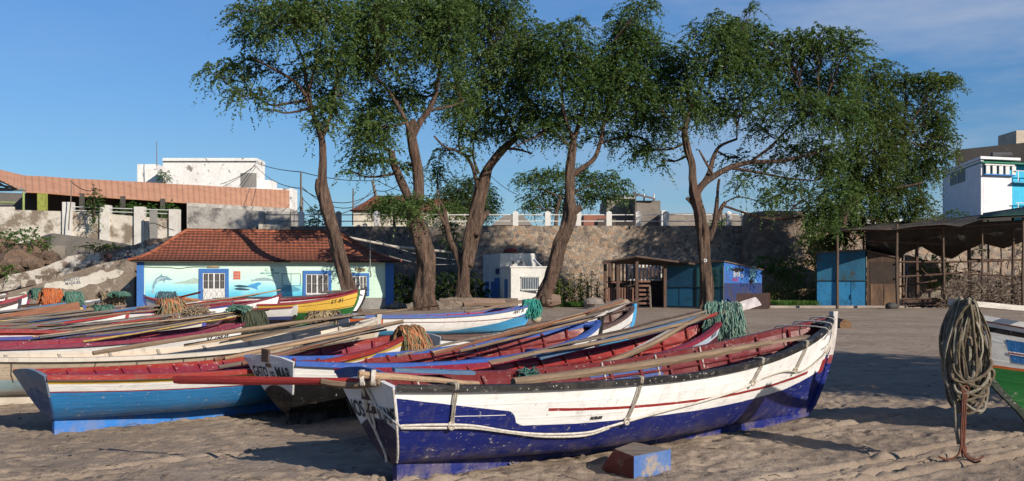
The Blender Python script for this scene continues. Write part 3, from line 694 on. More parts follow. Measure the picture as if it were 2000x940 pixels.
# generic row of boats behind
def row_boat(px, d, py, head, L, hullc, layers, inner, rail, label, lod=1, stern=True, Hs=.70, Hm=.62, B=.70, nets=None, bun=None, txt=None, txtu=.86, txtt=.74, transc=None, zrel=0, thw=None, roll=0, txts=.12, side=-1):
    hz = CAMZ-(py-HOR)*d/FPX
    bow = G(px, d); st = bow-Vector((math.cos(head), math.sin(head), 0))*L
    b = Boat((st.x, st.y), head, L=L, B=B, Bs=.44, Hs=Hs, Hm=Hm, Hb=hz-.05, rake=.2, roll=roll, label=label)
    key = label[:40]
    b.build(paint('hull of '+key, hullc, layers, .45), paint('inside of '+key, inner, [], .4), paint('transom of '+key, transc or (.55,.56,.56), [('arc', .5, .35, BLACK if transc is None else tuple(c*.4 for c in transc))], .4), solid('rail of '+key, rail, .5), solid('keel of '+key, layers[0][2] if layers else hullc), lod, ribs=9, thw=solid('thwart of '+key, thw) if thw else None, thwarts=(.25,.5,.72))
    if txt: b.hull_text(txt, txtu, txtt, txts, side)
    return b
PS = WOODS
HD = math.atan2(.66, .74)
B6 = row_boat(497, 18.6, 622, HD, 5.9, WHITE, [('below', [(0,.4), (1,.55)], (.09,.015,.05)), ('below', .3, BLACK), ('stripe', .955, .025, 0, 1, (.05,.05,.22))], (.22,.02,.03), (.17,.02,.045), 'maroon railed boat with purple band and dark bow net beyond the cream boat', txt='ST 168 PL', txtu=.87, txtt=.72)
bundle(B6, 7, .38, 1.02, .05, .0, .02, .14, [('pole',8),('oar',1),('pole',3),('oar',0),('plank',4),('oar',1),('pole',2)], 'maroon railed boat with the dark bow net', 6, .18)
dn = [surf('black green net', (.03,.04,.025), (.05,.06,.035), 12), surf('dark olive net', (.07,.075,.04), (.04,.045,.03), 12)]
netpile(B6.W((5.85,0,1.02)), HD, .20, .20, .50, dn, 'black net hanging like a curtain over the bow of the maroon railed boat', 220, seed=3, r=.009, wig=.03)
grn = [surf('sea green net', (.07,.17,.12), (.04,.10,.08), 12), surf('pale sea green net', (.12,.22,.165), (.07,.14,.11), 12)]
netpile(B6.W((5.6,.0,1.10)), HD+.8, .18, .2, .08, grn, 'green net pile on top of the black net', 110, seed=4, r=.008)
B7 = row_boat(400, 20.8, 622, HD, 5.7, (.62,.58,.48), [('below', .5, (.06,.06,.24)), ('below', .3, BLACK), ('stripe', .95, .03, 0, 1, YEL)], (.12,.06,.05), (.05,.05,.22), 'cream boat with dark blue rail and tan rope tangled on its bow', txt='ST 126 PL', txtu=.86, txtt=.72)
bundle(B7, 6, .36, 1.02, .05, .0, .02, .10, [('oar',0),('oar',1),('pole',7),('oar',3),('plank',4),('pole',1)], 'cream boat with the dark blue rail', 7, .18)
tn = [surf('tan rope net', (.34,.26,.17), (.22,.17,.11), 12), surf('brown rope net', (.2,.14,.09), (.12,.09,.06), 12)]
netpile(B7.W((5.55,0,1.0)), HD, .18, .2, .22, tn, 'tan rope net tangled on the bow of the dark blue railed boat', 90, seed=5, r=.008, wig=.09)
B8 = row_boat(338, 22.6, 607, HD, 5.7, WHITE, [('below', .45, (.25,.03,.03)), ('below', .25, BLACK), ('stripe', .97, .03, 0, 1, (.08,.04,.22))], (.30,.03,.03), (.33,.04,.03), 'red railed white boat with a purple line and big orange bow net', txt='ST 144 PL', txtu=.88, txtt=.70)
bundle(B8, 6, .36, 1.0, .05, .0, .04, .15, [('oar',0),('plank',5),('pole',3),('oar',4),('oar',1),('plank',5)], 'red railed boat with the big orange net', 8, .18)
netpile(B8.W((5.65,0,1.03+.14)), HD, .26, .24, .46, [on[0], on[3], on[2], tn[0]], 'orange and brown net piled on the bow in front of the mural', 200, seed=6, r=.010, wig=.04)
B9 = row_boat(250, 24.6, 606, HD, 5.6, WHITE, [('below', .5, (.25,.03,.03)), ('below', .3, BLACK)], (.30,.03,.03), (.30,.03,.03), 'bright red boat whose plain bow shows left of the orange net')
bundle(B9, 5, .30, .98, .05, .0, .03, .12, [('plank',5),('oar',4),('oar',0),('pole',3),('oar',1)], 'bright red boat', 9, .18)
netpile(B9.W((5.0,0,.98)), HD, .2, .2, .16, grn, 'dull green net between the red boat and the big orange net', 70, seed=7, r=.009)
B10 = row_boat(165, 26.6, 598, HD, 5.6, WHITE, [('below', .6, (.05,.06,.25)), ('below', .4, WHITE), ('stripe', .95, .04, 0, 1, YEL)], (.15,.04,.03), (.55,.38,.1), 'white and navy striped boat with yellow rail in the left row', txt=None)
bundle(B10, 5, .34, 1.0, .05, .0, .03, .14, [('plank',4),('oar',3),('plank',5),('oar',4),('oar',1),('oar',3)], 'navy striped boat with yellow rail', 10, .18)
plank(s_pt(B10,.55,-.45,-.02), s_pt(B10,.97,-.4,.1), WOODS[7], .2, .03, 'reddish brown board standing on edge along the yellow railed boat', roll=1.4)
B11 = row_boat(108, 29, 597, HD, 5.7, WHITE, [('below', .5, (.12,.02,.03)), ('below', .3, BLACK), ('stripe', .95, .04, 0, 1, (.25,.3,.5))], (.30,.06,.03), (.33,.09,.04), 'white boat with salmon rail and round orange net ball on its bow')
bundle(B11, 4, .30, .98, .05, .0, .03, .12, [('oar',3),('oar',2),('oar',6),('oar',7),('pole',3)], 'white boat with salmon rail', 11, .18)
netpile(B11.W((5.6,0,1.12+.22)), HD, .22, .22, .5, [on[0], surf('bright orange net', (.5,.12,.03), (.36,.09,.03), 12)], 'bright orange net ball at the bow of the salmon railed boat', 260, seed=8, r=.012)
netpile(B11.W((5.9,-.9,1.12+.14)), HD, .2, .2, .45, grn, 'green net bale right of the bright orange ball', 120, seed=9, r=.012)
netpile(B11.W((5.6,1.1,1.2+.14)), HD, .26, .2, .3, grn, 'green net bale left of the bright orange ball', 100, seed=10, r=.012)
B12 = row_boat(228, 32, 590, HD, 5.7, WHITE, [('below', .5, (.05,.06,.25)), ('below', .3, BLACK), ('stripe', .95, .04, 0, 1, YEL)], (.2,.05,.03), (.5,.35,.1), 'white boat with dull yellow rail behind the green net, below the grey post')
bundle(B12, 5, .30, 1.0, .05, .0, .03, .16, [('plank',5),('oar',4),('oar',9),('oar',3),('oar',9)], 'dull yellow railed boat by the grey post', 12, .2)
netpile(B12.W((5.5,0,1.1+.14)), HD, .3, .3, .45, tn, 'round tan net bale on the bow below the grey post', 130, seed=12, r=.012)
netpile(B12.W((5.6,-.5,1.22)), HD+.8, .2, .4, .14, grn, 'flat green net strewn on the bow below the grey post', 110, seed=13, r=.012)
B13 = row_boat(58, 33, 573, HD, 5.6, WHITE, [('below', .72, (.16,.02,.06)), ('below', .3, BLACK)], (.16,.02,.05), (.3,.05,.06), 'wine red boat with a high white tipped bow at the far left')
bundle(B13, 4, .3, .9, .05, .0, .03, .1, [('oar',3),('oar',0),('oar',1)], 'wine red boat at the far left', 13, .2)
B14 = row_boat(14, 36, 572, HD, 5.6, WHITE, [('below', .55, (.10,.02,.03)), ('below', .3, BLACK)], (.05,.04,.04), (.6,.58,.55), 'white bowed boat farthest left behind the wine red boat')
B15 = row_boat(40, 28.2, 585, HD, 5.6, WHITE, [('below', .5, (.03,.03,.05)), ('below', .3, BLACK)], (.09,.03,.03), (.09,.05,.04), 'dark brown railed boat below the wine red boat at the left')
bundle(B15, 4, .3, 1., .05, .0, .03, .12, [('oar',3),('plank',4),('oar',0),('oar',1)], 'dark brown railed boat at the left', 15, .2)
# boats whose stern or middle shows at the left edge
B16 = row_boat(176, 22.0, 640, HD-.1, 6.2, WHITE, [('below', .55, NAVY), ('below', .3, BLACK), ('stripe', .93, .06, 0, 1, (.22,.03,.03))], (.24,.03,.03), (.24,.03,.04), 'red inside boat with navy bottom at the left edge, black and white stern beside it', Hm=.72)
bundle(B16, 4, .45, .99, .05, .0, .0, .10, [('oar',1),('oar',3),('pole',1)], 'red inside boat with the navy bottom', 16, .2)
B17 = row_boat(285, 20.2, 650, HD-.06, 5.6, WHITE, [('below', .45, BLACK), ('stripe', .93, .06, 0, 1, (.25,.03,.03))], (.26,.03,.03), (.24,.03,.03), 'maroon boat whose black and white transom shows at the left', Hm=.74, transc=(.7,.7,.68))
bundle(B17, 4, .55, 1., .05, .0, .0, .12, [('oar',1),('oar',3),('oar',0)], 'maroon boat with the black and white transom', 17, .2)
# the far group in front of the mural
HF = math.atan2(.25, 1)
B20 = row_boat(702, 38, 566, HF, 5.4, YEL, [('below', .48, GREEN), ('below', .12, BLACK), ('stripe', .52, .012, 0, 1, (.1,.02,.02)), ('stripe', .80, .012, 0, 1, (.2,.08,.02))], (.20,.02,.03), (.24,.02,.03), 'yellow and green boat with maroon inside below the leaning trunk', lod=1, Hs=.70, Hm=.78)
MB().tube([B20.pt(u/12, 1.0, 1, .03)+Vector((0,0,.10*math.sin(u/12*3))) for u in range(13)], .05, 4).build('wash_strake', solid('maroon washboard', (.19,.02,.03)), B20.root)
B20.hull_text('ST 81', .86, .75, .2, -1)
B21 = row_boat(716, 43, 561, HF-.05, 6.0, WHITE, [('below', .2, BLACK)], (.45,.45,.43), (.06,.05,.06), 'plain white boat with a number on its side behind the yellow boat', lod=1, Hm=.95, Hs=.9, txt='27', txtu=.28, txtt=.66, txts=.2)
oar(s_pt(B21,.7,.1,.1), P(722,566,42.5), WOODS[1], .05, 1.1, .14, 'grey oar sticking out over the bow of the plain white boat')
B22 = row_boat(548, 37, 574, HF+.06, 5.6, WHITE, [('below', .35, (.13,.02,.03)), ('below', .2, BLACK)], (.25,.03,.03), (.16,.02,.04), 'white boat with maroon rail and slanting oars in front of the mural', lod=1, txt='M-108-A', txtu=.87, txtt=.66, txts=.16)
bundle(B22, 5, .25, .98, .0, .0, .05, .14, [('oar',1),('oar',0),('oar',3),('oar',2),('oar',7)], 'white boat with the maroon rail by the mural', 22, .25)
B23 = row_boat(281, 37.5, 577, R(173), 5.6, WHITE, [('below', .42, (.06,.08,.25)), ('below', .2, BLACK)], (.3,.05,.03), (.22,.03,.03), 'white boat with its lettered bow pointing left, red rail, under the leaping dolphin', lod=1, txt='A-LUA-11', txtu=.84, txtt=.66, txts=.2, side=1)
B24 = row_boat(325, 41.5, 572, R(176), 6.0, WHITE, [('below', .42, (.05,.10,.32)), ('below', .2, BLACK)], (.3,.05,.03), (.40,.15,.05), 'white boat with a salmon rail pointing left before the barred door', lod=1, txt='ST 111 M', txtu=.8, txtt=.64, txts=.2, side=1)
oar(P(320,588,40), P(392,571,40.5), WOODS[6], .05, 1.3, .2, 'red oar propped across the left pointing boats')
netpile(P(326,573,39), 0, .25, .3, .5, [surf('slate blue net', (.06,.10,.14), (.04,.06,.09), 12), surf('teal grey net', (.1,.2,.2), (.06,.1,.1), 12)], 'slate blue net hung between the two left pointing bows', 90, seed=14, r=.014)
B25 = row_boat(455, 34.5, 590, HF+.1, 6.2, WHITE, [('below', .5, (.08,.02,.05)), ('below', .3, BLACK), ('stripe', .93, .08, 0, 1, (.06,.07,.24))], (.2,.03,.04), (.18,.02,.03), 'maroon and navy railed white boat between the orange net and the yellow boat', lod=1)
bundle(B25, 4, .4, 1.05, .0, .0, .05, .14, [('oar',6),('oar',9),('oar',3),('oar',0),('oar',9)], 'maroon and navy railed white boat', 25, .25)
netpile(P(633,612,33), .3, .5, .45, .45, [surf('straw net', (.40,.32,.18), (.25,.19,.11), 9), surf('brown straw net', (.22,.16,.09), (.14,.1,.06), 9)], 'straw coloured net heap in front of the green hull', 130, seed=15, r=.016, wig=.09, name='net_heap')
# blue white boat in the middle with teal net
B30 = row_boat(1040, 30, 592, math.atan2(3.0, 4.6), 5.8, WHITE, [('below', [(0,.5), (.12,.35), (.5,.25), (.8,.5), (1,.8)], (.05,.27,.50)), ('below', .12, BLACK), ('stripe', [(0,.78), (1,.62)], .018, .2, 1, (.17,.02,.03)), ('block', 0, .15, .62, .9, ORG)], (.32,.02,.02), (.06,.10,.28), 'white and blue boat with red inside and teal net on its bow, mid beach', lod=1, Hs=.70, Hm=.66, transc=(.40,.42,.44))
B30.hull_text('ANT 81', .90, .80, .14, -1)
oar(s_pt(B30,.62,.0,.06), s_pt(B30,1.03,.15,.14), WOODS[0], .035, 1.4, .2, 'broad brown oar on the bow of the white and blue boat with the teal net')
oar(s_pt(B30,.05,.0,.02), s_pt(B30,.45,-.3,.28), WOODS[0], .03, 1., .12, 'short brown oar propped up on the middle of the white and blue boat')
teal = [surf('teal net', (.03,.26,.20), (.02,.17,.15), 10), surf('bright teal net', (.08,.36,.28), (.04,.22,.18), 10)]
netpile(B30.W((5.75,0,1.0)), B30.head-.5, .24, .20, .52, teal, 'bright teal net ball hanging on the bow in the middle of the beach', 190, seed=16, r=.013, wig=.06)
mb = MB(); mb.ball((0,0,.12), .16, 8, (1,1,.9), 0, .1, 3); tag(mb.build('mooring_float', surf('cream float', (.5,.43,.3), None, 6), None, True, P(1047,630,30.6)), 'cream float hanging below the teal net', 'float')
# boat with dark inside, bow right of centre
B31 = row_boat(1240, 21.0, 595, math.atan2(4.0, 3.9), 5.5, WHITE, [('below', [(0,.5), (.6,.40), (1,.65)], (.05,.27,.50)), ('below', .1, BLACK), ('stripe', [(0,.62), (1,.68)], .016, .3, 1, (.10,.03,.03)), ('stripe', [(0,.56), (1,.55)], .05, .5, 1, (.5,.42,.33))], (.07,.025,.022), (.10,.06,.05), 'white and blue boat with dark brown inside, bow pointing at the wooden shed', lod=1, transc=(.42,.44,.46))
bundle(B31, 5, .35, 1.08, .05, .0, .02, .15, [('oar',0),('oar',7),('oar',2),('plank',1),('oar',3)], 'blue and white boat with the dark brown inside', 31, .14)
oar(s_pt(B31,.72,-.1,.06), s_pt(B31,.98,.05,.15), WOODS[9], .035, 1., .22, 'whitened oar blade on the bow of the dark brown inside boat', up=.1)
mb = MB(); mb.box((-.24,.03,.76), (.03,.15,.15)); mb.build('notch_liner', WOODS[3], B31.root)
# ---------------------------------------------------------------- boat at the right edge, rope hank and grapnel
B40 = Boat((10.2, 10.5), math.pi-.02, L=5.55, B=.80, Bs=.5, Hs=.9, Hm=.90, Hb=1.27, R_=.72, rake=.25, label='green bottomed boat with white side and striped blue flag, bow cut off at the right', z=.0)
B40.build(paint('green and white hull', (.66,.65,.62), [('below', [(0,.62), (.5,.60), (1,.52)], (.018,.15,.035)), ('stripe', [(0,.62), (.5,.60), (1,.525)], .014, 0, 1, (.48,.12,.03)), ('stripe', .89, .025, 0, 1, BLACK), ('stripe', .965, .012, 0, 1, (.3,.05,.03))], .3), paint('grey inside', (.3,.3,.3), [], .4), paint('green transom', (.03,.14,.04), [], .4), solid('white rail paint', (.66,.65,.62), .4), solid('dark keel paint', (.02,.03,.02)), 2, thw=WOODS[0])
FB = surf('flag blue paint', (.025,.16,.42), (.03,.13,.34), 5); FW = surf('flag white paint', (.68,.67,.64), None, 5, fine=.1); FR = surf('flag red paint', (.32,.02,.03), None, 5, fine=.1)
for nm, t0, t1, u1, off, m in (('flag_field', .60, .82, .945, .006, FB), ('flag_stripe', .675, .71, .945, .009, FW), ('flag_stripe', .688, .698, .945, .012, FR)):
    mb = MB(); vs = []
    for i in range(9):
        for t in (t0, t1): vs.append(B40.pt(u1-.12*i/8, t, 1, 0, off))
    mb.add(vs, [(i*2,i*2+2,i*2+3,i*2+1) for i in range(8)]).build(nm, m, B40.root)
mb = MB()
for k in range(10):
    a = k*.628; u = .905+.011*math.cos(a); t = .695+.055*math.sin(a); c = B40.pt(u, t, 1, 0, .014)
    mb2 = MB(); mb2.add([c+Vector((.011*math.cos(j*1.2566*2+1.57), 0, .011*math.sin(j*1.2566*2+1.57))) for j in range(5)], [(0,1,2,3,4)]); mb2.build('flag_star', surf('flag yellow paint', (.5,.38,.1), None, 5), B40.root)
# projecting spar
plank(B40.W((4.6,.1,1.30)), P(1862,590,9.2), WOODS[9], .10, .05, 'pale spar end poking out of the rope hank over the green boat bow', None, name='spar', cat='spar')
rr = random.Random(5)
ropes = [surf('old brown rope', (.20,.155,.105), (.11,.085,.06), 18, .9, .8, .01), surf('grey green rope', (.17,.14,.09), (.09,.075,.05), 18, .9, .8, .01), surf('pale grey rope', (.30,.27,.21), (.18,.16,.12), 18, .9, .8, .01)]
mb = MB()
cx = P(1881, 600, 9.15)
for k in range(84):
    w_ = rr.uniform(.04, .155); top = rr.uniform(-.03, .09); h = rr.uniform(.62, .94); ox = rr.uniform(-.04, .04); oy = rr.uniform(-.12, .12); sk = rr.uniform(-.04, .04)
    pts = []
    m = 22; s1 = rr.uniform(0, 40)
    for i in range(m+1):
        a = 2*math.pi*i/m
        zz = top-h*(.5-.5*math.cos(a)); xx = w_*math.sin(a)*(.72+.35*(.5-.5*math.cos(a)))*(1.18-.35*abs(math.cos(a)))
        nn = mnoise.noise(Vector((math.cos(a)*1.2, math.sin(a)*1.2, s1)))*.035
        pts.append(cx+Vector((ox+xx+sk*(.5-.5*math.cos(a))+nn, oy+.05*math.sin(a*2+s1)+nn*1.3, zz)))
    mb.tube(pts, rr.uniform(.010, .0145), 7, mi=rr.randrange(3), caps=False, ridge=.22, seed=k)
for k in range(7):      # turns wound across the hank
    z0 = -.52-.05*k+rr.uniform(-.03,.03); wdt = .175-.012*k; pts = []
    for i in range(19):
        a = -.3+3.7*i/18
        pts.append(cx+Vector((-wdt*math.cos(a), -.17-.03*math.sin(a)*1, z0-.10*math.sin(a)+.06*math.cos(a)*(1 if k % 2 else -1))))
    mb.tube(pts, .0145, 6, mi=k % 3, ridge=.14, seed=k)
for k in range(3):
    pts = [cx+Vector((-.14+.01*k, -.15, -.85)), cx+Vector((-.135, -.16, -1.0)), cx+Vector((-.13+.01*k,-.16,-1.1-.05*k))]
    mb.tube(spline(pts, 5), .016, 6, mi=2, ridge=.2, seed=k)
mb.tube(spline([cx+Vector((.15,-.12,-.5)), cx+Vector((.16,-.13,-.75)), cx+Vector((.1,-.14,-.92)), cx+Vector((.0,-.14,-.88))], 6), .014, 6, mi=2)
mb.tube(spline([cx+Vector((.15,-.1,-.52)), cx+Vector((.21,-.12,-.56)), cx+Vector((.20,-.12,-.63)), cx+Vector((.13,-.12,-.62))], 6), .02, 6, mi=1)
mb.ball(cx+Vector((0,0,-.40)), 1, 10, (.15,.11,.40), 0, .2, 4)
o = centre(mb.build('rope_hank', ropes, None, True)); tag(o, 'thick hank of old brown and grey rope hanging from the bow of the green boat', 'rope')
mb = MB(); rust = surf('rusty iron', (.16,.06,.035), (.09,.035,.025), 12, .85)
b0 = P(1880, 905, 8.95); b0.z = .03
for dx in (-.016, .0, .016):
    ang = {-.016: math.pi*.95, .0: -1.2, .016: .15}[dx]
    pts = [b0+Vector((.02+dx,0,.62)), b0+Vector((.005+dx,0,.3)), b0+Vector((dx,0,.12)), b0+Vector((math.cos(ang)*.05,math.sin(ang)*.05,.04)), b0+Vector((math.cos(ang)*.13,math.sin(ang)*.13,.01)), b0+Vector((math.cos(ang)*.20,math.sin(ang)*.2,.035))]
    mb.tube(spline(pts, 5), .010, 6)
mb.tube(spline([b0+Vector((0,0,.14)), b0+Vector((.05,.12,.03)), b0+Vector((.12,.22,.02)), b0+Vector((.15,.27,.08))], 4), .009, 6)
mb.tube([b0+Vector((.022+.03*math.cos(a),0,.63+.03*math.sin(a))) for a in np.linspace(0,6.28,10)], .008, 5, caps=False)
o = centre(mb.build('grapnel', rust, None, True)); tag(o, 'rusty iron grapnel standing in the sand below the rope hank', 'anchor')
# unseen boats added out of frame to the right, for the shade they cast
B41 = Boat((14.4, 11.7), math.pi-.25, L=7, B=1.1, Hs=1.4, Hm=1.4, Hb=1.9, label='unseen dark blue boat added beyond the green boat to shade the sand')
B42 = Boat((17.0, 16.2), math.pi-.25, L=7, B=1.1, Hs=1.5, Hm=1.4, Hb=1.9, label='second unseen blue boat added at the right to shade the sand')
for b_ in (B41, B42): b_.build(paint('off hull', WHITE, [('below', .5, (.03,.09,.26))], .3), solid('off inside', (.2,.05,.04)), solid('off transom', WHITE), solid('off rail', WHITE), solid('off keel', DBLUE), 1, ribs=5)

# beach bits
mb = MB(); mb.tube([G(1652, 34.6, .12), G(1640, 36.6, .12)], [.2,.17], 10, ridge=.08); tag(centre(mb.build('log', wood('log', (.28,.16,.08), (.16,.09,.05)), None, True)), 'short brown log lying on the sand behind the navy boat bow', 'log')
mb = MB(); mb.ball(G(1741, 60, .12), .36, 8, (1,.8,.7), 0, .2, 3); tag(centre(mb.build('boulder', surf('dark boulder', (.06,.055,.05), None, 3), None, True)), 'dark round stone on the kerb by the brown doors', 'stone')

# ---------------------------------------------------------------- mural house
HA = P(268, 550, 56.5); HA.z = 0; HBp = P(768, 550, 59.6); HBp.z = 0
hx = (HBp-HA); HL = hx.length; hang = math.atan2(hx.y, hx.x)
H = empty('fish_market_house', HA, hang, 'pale green house with sea mural, blue trim and red tiled hip roof', 'house')
def shade_mural():
    m, t, b = newmat('mural paint'); v = coords(t); sp = N(t, 'SeparateXYZ'); t.links.new(v, sp.inputs[0])
    z = mth(t, 'ADD', sp.outputs[2], mth(t, 'MULTIPLY', mth(t, 'SUBTRACT', noise(t, coords(t, 'Object', (.5,1,2)), 1.2, 4), .5), .35))
    col = ramp(t, mth(t, 'DIVIDE', z, 2.7), [(.22, (.05,.33,.52)), (.36, (.12,.48,.62)), (.50, (.30,.62,.66)), (.62, (.47,.70,.62)), (.9, (.55,.72,.60))])
    col = mixc(t, ramp(t, noise(t, v, 1.1, 5, .6), [(.5, 0.), (.75, .35)]), col, (.62,.72,.66))
    col = mixc(t, .25, col, ramp(t, noise(t, v, 6, 6, .65), [(.3, .5), (.7, 1.2)]), 'MULTIPLY')
    t.links.new(col, b.inputs['Base Color']); b.inputs['Roughness'].default_value = .8; return m
mint = surf('mint wall paint', (.50,.66,.55), (.44,.60,.50), .8, .85, .2, .01, stain=(.35,.42,.36), stain_scale=1.2, stain_lo=.6, stain_hi=.75, fine=.15)
htrim = surf('blue house trim', (.04,.145,.40), (.035,.12,.34), 2, .6, fine=.15)
EV = 2.72
MB().box2((0,0,0), (HL, 7.6, EV)).build('wall', mint, H)
MB().box2((-.03,-.05,0), (HL+.03, 0-.0, .66)).build('plinth', surf('grey cement plinth', (.26,.25,.23), (.17,.165,.155), 1.5), H)
MB().box2((.42,-.012,.662), (10.6,0,2.42)).build('mural', shade_mural(), H)
for x0, x1 in ((-.02,.36), (HL-.46,HL+.02)): MB().box2((x0,-.07,0), (x1,.4,EV-.004)).build('corner_pilaster', htrim, H)
MB().box2((.36,-.02,2.45), (HL-.46,0,2.52)).build('cornice_line', surf('pale mint band', (.56,.70,.60), None, 2, fine=.1), H)
def hpx(px):   # pixel column on the facade -> distance along it
    k = (px-1000)/FPX; c, s_ = math.cos(hang), math.sin(hang); return (k*HA.y-HA.x)/(c-k*s_)
DG = surf('dark interior behind glass', (.05,.045,.045), (.08,.075,.07), 2, .35); WP = surf('white painted iron', (.62,.62,.60), (.5,.5,.48), 4, .5, fine=.15)
def grille(px0, px1, z0, z1, fz0, fz1, nb, fr, nm='barred_door', panel=.55):
    a, b = hpx(px0), hpx(px1); f = MB()
    root = MB().box2((a+fr-.01,-.03,z0+.0), (b-fr+.01,.0,z1)).build(nm, DG, H)
    f.box2((a,-.09,fz0), (a+fr,0,fz1)); f.box2((b-fr,-.09,fz0), (b,0,fz1)); f.box2((a+fr,-.09,z1), (b-fr,0,fz1))
    f.build('frame', htrim, root)
    zp = z0+(z1-z0)*panel if panel else z0
    if panel: MB().box2((a+fr+.02,-.055,z0), (b-fr-.02,-.032,zp)).build('lower_panel', WP, root)
    if panel:
        mb = MB(); n = 4; w_ = (b-a-2*fr)/n
        for k in range(n):
            for j in range(2):
                x = a+fr+w_*k; zz = z0+(zp-z0)*j/2; hh = (zp-z0)/2
                mb.tube([(x+.03,-.06,zz+.03),(x+w_-.03,-.06,zz+hh-.03)], .009, 4); mb.tube([(x+.03,-.06,zz+hh-.03),(x+w_-.03,-.06,zz+.03)], .009, 4)
        mb.build('scrollwork', surf('grey scroll iron', (.3,.3,.32), None, 3), root)
    g = MB()
    for k in range(nb+1):
        x = a+fr+(b-a-2*fr)*k/nb; th = .045 if k % (nb//2) == 0 else .026
        g.box2((x-th,-.06,zp), (x+th,-.045,z1))
    for zz in (zp, (zp+z1)/2, z1-.05): g.box2((a+fr,-.058,zz), (b-fr,-.047,zz+.035 if zz != (zp+z1)/2 else zz+.012))
    g.build('grille', WP, root)
    m2 = MB()
    for k in range(nb):
        x = a+fr+(b-a-2*fr)*(k+.5)/nb
        for j in range(9): zz = zp+(z1-zp)*j/9; m2.tube([(x,-.05,zz), (x+.03*(-1)**j,-.05,zz+(z1-zp)/9)], .006, 3)
    m2.build('twisted_bar', WP, root)
    return root
grille(389,447,.05,2.08,.0,2.32,4,.20)
grille(592,647,.66,2.02,.62,2.22,4,.16, 'barred_window', .18)
grille(683,721,.95,1.92,.78,2.08,4,.14, 'barred_window', 0)
for px, w_ in ((405,.6),(695,.55)): 
    x = hpx(px); MB().box2((x,-.05,2.36 if px<500 else 2.2), (x+w_,-.0,2.48 if px<500 else 2.36)).build('name_plate', surf('ochre plate', (.38,.30,.16), None, 3), H)
x = hpx(456); mb = MB(); mb.box2((x,-.03,1.72), (x+.38,-.0,2.18)); mb.build('red_notice', surf('red notice', (.42,.07,.04), (.5,.14,.1), 8, .6), H)
for k in range(4): MB().box2((x+.05,-.035,1.80+.085*k), (x+.32,-.031,1.825+.085*k)).build('notice_line', surf('notice text', (.6,.4,.33), None, 6), H)
INKB = surf('teal lettering paint', (.04,.16,.18), (.06,.2,.22), 9)
xc = hpx(527)
for body, z, sz, sx_ in (('C. R.', 2.18, .22, 1.3), ('MERCADO DE PEIXE', 2.02, .135, .85), ('1998', 1.89, .12, 1.3)):
    text_on(lambda a, b, z=z: Vector((xc+a, -.018, z+b)), body, sz, 'lettering', INKB, H, sx=sx_)
# painted fish and figures of the mural, as paint outlines on the wall
def paintshape(pts, name, m, dx, dz, s=1., off=-.016, close=True):
    sp_ = spline([(p[0], 0, p[1]) for p in pts]+([(pts[0][0], 0, pts[0][1])] if close else []), 4)
    if close: sp_ = sp_[:-1]
    vs = [Vector((dx+p.x*s, off, dz+p.z*s)) for p in sp_]
    mb = MB(); mb.add(vs, [tuple(range(len(vs)))]); return mb.build(name, m, H)
GRY = surf('dolphin grey paint', (.19,.31,.37), (.13,.24,.31), 2, stain=(.35,.55,.56), stain_scale=2.5, stain_lo=.5, stain_hi=.7); DKB = surf('dark sea blue paint', (.03,.08,.12), None, 3); SKB = surf('blue swimmer paint', (.06,.24,.5), (.05,.3,.55), 3); PALE = surf('belly paint', (.5,.62,.63), None, 3); ISL = surf('island paint', (.30,.42,.38), (.36,.46,.4), 2)
dol = [(0,0), (.10,.14), (.13,.5), (.3,.85), (.55,1.02), (.62,1.14), (.70,1.02), (.95,.98), (1.12,.86), (1.26,.80), (1.1,.74), (.85,.76), (.78,.58), (.70,.72), (.45,.66), (.25,.42), (.20,.1), (.28,-.05), (.08,-.04)]
paintshape(dol, 'painted_dolphin', GRY, hpx(294), .98, .92)
paintshape([(x*.8+.15, z*.5+.35) for x, z in [(.25,.5),(.45,.78),(.9,.86),(.8,.78),(.5,.68),(.3,.4)]], 'painted_belly', PALE, hpx(294), 1.08, .95, -.019)
paintshape([(0,0), (.5,.10), (.8,.16), (1.2,.30), (1.5,.2), (1.75,.02), (1,-.03)], 'painted_island', ISL, hpx(335), 1.50, 1)
fish = [(0,.28), (.18,.10), (.55,.22), (1.1,.26), (1.6,.12), (1.9,-.2), (1.55,.0), (1.1,.02), (.6,.02), (.2,.0), (.05,-.1), (.1,.06)]
paintshape(fish, 'painted_fish', surf('grey fish paint', (.28,.37,.38), (.22,.32,.35), 3, fine=.1), hpx(488), 1.62, .78)
paintshape([(0,.3), (.2,.12), (.6,.26), (1.1,.3), (1.55,.14), (1.7,0), (1.3,-.1), (.8,-.12), (.3,-.02), (.05,-.14), (.12,.08)], 'painted_fish', surf('blue fish paint', (.07,.26,.38), (.12,.33,.42), 3, fine=.1), hpx(538), 1.10, .82)
for zz in (1.18, 1.34): paintshape([(0,0), (.3,.07), (.85,-.01), (.8,-.07), (.3,-.07)], 'painted_fin', DKB, hpx(456), zz, 1)
paintshape([(0,0), (.3,.15), (.55,.22), (.8,.28), (.95,.18), (.7,.0), (.75,-.22), (.6,-.14), (.4,-.08)], 'painted_swimmer', SKB, hpx(480), 1.30, .9)
x = hpx(551)
mb = MB()
for a, b in (((0,0),(1.02,0)), ((0,.68),(1.02,.68)), ((0,0),(0,.68)), ((.5,0),(.5,.68)), ((1.02,0),(1.02,.68))): mb.tube([(x+a[0],-.03,1.36+a[1]), (x+b[0],-.03,1.36+b[1])], .012, 4)
mb.build('notice_frame', surf('dark iron', (.05,.05,.05), None, 3), H)
for zc, amp in ((2.42,.05),): MB().tube(spline([(hpx(p), -.06, zc-d) for p, d in ((272,.0),(300,.03),(335,.05),(350,.1),(365,.04),(385,.0),(430,.02))], 4), .012, 4).build('cable', surf('black cable', (.03,.03,.03), None, 3), H)
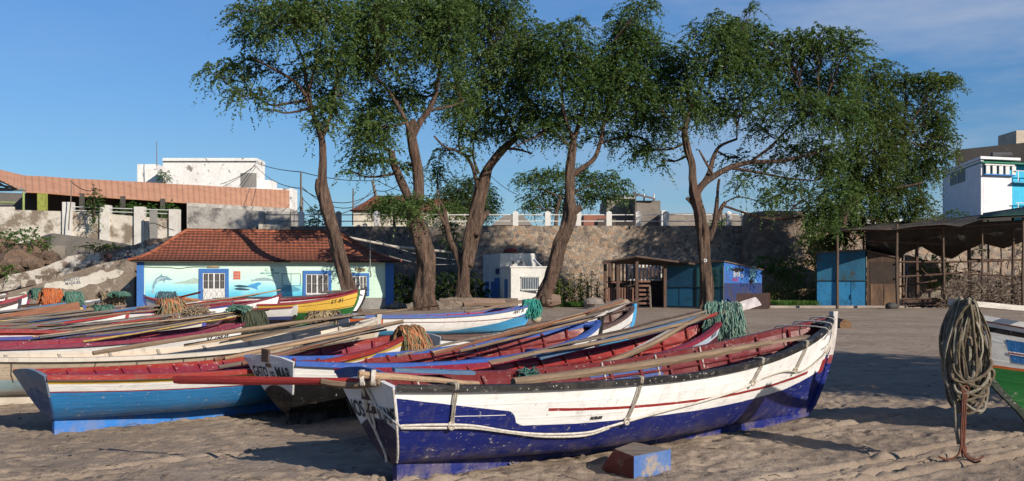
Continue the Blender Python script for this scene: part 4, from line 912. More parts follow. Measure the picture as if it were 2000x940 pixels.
# roof: hipped, flared at the eaves, clay tiles
def tilemat():
    m, t, b = newmat('clay roof tiles'); tc = N(t, 'TexCoord'); sp = N(t, 'SeparateXYZ'); t.links.new(tc.outputs['UV'], sp.inputs[0])
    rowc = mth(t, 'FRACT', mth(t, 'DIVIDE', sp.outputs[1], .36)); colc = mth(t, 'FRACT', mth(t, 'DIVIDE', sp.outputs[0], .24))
    v = coords(t); base = mixc(t, ramp(t, noise(t, v, 2.5, 6, .65), [(.35, 0.), (.65, 1.)]), (.35,.115,.06), (.26,.085,.048))
    wn = N(t, 'TexWhiteNoise'); cmb = N(t, 'CombineXYZ'); t.links.new(mth(t, 'FLOOR', mth(t, 'DIVIDE', sp.outputs[0], .24)), cmb.inputs[0]); t.links.new(mth(t, 'FLOOR', mth(t, 'DIVIDE', sp.outputs[1], .36)), cmb.inputs[1]); t.links.new(cmb.outputs[0], wn.inputs[0])
    base = mixc(t, .8, base, ramp(t, wn.outputs[0], [(0, .8), (1, 1.12)]), 'MULTIPLY')
    base = mixc(t, ramp(t, noise(t, v, .9, 7, .7), [(.56, 0.), (.72, .55)]), base, (.14,.07,.05))
    base = mixc(t, ramp(t, rowc, [(.0, .75), (.10, .75), (.2, 0.)]), base, (.10,.035,.02))  # shade in the gap between tile rows, painted as a dark line
    t.links.new(base, b.inputs['Base Color']); b.inputs['Roughness'].default_value = .85
    hgt = mth(t, 'ADD', mth(t, 'MULTIPLY', mth(t, 'SUBTRACT', 1., rowc), 2.2), mth(t, 'MULTIPLY', mth(t, 'SINE', mth(t, 'MULTIPLY', colc, 6.283)), .12))
    bump(t, b, hgt, 1., .09); return m
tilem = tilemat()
def hiproof(x0, y0, x1, y1, ze, zr, rx0, rx1, ry, flare=.18, n=10, parent=None, mat=None, steps=True):
    E = [Vector((x0,y0,ze)), Vector((x1,y0,ze)), Vector((x1,y1,ze)), Vector((x0,y1,ze))]; Ra = Vector((rx0,ry,zr)); Rb = Vector((rx1,ry,zr))
    mb = MB()
    for a, b, c, d in ((E[0],E[1],Rb,Ra), (E[1],E[2],Rb,Rb), (E[2],E[3],Ra,Rb), (E[3],E[0],Ra,Ra)):
        ln = (b-a).length; sl = ((c+d)/2-(a+b)/2).length; rows = []
        ex = (b-a).normalized(); k = n if steps else 6
        for i in range(k):
            for e in (0, 1):       # each course lifts a little above the next: real stepped courses
                f = (i+e)/k; zf = f-flare*math.sin(math.pi*f)*(1-f)*1.1
                l = a.lerp(d, f); r_ = b.lerp(c, f); zz = ze+(zr-ze)*zf+(0.035*(1-e) if steps else 0)
                l = Vector((l.x,l.y,zz)); r_ = Vector((r_.x,r_.y,zz)); rows.append((l, r_, f))
        vs = []; uv = []
        for l, r_, f in rows:
            for q in range(2):
                p = (l, r_)[q]; vs.append(p); uv.append(((p-a).dot(ex), f*sl))
        mb.add(vs, [(i*2,i*2+1,i*2+3,i*2+2) for i in range(len(rows)-1)], 0, uv)
    mb.add([E[0],E[1],E[2],E[3]], [(3,2,1,0)]); 
    return mb.build('roof', mat or tilem, parent)
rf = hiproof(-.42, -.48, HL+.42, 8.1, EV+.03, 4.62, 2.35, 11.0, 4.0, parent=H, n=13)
mb = MB(); mb.tube([(2.35,4,4.66), (11.0,4,4.66)], .10, 8)
for a, b in (((2.35,4,4.66),(-.40,-.46,EV+.1)), ((11,4,4.66),(HL+.40,-.46,EV+.1))):
    a = Vector(a); b = Vector(b); pts = []
    for i in range(13):
        f = 1-i/12; p = b.lerp(a, f); p.z = EV+.08+(4.62-EV)*(f-.18*math.sin(math.pi*f)*(1-f)*1.1); pts.append(p)
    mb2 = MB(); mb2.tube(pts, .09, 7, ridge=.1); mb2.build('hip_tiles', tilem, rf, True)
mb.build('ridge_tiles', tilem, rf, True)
MB().box2((-.40,-.44,EV-.03), (HL+.40,8.06,EV+.02)).build('eave_board', surf('dark eave wood', (.09,.06,.05), None, 3), H)

# ---------------------------------------------------------------- land behind the beach
def terrain(name, xs_, ys_, fz, m, sub=1):
    X, Y = np.meshgrid(xs_, ys_); vs = [(x, y, fz(x, y)) for y in ys_ for x in xs_]; nx_ = len(xs_)
    mb = MB(); mb.add(vs, [(j*nx_+i, j*nx_+i+1, (j+1)*nx_+i+1, (j+1)*nx_+i) for j in range(len(ys_)-1) for i in range(nx_-1)])
    o = mb.build(name, m, None, True, angle=180); return struct(o)
dirt = surf('dry hillside earth', (.20,.155,.11), (.12,.095,.07), .8, .95, .8, .1, stain=(.08,.10,.03), stain_scale=.35, stain_lo=.54, stain_hi=.62)
def sm(a, b, x): x = max(0, min(1, (x-a)/(b-a))); return x*x*(3-2*x)
def fill(x, y):      # hillside on the left, rising to the upper street
    f = sm(66, 80, y)
    zz = 5.4*f*(.75+.25*mnoise.noise(Vector((x*.15, y*.15, 0))))+.5*mnoise.noise(Vector((x*.35, y*.35, 3)))*min(1, f*4)*(1-f)
    ramp_ = .4+1.9*sm(-37, -24, x)
    return max(zz, ramp_ if 64.6 < y < 72 else (ramp_ if y >= 72 else -.4)) if y > 65 else -.4
terrain('hillside', np.linspace(-75, -17.5, 90), np.linspace(65.05, 81, 36), fill, dirt)
terrain('upper_ground', np.linspace(-160, 160, 60), [80.6, 83, 90, 110, 140, 200, 320, 600], lambda x, y: 5.7+max(0, (y-110))*.012+(max(0, x-28)*.13 if x > 28 else 0), dirt)

smooth_w = surf('weathered whitewash', (.60,.56,.49), (.50,.45,.37), .7, .9, .6, .04, stain=(.20,.16,.12), stain_scale=.55, stain_lo=.47, stain_hi=.56)
patchy = surf('flaking whitewash over brown render', (.55,.51,.45), (.45,.40,.33), .9, .9, .8, .05, stain=(.17,.13,.10), stain_scale=.45, stain_lo=.44, stain_hi=.50)
brownr = surf('brown stained render', (.25,.20,.155), (.17,.135,.105), .8, .95, .8, .05, stain=(.48,.43,.36), stain_scale=.6, stain_lo=.56, stain_hi=.64)
greyst = stonewall('grey rubble', [(.16,.13,.11), (.22,.18,.15), (.12,.10,.09), (.19,.16,.13)], (.25,.22,.18), 1.8)
def topwall(pts, thick, m, name, label, base=None, cap=None, jag=0, cat='wall', low=0):
    """wall following pixel top line: pts = [(px, py, d, base_z)]"""
    V_ = [(P(a, b, d), bz) for a, b, d, bz in pts]; mb = MB(); vs = []; out = []
    for i in range(len(V_)-1):
        (p, b0), (q, b1) = V_[i], V_[i+1]; n = max(2, int((q-p).length/.5))
        for k in range(n+(1 if i == len(V_)-2 else 0)):
            f = k/n; c = p.lerp(q, f); bz = b0+(b1-b0)*f
            if jag: c.z += jag*mnoise.noise(Vector((c.x*1.3, c.y, 7)))
            out.append((c, bz))
    for c, bz in out:
        for y, z in ((0, bz), (0, c.z), (thick, c.z+.02), (thick, bz)): vs.append(Vector((c.x, c.y+y, z)))
    n = len(out); fs = [(i*4+j, i*4+4+j, i*4+4+(j+1) % 4, i*4+(j+1) % 4) for i in range(n-1) for j in range(4)]+[(0,1,2,3), (n*4-1, n*4-2, n*4-3, n*4-4)]
    o = centre(mb.add(vs, fs).build(name, m)); return tag(o, label, cat)
# ramp walls, left
topwall([(-180,590,65,-.2), (0,574,65,-.2), (60,560,65,-.2), (130,536,65,-.2), (200,514,65,-.2), (246,506,65,-.2), (262,502,65,-.2)], .5, brownr, 'ramp_wall', 'low brown ramp wall with flaking white paint, at the back of the left boats')
mb = MB()
for (px, py, w_, h_) in ((62,566,60,16), (105,552,45,20), (150,545,60,24), (190,535,50,24), (222,528,36,16), (28,575,40,10)):
    c = P(px, py+8, 64.97); n = 14
    vs = [c]+[c+Vector((math.cos(a)*w_/2*.0325*(1+.35*mnoise.noise(Vector((a*2, px, 0)))), -.006, math.sin(a)*h_/2*.0325*(1+.4*mnoise.noise(Vector((a*2, px, 4))))+math.cos(a)*w_/2*.0325*.22)) for a in np.linspace(0, 6.283, 24)[:-1]]
    mb.add(vs, [(0, i, i % 23+1) for i in range(1, 24)])
o = centre(mb.build('whitewash_patch', surf('old whitewash', (.60,.57,.50), (.5,.46,.38), 1.4, .9, .5, .02, stain=(.25,.2,.15), stain_scale=1.2, stain_lo=.56, stain_hi=.62)))
RW = bpy.data.objects['ramp_wall']; o.parent = RW; o.location = o.location-RW.location
for body, px, py, sz in (('NELITO', 141, 548, .28), ('MANUEL', 143, 555, .26), ('12', 248, 562, .3)):
    c = P(px, py, 64.93); q = text_on(lambda a, b: c+Vector((a, 0, b+a*.12)), body, sz, 'graffiti', surf('faded slate paint', (.16,.18,.22), (.3,.3,.3), 5) if px < 200 else WP, None); q.parent = RW; q.location = -RW.location
topwall([(-160,560,69.5,0), (0,543,69.5,.4), (60,528,69.5,.6), (110,512,69.5,.9), (132,503,69.5,1.4), (160,499,69.5,1.6), (215,488,69.5,1.9), (250,483,69.5,2.0), (290,468,70.5,2.0), (345,461,72,2.0), (380,470,72,2.)], .5, patchy, 'stair_wall', 'crumbling whitewashed wall climbing behind the two walkers', jag=.22)
topwall([(80,462,76.5,2), (100,456,76,2), (180,466,76,2), (250,478,76,2)], .4, surf('grey cement', (.19,.17,.15), (.13,.12,.105), .8, .9, .6, .04), 'terrace_wall', 'plain grey terrace wall below the pillared white wall')
topwall([(88,480,74.5,1.5), (118,480,74.5,1.5)], .8, surf('cement block', (.30,.26,.22), (.22,.19,.16), 1.5, .9), 'cement_block', 'square cement block on the slope below the grey terrace wall', cat='block')
MW = topwall([(-120,404,80,4.4), (24,404,80,4.4), (25,410,80,4.4), (126,413,80,4.4), (200,417,80,4.4), (280,424,80.0,4.4), (345,428,80,4.4)], .4, smooth_w, 'street_wall', 'stained white street wall with short pillars below the orange roofed pavilion')
for i, (px, t_) in enumerate(((132,395), (205,401), (272,404), (340,409))):
    a = P(px, t_, 79.9); MB().box2((a.x-.36,79.75,4.3), (a.x+.36,80.45,a.z)).build('pillar', WP if 0 else surf('white pillar paint', (.62,.60,.56), (.5,.47,.42), 1, .85, stain=(.3,.26,.2), stain_scale=1, stain_lo=.6, stain_hi=.7), MW).location = -MW.location
for (p0, p1) in ((138,200),(212,266),(278,334)):
    mb = MB(); 
    for yy in (404, 411): mb.tube([P(p0, yy+(p0-138)*.03, 80), P(p1, yy+(p1-138)*.03, 80)], .035, 5)
    for k, yy in enumerate((404, 411)):
        m_ = MB(); m_.tube([P(p0, yy+(p0-138)*.035, 80), P(p1, yy+(p1-138)*.035, 80)], .035, 5); m_.build('rail', WP, MW).location = -MW.location
topwall([(292,411,78.5,3), (305,411,78.5,3)], .3, surf('grey slab', (.28,.27,.25), None, 1.5), 'gate_slab', 'narrow grey slab gatepost standing before the street wall', cat='post')
# broken whitewashed steps
ST = empty('stone_steps', P(60,548,68.6), 0, 'broken whitewashed stone steps climbing the slope behind the ramp wall', 'steps')
for k in range(22):
    px = 40+k*13.5; yt = 548-k*3.7; a = P(px, yt, 68.4+k*.05); b = P(px+15+rnd.uniform(-2,3), yt, 68.4)
    o = MB(); x0_, x1_ = a.x, b.x; h = rnd.uniform(-.08,.08); vs = [(x0_+rnd.uniform(-.06,.06), a.y+q*.9+rnd.uniform(-.1,.1), z) for z in (a.z-.9, a.z+h) for q in (0,1)]
    vs = []
    for z, j in ((a.z-1.0, 0), (a.z+h, .07)):
        for x_, y_ in ((x0_,0),(x1_,0),(x1_,.9),(x0_,.9)): vs.append((x_+rnd.uniform(-j,j), a.y+y_+rnd.uniform(-j,j), z+rnd.uniform(-j,j)))
    o.add(vs, [(0,3,2,1), (4,5,6,7), (0,1,5,4), (1,2,6,5), (2,3,7,6), (3,0,4,7)])
    q = o.build('step', surf('broken whitewashed stone', (.58,.54,.47), (.42,.36,.29), 1.6, .95, .9, .05, stain=(.15,.115,.09), stain_scale=1.5, stain_lo=.47, stain_hi=.53), ST); q.location = -ST.location
# rocks and bushes on the slope
rockm = surf('reddish rock', (.22,.145,.10), (.13,.09,.065), 1.2, .95, 1., .15)
for i, (px, py, d, r_) in enumerate(((30,500,72,1.1), (50,490,73,1.0), (62,512,71,.8), (20,520,71,1.2), (5,480,74,1.0), (95,500,73,.8), (75,478,74,.7), (8,508,72,.8))):
    mb = MB(); mb.ball((0,0,r_*.3), r_, 9, (1.1,.9,.75), 0, .45, i+2); o = mb.build('boulder', rockm, None, True, P(px, py, d)-Vector((0,0,r_*.6)), 30)
    tag(o, 'reddish boulder among the rocks tumbled on the slope at the left edge', 'rock', 'boulders on the left slope')
# pavilion
PA = P(-150, 440, 88); 
roofm = None
def corr():
    m, t, b = newmat('orange roofing sheets'); tc = N(t, 'TexCoord'); sp = N(t, 'SeparateXYZ'); t.links.new(tc.outputs['UV'], sp.inputs[0]); v = coords(t)
    f = mth(t, 'FRACT', mth(t, 'DIVIDE', sp.outputs[0], .62))
    base = mixc(t, ramp(t, noise(t, v, .8, 6, .6), [(.35, 0.), (.65, 1.)]), (.47,.25,.155), (.40,.20,.12))
    base = mixc(t, ramp(t, f, [(0, .6), (.1, 0.), (1, 0.)]), base, (.25,.11,.07))
    base = mixc(t, ramp(t, noise(t, v, .5, 7, .7), [(.58, 0.), (.75, .5)]), base, (.3,.2,.14))
    t.links.new(base, b.inputs['Base Color']); b.inputs['Roughness'].default_value = .8
    bump(t, b, mth(t, 'SINE', mth(t, 'MULTIPLY', f, 6.283)), .6, .05); return m
corrm = corr()
PV = empty('market_pavilion', P(50, 425, 90), 0, 'long open pavilion with a curving orange sheet roof above the left wall', 'pavilion'); PV.location.z = 5.7
def pv(o): o.parent = PV; o.location = -PV.location; return o
E0, E1 = P(50,374,89), P(565,409,111); R0, R1 = P(48,343,95), P(565,372,117); Bk0, Bk1 = P(50,358,101)-Vector((0,0,1)), P(565,390,123)-Vector((0,0,1))
mb = MB(); n = 24; ln = (E1-E0).length
vs = []; uv = []
for i in range(n+1):
    f = i/n; jz = .05*mnoise.noise(Vector((f*9, 0, 0)))
    for p, q, t_ in ((E0,E1,0), (R0,R1,1), (Bk0,Bk1,2)): vs.append(p.lerp(q, f)+Vector((0,0,jz))); uv.append((f*ln, t_))
mb.add(vs, [(i*3+j, i*3+3+j, i*3+4+j, i*3+1+j) for i in range(n) for j in range(2)], 0, uv)
W0 = P(-200, 292, 76); W1_ = P(-195, 318, 70)
mb.add([E0, R0, P(-130,300,93), P(-60,320,84)], [(0,1,2,3)], 0, [(0,0), (0,1), (8,1), (8,0)])
roof = pv(mb.build('roof', corrm, None)); 
md = roof.modifiers.new('s', 'SOLIDIFY'); md.thickness = .10; md.offset = -1
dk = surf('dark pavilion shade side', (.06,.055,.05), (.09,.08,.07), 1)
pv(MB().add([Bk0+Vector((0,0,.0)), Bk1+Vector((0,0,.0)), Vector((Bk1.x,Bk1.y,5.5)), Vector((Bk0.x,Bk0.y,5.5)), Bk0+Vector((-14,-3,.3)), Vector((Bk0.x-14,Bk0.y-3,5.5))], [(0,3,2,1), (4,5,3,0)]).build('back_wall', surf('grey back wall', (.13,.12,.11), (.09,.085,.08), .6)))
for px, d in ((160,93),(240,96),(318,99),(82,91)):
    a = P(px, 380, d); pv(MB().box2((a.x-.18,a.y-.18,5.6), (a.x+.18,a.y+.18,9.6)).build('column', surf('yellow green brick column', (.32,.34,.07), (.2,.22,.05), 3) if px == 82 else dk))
a = P(83, 380, 88.6); pv(MB().box2((a.x-.32,a.y-.3,5.6), (a.x+.32,a.y+.3,9.2)).build('brick_column', surf('yellow green brick column', (.32,.34,.07), (.2,.22,.05), 3)))
a = P(46, 380, 88.0); pv(MB().tube([(a.x,a.y,5.6), (a.x,a.y,9.3)], .10, 8).build('green_post', surf('pale green post', (.28,.36,.12), None, 3)))
mb = MB()
for a, b in (((-100,361),(50,372)), ((-100,345),(46,370)), ((0,352),(46,372)), ((-30,340),(20,371)), ((0,372),(46,372))): 
    q = MB(); q.tube([P(a[0],a[1],88.5), P(b[0],b[1],88.5)], .09, 5); pv(q.build('truss_member', surf('grey steel truss', (.22,.22,.2), None, 2)))
for yy in (396,): pv(MB().tube([P(-60,yy-2,87), P(30,yy,87)], .07, 5).build('green_rail', surf('pale green post', (.28,.36,.12), None, 3)))
pv(MB().box2((P(-90,400,93).x,93,6.2), (P(28,400,93).x,93.2,8.5)).build('window_band', surf('blue grey panes', (.10,.17,.26), (.04,.07,.1), .9, .4)))
q = P(365,402,100); q2 = P(566,420,109)
mb = MB(); mb.add([Vector((q.x,q.y,5.6)), Vector((q2.x,q2.y,5.6)), Vector((q2.x,q2.y,P(566,408,109).z)), Vector((q.x,q.y,P(365,398,100).z))], [(0,1,2,3)])
wallp = surf('peeling grey white wall', (.42,.40,.37), (.32,.30,.27), .8, .9, .5, .04, stain=(.14,.13,.12), stain_scale=.5, stain_lo=.5, stain_hi=.6)
vs = [Vector((q.x,q.y,4)), Vector((q2.x,q2.y,4)), Vector((q2.x,q2.y,P(566,407,109).z)), Vector((q.x,q.y,P(365,396,100).z))]; vs += [v+Vector((-.3,8,0)) for v in vs]
o = pv(MB().add(vs, [(0,1,2,3), (4,7,6,5), (0,3,7,4), (1,5,6,2), (3,2,6,7)]).build('end_building', wallp))
for px in (420, 468): a = P(px, 425, 104); pv(MB().box2((a.x-.5,a.y-1.6,P(0,432,104).z), (a.x+.5,a.y+1,P(0,416,104).z)).build('blocked_window', surf('blocked grey window', (.22,.21,.2), None, 1)))
# lower white wall in front of the pavilion building
topwall([(366,402,83,4.6), (505,412,83,4.6), (566,414,83,5)], .4, wallp, 'peeling_wall', 'peeling grey white wall under the right end of the orange roof')
topwall([(566,440,79.6,4.5), (505,438,79.6,4.0)][::-1], .3, smooth_w, 'low_white_wall', 'low white wall left of the leaning trunk top')
# white block building
WB = empty('white_block_building', P(390, 400, 128), 0, 'blocky white building with stained top edge behind the orange roof', 'building'); WB.location.z = 5.7
wbm = surf('bright stained whitewash', (.76,.75,.72), (.66,.64,.61), .35, .85, .3, .03, stain=(.22,.20,.18), stain_scale=.9, stain_lo=.585, stain_hi=.64)
for i, (x0, x1, t_, d, dd) in enumerate(((268,306,321,130,4), (318,502,311,126,4), (500,530,352,127,3), (526,571,368,128,3))):
    a = P(x0, t_, d); b = P(x1, t_, d)
    o = MB().box2((a.x,d,4), (b.x,d+dd,a.z)).build('wall', wbm, WB); o.location = -WB.location
a = P(470,338,125.95); b = P(501,366,125.95); MB().box2((a.x,a.y,b.z), (b.x,a.y+1,a.z)).build('grey_panel', surf('bare grey panel', (.26,.25,.23), None, .5), WB).location = -WB.location
for x0, x1, t_ in ((318,502,309),): a = P(x0,t_,125.8); b = P(x1,t_,125.8); MB().box2((a.x,125.7,a.z-.35), (b.x,130,a.z)).build('parapet', wbm, WB).location = -WB.location

# ---------------------------------------------------------------- sea wall, railing
wallm = stonewall('brown rubble masonry', [(.24,.17,.12), (.33,.24,.17), (.14,.11,.09), (.38,.30,.22), (.21,.155,.12), (.34,.22,.14), (.19,.165,.14)], (.35,.295,.235), 2.8, .07)
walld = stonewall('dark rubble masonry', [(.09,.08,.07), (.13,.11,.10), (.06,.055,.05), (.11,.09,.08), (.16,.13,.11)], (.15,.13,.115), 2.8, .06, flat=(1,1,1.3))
def bigwall(x0, x1, y, ztop, m, name, label):
    mb = MB(); nx_ = int((x1-x0)/.6); nz_ = 12; vs = []
    for i in range(nx_+1):
        for j in range(nz_+1):
            x = x0+(x1-x0)*i/nx_; z = -.3+(ztop+.3)*j/nz_; lean = .9*(1-j/nz_)
            if j < 8: lean += .25
            vs.append((x, y-lean+.12*mnoise.noise(Vector((x*.8, 0, z*.8))), z))
    k = nz_+1; fs = [(i*k+j, (i+1)*k+j, (i+1)*k+j+1, i*k+j+1) for i in range(nx_) for j in range(nz_)]
    b = len(vs); vs += [(x0+(x1-x0)*i/nx_, y+.8, ztop) for i in range(nx_+1)]
    fs += [(i*k+nz_, (i+1)*k+nz_, b+i+1, b+i) for i in range(nx_)]
    mb.add(vs, fs); o = centre(mb.build(name, m, None, True, angle=60)); return tag(o, label, 'wall')
zt = P(0,441,80).z
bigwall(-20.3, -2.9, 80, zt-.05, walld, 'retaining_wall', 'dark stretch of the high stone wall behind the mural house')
SWL = bigwall(-2.9, 46, 80, zt, wallm, 'retaining_wall', 'long brown stone retaining wall under the white posted railing')
# round bastion
mb = MB(); vs = []; n = 40; zs_ = [-.3+ (P(0,414,77).z+.3)*j/12 for j in range(13)]
for j, z in enumerate(zs_):
    for i in range(n):
        a = 2*math.pi*i/n; r_ = 2.35+.35*(1-j/12)+.09*mnoise.noise(Vector((math.cos(a)*3, math.sin(a)*3, z)))
        zz = z+(.35*mnoise.noise(Vector((a*3, 1, 0))) if j == 12 else 0)
        vs.append((r_*math.cos(a), r_*math.sin(a), zz))
fs = [(j*n+i, j*n+(i+1) % n, (j+1)*n+(i+1) % n, (j+1)*n+i) for j in range(12) for i in range(n)]+[tuple(12*n+i for i in range(n))]
o = mb.add(vs, fs).build('round_bastion', stonewall('bastion masonry', [(.19,.13,.09), (.24,.175,.12), (.13,.10,.08), (.27,.21,.155), (.17,.12,.09)], (.22,.18,.14), 1.7, .05), None, True, G(1512, 79), 50); tag(o, 'round stone bastion at the right end of the railing, under the big tree', 'tower')
# broken wall and rock right of the bastion
topwall([(1548,425,80,0), (1580,440,80,0), (1600,470,79,0), (1640,480,79,0)], 1.5, wallm, 'broken_wall', 'ragged broken wall end right of the round bastion', jag=.5)
mb = MB(); mb.ball((0,0,.9), 1.9, 12, (1.2,1,.95), 0, .5, 9); tag(mb.build('rock_outcrop', surf('tan rock', (.27,.185,.12), (.18,.12,.08), .9, .95, 1., .2), None, True, G(1545,74), 30), 'large tan rock at the foot of the round bastion', 'rock')
# railing: each post a thing, rails between them parts of one railing
RL = empty('street_railing', (P(1000,440,80).x,80,zt), 0, 'white posted street railing with two pipes on top of the stone wall', 'railing')
postm = surf('white post paint', (.66,.65,.62), (.55,.53,.5), .9, .8, stain=(.3,.28,.25), stain_scale=1.5, stain_lo=.62, stain_hi=.72); postg = surf('grey post', (.25,.24,.23), (.18,.17,.16), 1)
px_posts = [510,587,660,735,870,939,1007,1070,1130,1190,1247,1302,1365,1425,1455]
for i, px in enumerate(px_posts):
    a = P(px, 440, 80); g = px in (510,660); hh = 1.15 if px != 1130 else 1.1
    mb = MB(); w_ = .21 if px < 1400 else .18; hh = 1.05
    mb.add([(a.x+sx_*w_, 80.3+sy_*w_, zt+z) for z in (-.02, hh) for sx_, sy_ in ((-1,-1),(1,-1),(1,1),(-1,1))]+[(a.x,80.3,zt+hh+.13)], [(0,3,2,1), (0,1,5,4), (1,2,6,5), (2,3,7,6), (3,0,4,7), (4,5,8), (5,6,8), (6,7,8), (7,4,8)])
    o = mb.build('post', postg if g else postm, RL); o.location = -RL.location
for i in range(len(px_posts)-1):
    for hz_ in (.36, .86):
        a = P(px_posts[i], 440, 80).x+.2; b = P(px_posts[i+1], 440, 80).x-.2
        o = MB().tube([(a,80.3,zt+hz_), (b,80.3,zt+hz_+.01)], .04, 5).build('pipe_rail', postg if px_posts[i] < 870 else postm, RL); o.location = -RL.location
o = None
# long pale pipe slanting down from the house roof
tag(centre(MB().tube([P(655,459,70), P(770,482,70), P(882,493,70)], .09, 8).build('drain_pipe', surf('pale pipe', (.55,.50,.42), (.42,.38,.32), 2), None, True)), 'long pale pipe slanting down the dark stone wall', 'pipe')
for k, (a, b) in enumerate((((735,470),(950,505)), ((760,500),(945,505)))):
    tag(centre(MB().tube(sag(P(a[0],a[1],66), P(b[0],b[1],72), .5), .02, 4).build('wire', surf('grey wire', (.3,.3,.3), None, 4))), ['upper thin wire strung from the house to the white kiosk', 'lower thin wire sagging to the white kiosk'][k], 'wire')
# lamp pole at the house
LP = empty('bracket_pole', P(723,540,57.5), 0, 'thin hanging pole and wire before the right end of the mural house', 'pole')
a = P(723,462,58.2); b = P(723,533,58.2)
LP.location = b
mb = MB(); mb.tube([a-b, Vector((0,0,0))], .025, 5); mb.tube([Vector((-.0,0,.1)), Vector((.05,0,-.15)), Vector((-.04,0,-.25))], .04, 5); mb.build('wire_drop', surf('grey wire', (.3,.3,.3), None, 4), LP)
tag(centre(MB().tube(spline([P(p,q,62.4) for p, q in ((540,490),(575,489),(600,478),(640,466),(660,462))], 4), .02, 4).build('cable', surf('orange brown cable', (.4,.2,.12), None, 4), None, True)), 'pale cable lying across the tiles of the mural house roof', 'cable')
# ---------------------------------------------------------------- white kiosk
def under(o, root): o.parent = root; o.location = -root.location; return o
K = empty('white_kiosk', G(1010, 68), 0, 'small white kiosk with blue doors and a barred window below the stone wall', 'kiosk')
kw = surf('kiosk whitewash', (.62,.61,.58), (.52,.51,.48), .8, .85, .3, .02, stain=(.24,.22,.19), stain_scale=.9, stain_lo=.60, stain_hi=.70)
d = 66
a0 = P(998,523,d); a1 = P(1072,523,d); zt_ = P(0,523,d).z; z0_ = 0
def quadprism(A, Bp, C, D, z0, z1): 
    vs = [Vector((p[0],p[1],z)) for z in (z0, z1) for p in (A, Bp, C, D)]
    return MB().add(vs, [(0,3,2,1), (4,5,6,7), (0,1,5,4), (1,2,6,5), (2,3,7,6), (3,0,4,7)])
# lower front room
A = (a0.x, 66); Bq = (a1.x, 66.6); D_ = (P(976,0,69).x, 69.6); C_ = (Bq[0]+.6, 70)
under(quadprism(A, Bq, C_, D_, 0, zt_).build('front_room', kw), K)
under(quadprism((A[0]-.06,A[1]-.06), (Bq[0]+.06,Bq[1]-.06), C_, D_, zt_+.003, zt_+.10).build('roof_slab', kw), K)
# upper block behind
u0 = P(977,495,70); u1 = P(1043,495,70.5); l0 = P(944,500,75)
under(quadprism((u0.x,70), (u1.x,70.5), (u1.x+.3,75.5), (l0.x,75), 0, u0.z).build('rear_room', kw), K)
blu = surf('kiosk blue paint', (.04,.16,.40), (.03,.12,.32), 2, .6)
# barred window
def facept(px, z, off=.03):      # along the front face
    k = (px-1000)/FPX; dx = Bq[0]-A[0]; dy = Bq[1]-A[1]; s_ = (k*A[1]-A[0])/(dx-k*dy); return Vector((A[0]+dx*s_, A[1]+dy*s_-off, z))
w0, w1 = facept(1019, 0), facept(1052, 0); zz0, zz1 = P(0,566,66).z, P(0,541,66).z
wr = under(MB().box2((w0.x,w0.y-.02,zz0), (w1.x,w1.y+.06,zz1)).build('barred_window', surf('blue grey glass', (.09,.14,.2), None, 1, .3)), K)
g = MB()
for k in range(11): x = w0.x+(w1.x-w0.x)*k/10; g.tube([(x,w0.y-.06,zz0), (x,w0.y-.06,zz1)], .017, 4)
for z in (zz0, zz1): g.box2((w0.x-.04,w0.y-.09,z-.04), (w1.x+.04,w0.y+.02,z+.04))
g.build('grille', WP, wr)
wf = MB(); wf.box2((w0.x-.08,w0.y-.03,zz0-.09), (w1.x+.08,w0.y+.05,zz0-.041)); wf.build('sill', WP, wr)
# doors on the shaded left faces
def leftface(P0, P1, px0, px1, zlo, zhi, nm, m):
    def pt(px, z, off):
        k = (px-1000)/FPX; dx = P1[0]-P0[0]; dy = P1[1]-P0[1]; s_ = (k*P0[1]-P0[0])/(dx-k*dy); nrm = Vector((-dy, dx, 0)).normalized()
        if nrm.x > 0: nrm = -nrm
        return Vector((P0[0]+dx*s_, P0[1]+dy*s_, z))+nrm*off
    vs = [pt(px0,zlo,.0), pt(px1,zlo,.0), pt(px1,zhi,.0), pt(px0,zhi,.0), pt(px0,zlo,.05), pt(px1,zlo,.05), pt(px1,zhi,.05), pt(px0,zhi,.05)]
    return under(MB().add(vs, [(0,1,2,3), (4,7,6,5), (0,4,5,1), (1,5,6,2), (2,6,7,3), (3,7,4,0)]).build(nm, m), K)
leftface((u0.x,70), (l0.x,75), 949, 955, .1, 1.6, 'blue_door', blu); leftface((u0.x,70), (l0.x,75), 960, 965, .1, 1.6, 'blue_door', blu); leftface((u0.x,70), (l0.x,75), 966.5, 976, .5, 1.85, 'blue_shutter', blu); leftface((u0.x,70),(l0.x,75), 969, 975.5, 2.1, 2.5, 'blue_vent', surf('dark blue vent', (.03,.06,.12), None, 2))
leftface(A, D_, 986.5, 991.5, .1, 1.75, 'blue_door', blu)
under(MB().ball(P(1008,533,65.9)+Vector((0,0,.7)), .0001, 3).build('nail', blu), K) if False else None
c = P(1003,500,70.2); o = MB().box2((c.x-1.2,c.y+.3,c.z+.18), (c.x+.1,c.y+1.5,c.z+.2)); 
mb = MB(); mb.tube([P(997,494,71), P(997,490,71)], .5, 12); mb.ball(P(997,489,71), .5, 6, (1,1,.35)); tag(centre(mb.build('water_drum', surf('red brown tank', (.22,.05,.035), (.14,.04,.03), 2), None, True)), 'red brown lidded tank on the kiosk roof', 'tank')
for px in (1003, 1018): 
    pp = P(px, 513, 70.15); under(MB().tube([pp+Vector((0,.05,0)), pp+Vector((0,-.08,0))], .09, 10).build('vent_pipe', surf('dark vent', (.04,.04,.045), None, 2)), K)
tag(centre(MB().tube([P(1043,508,69), P(1068,532,66.5)], .08, 6).build('roof_board', WP, None)), 'white board leaning from the upper to the lower kiosk roof', 'board')
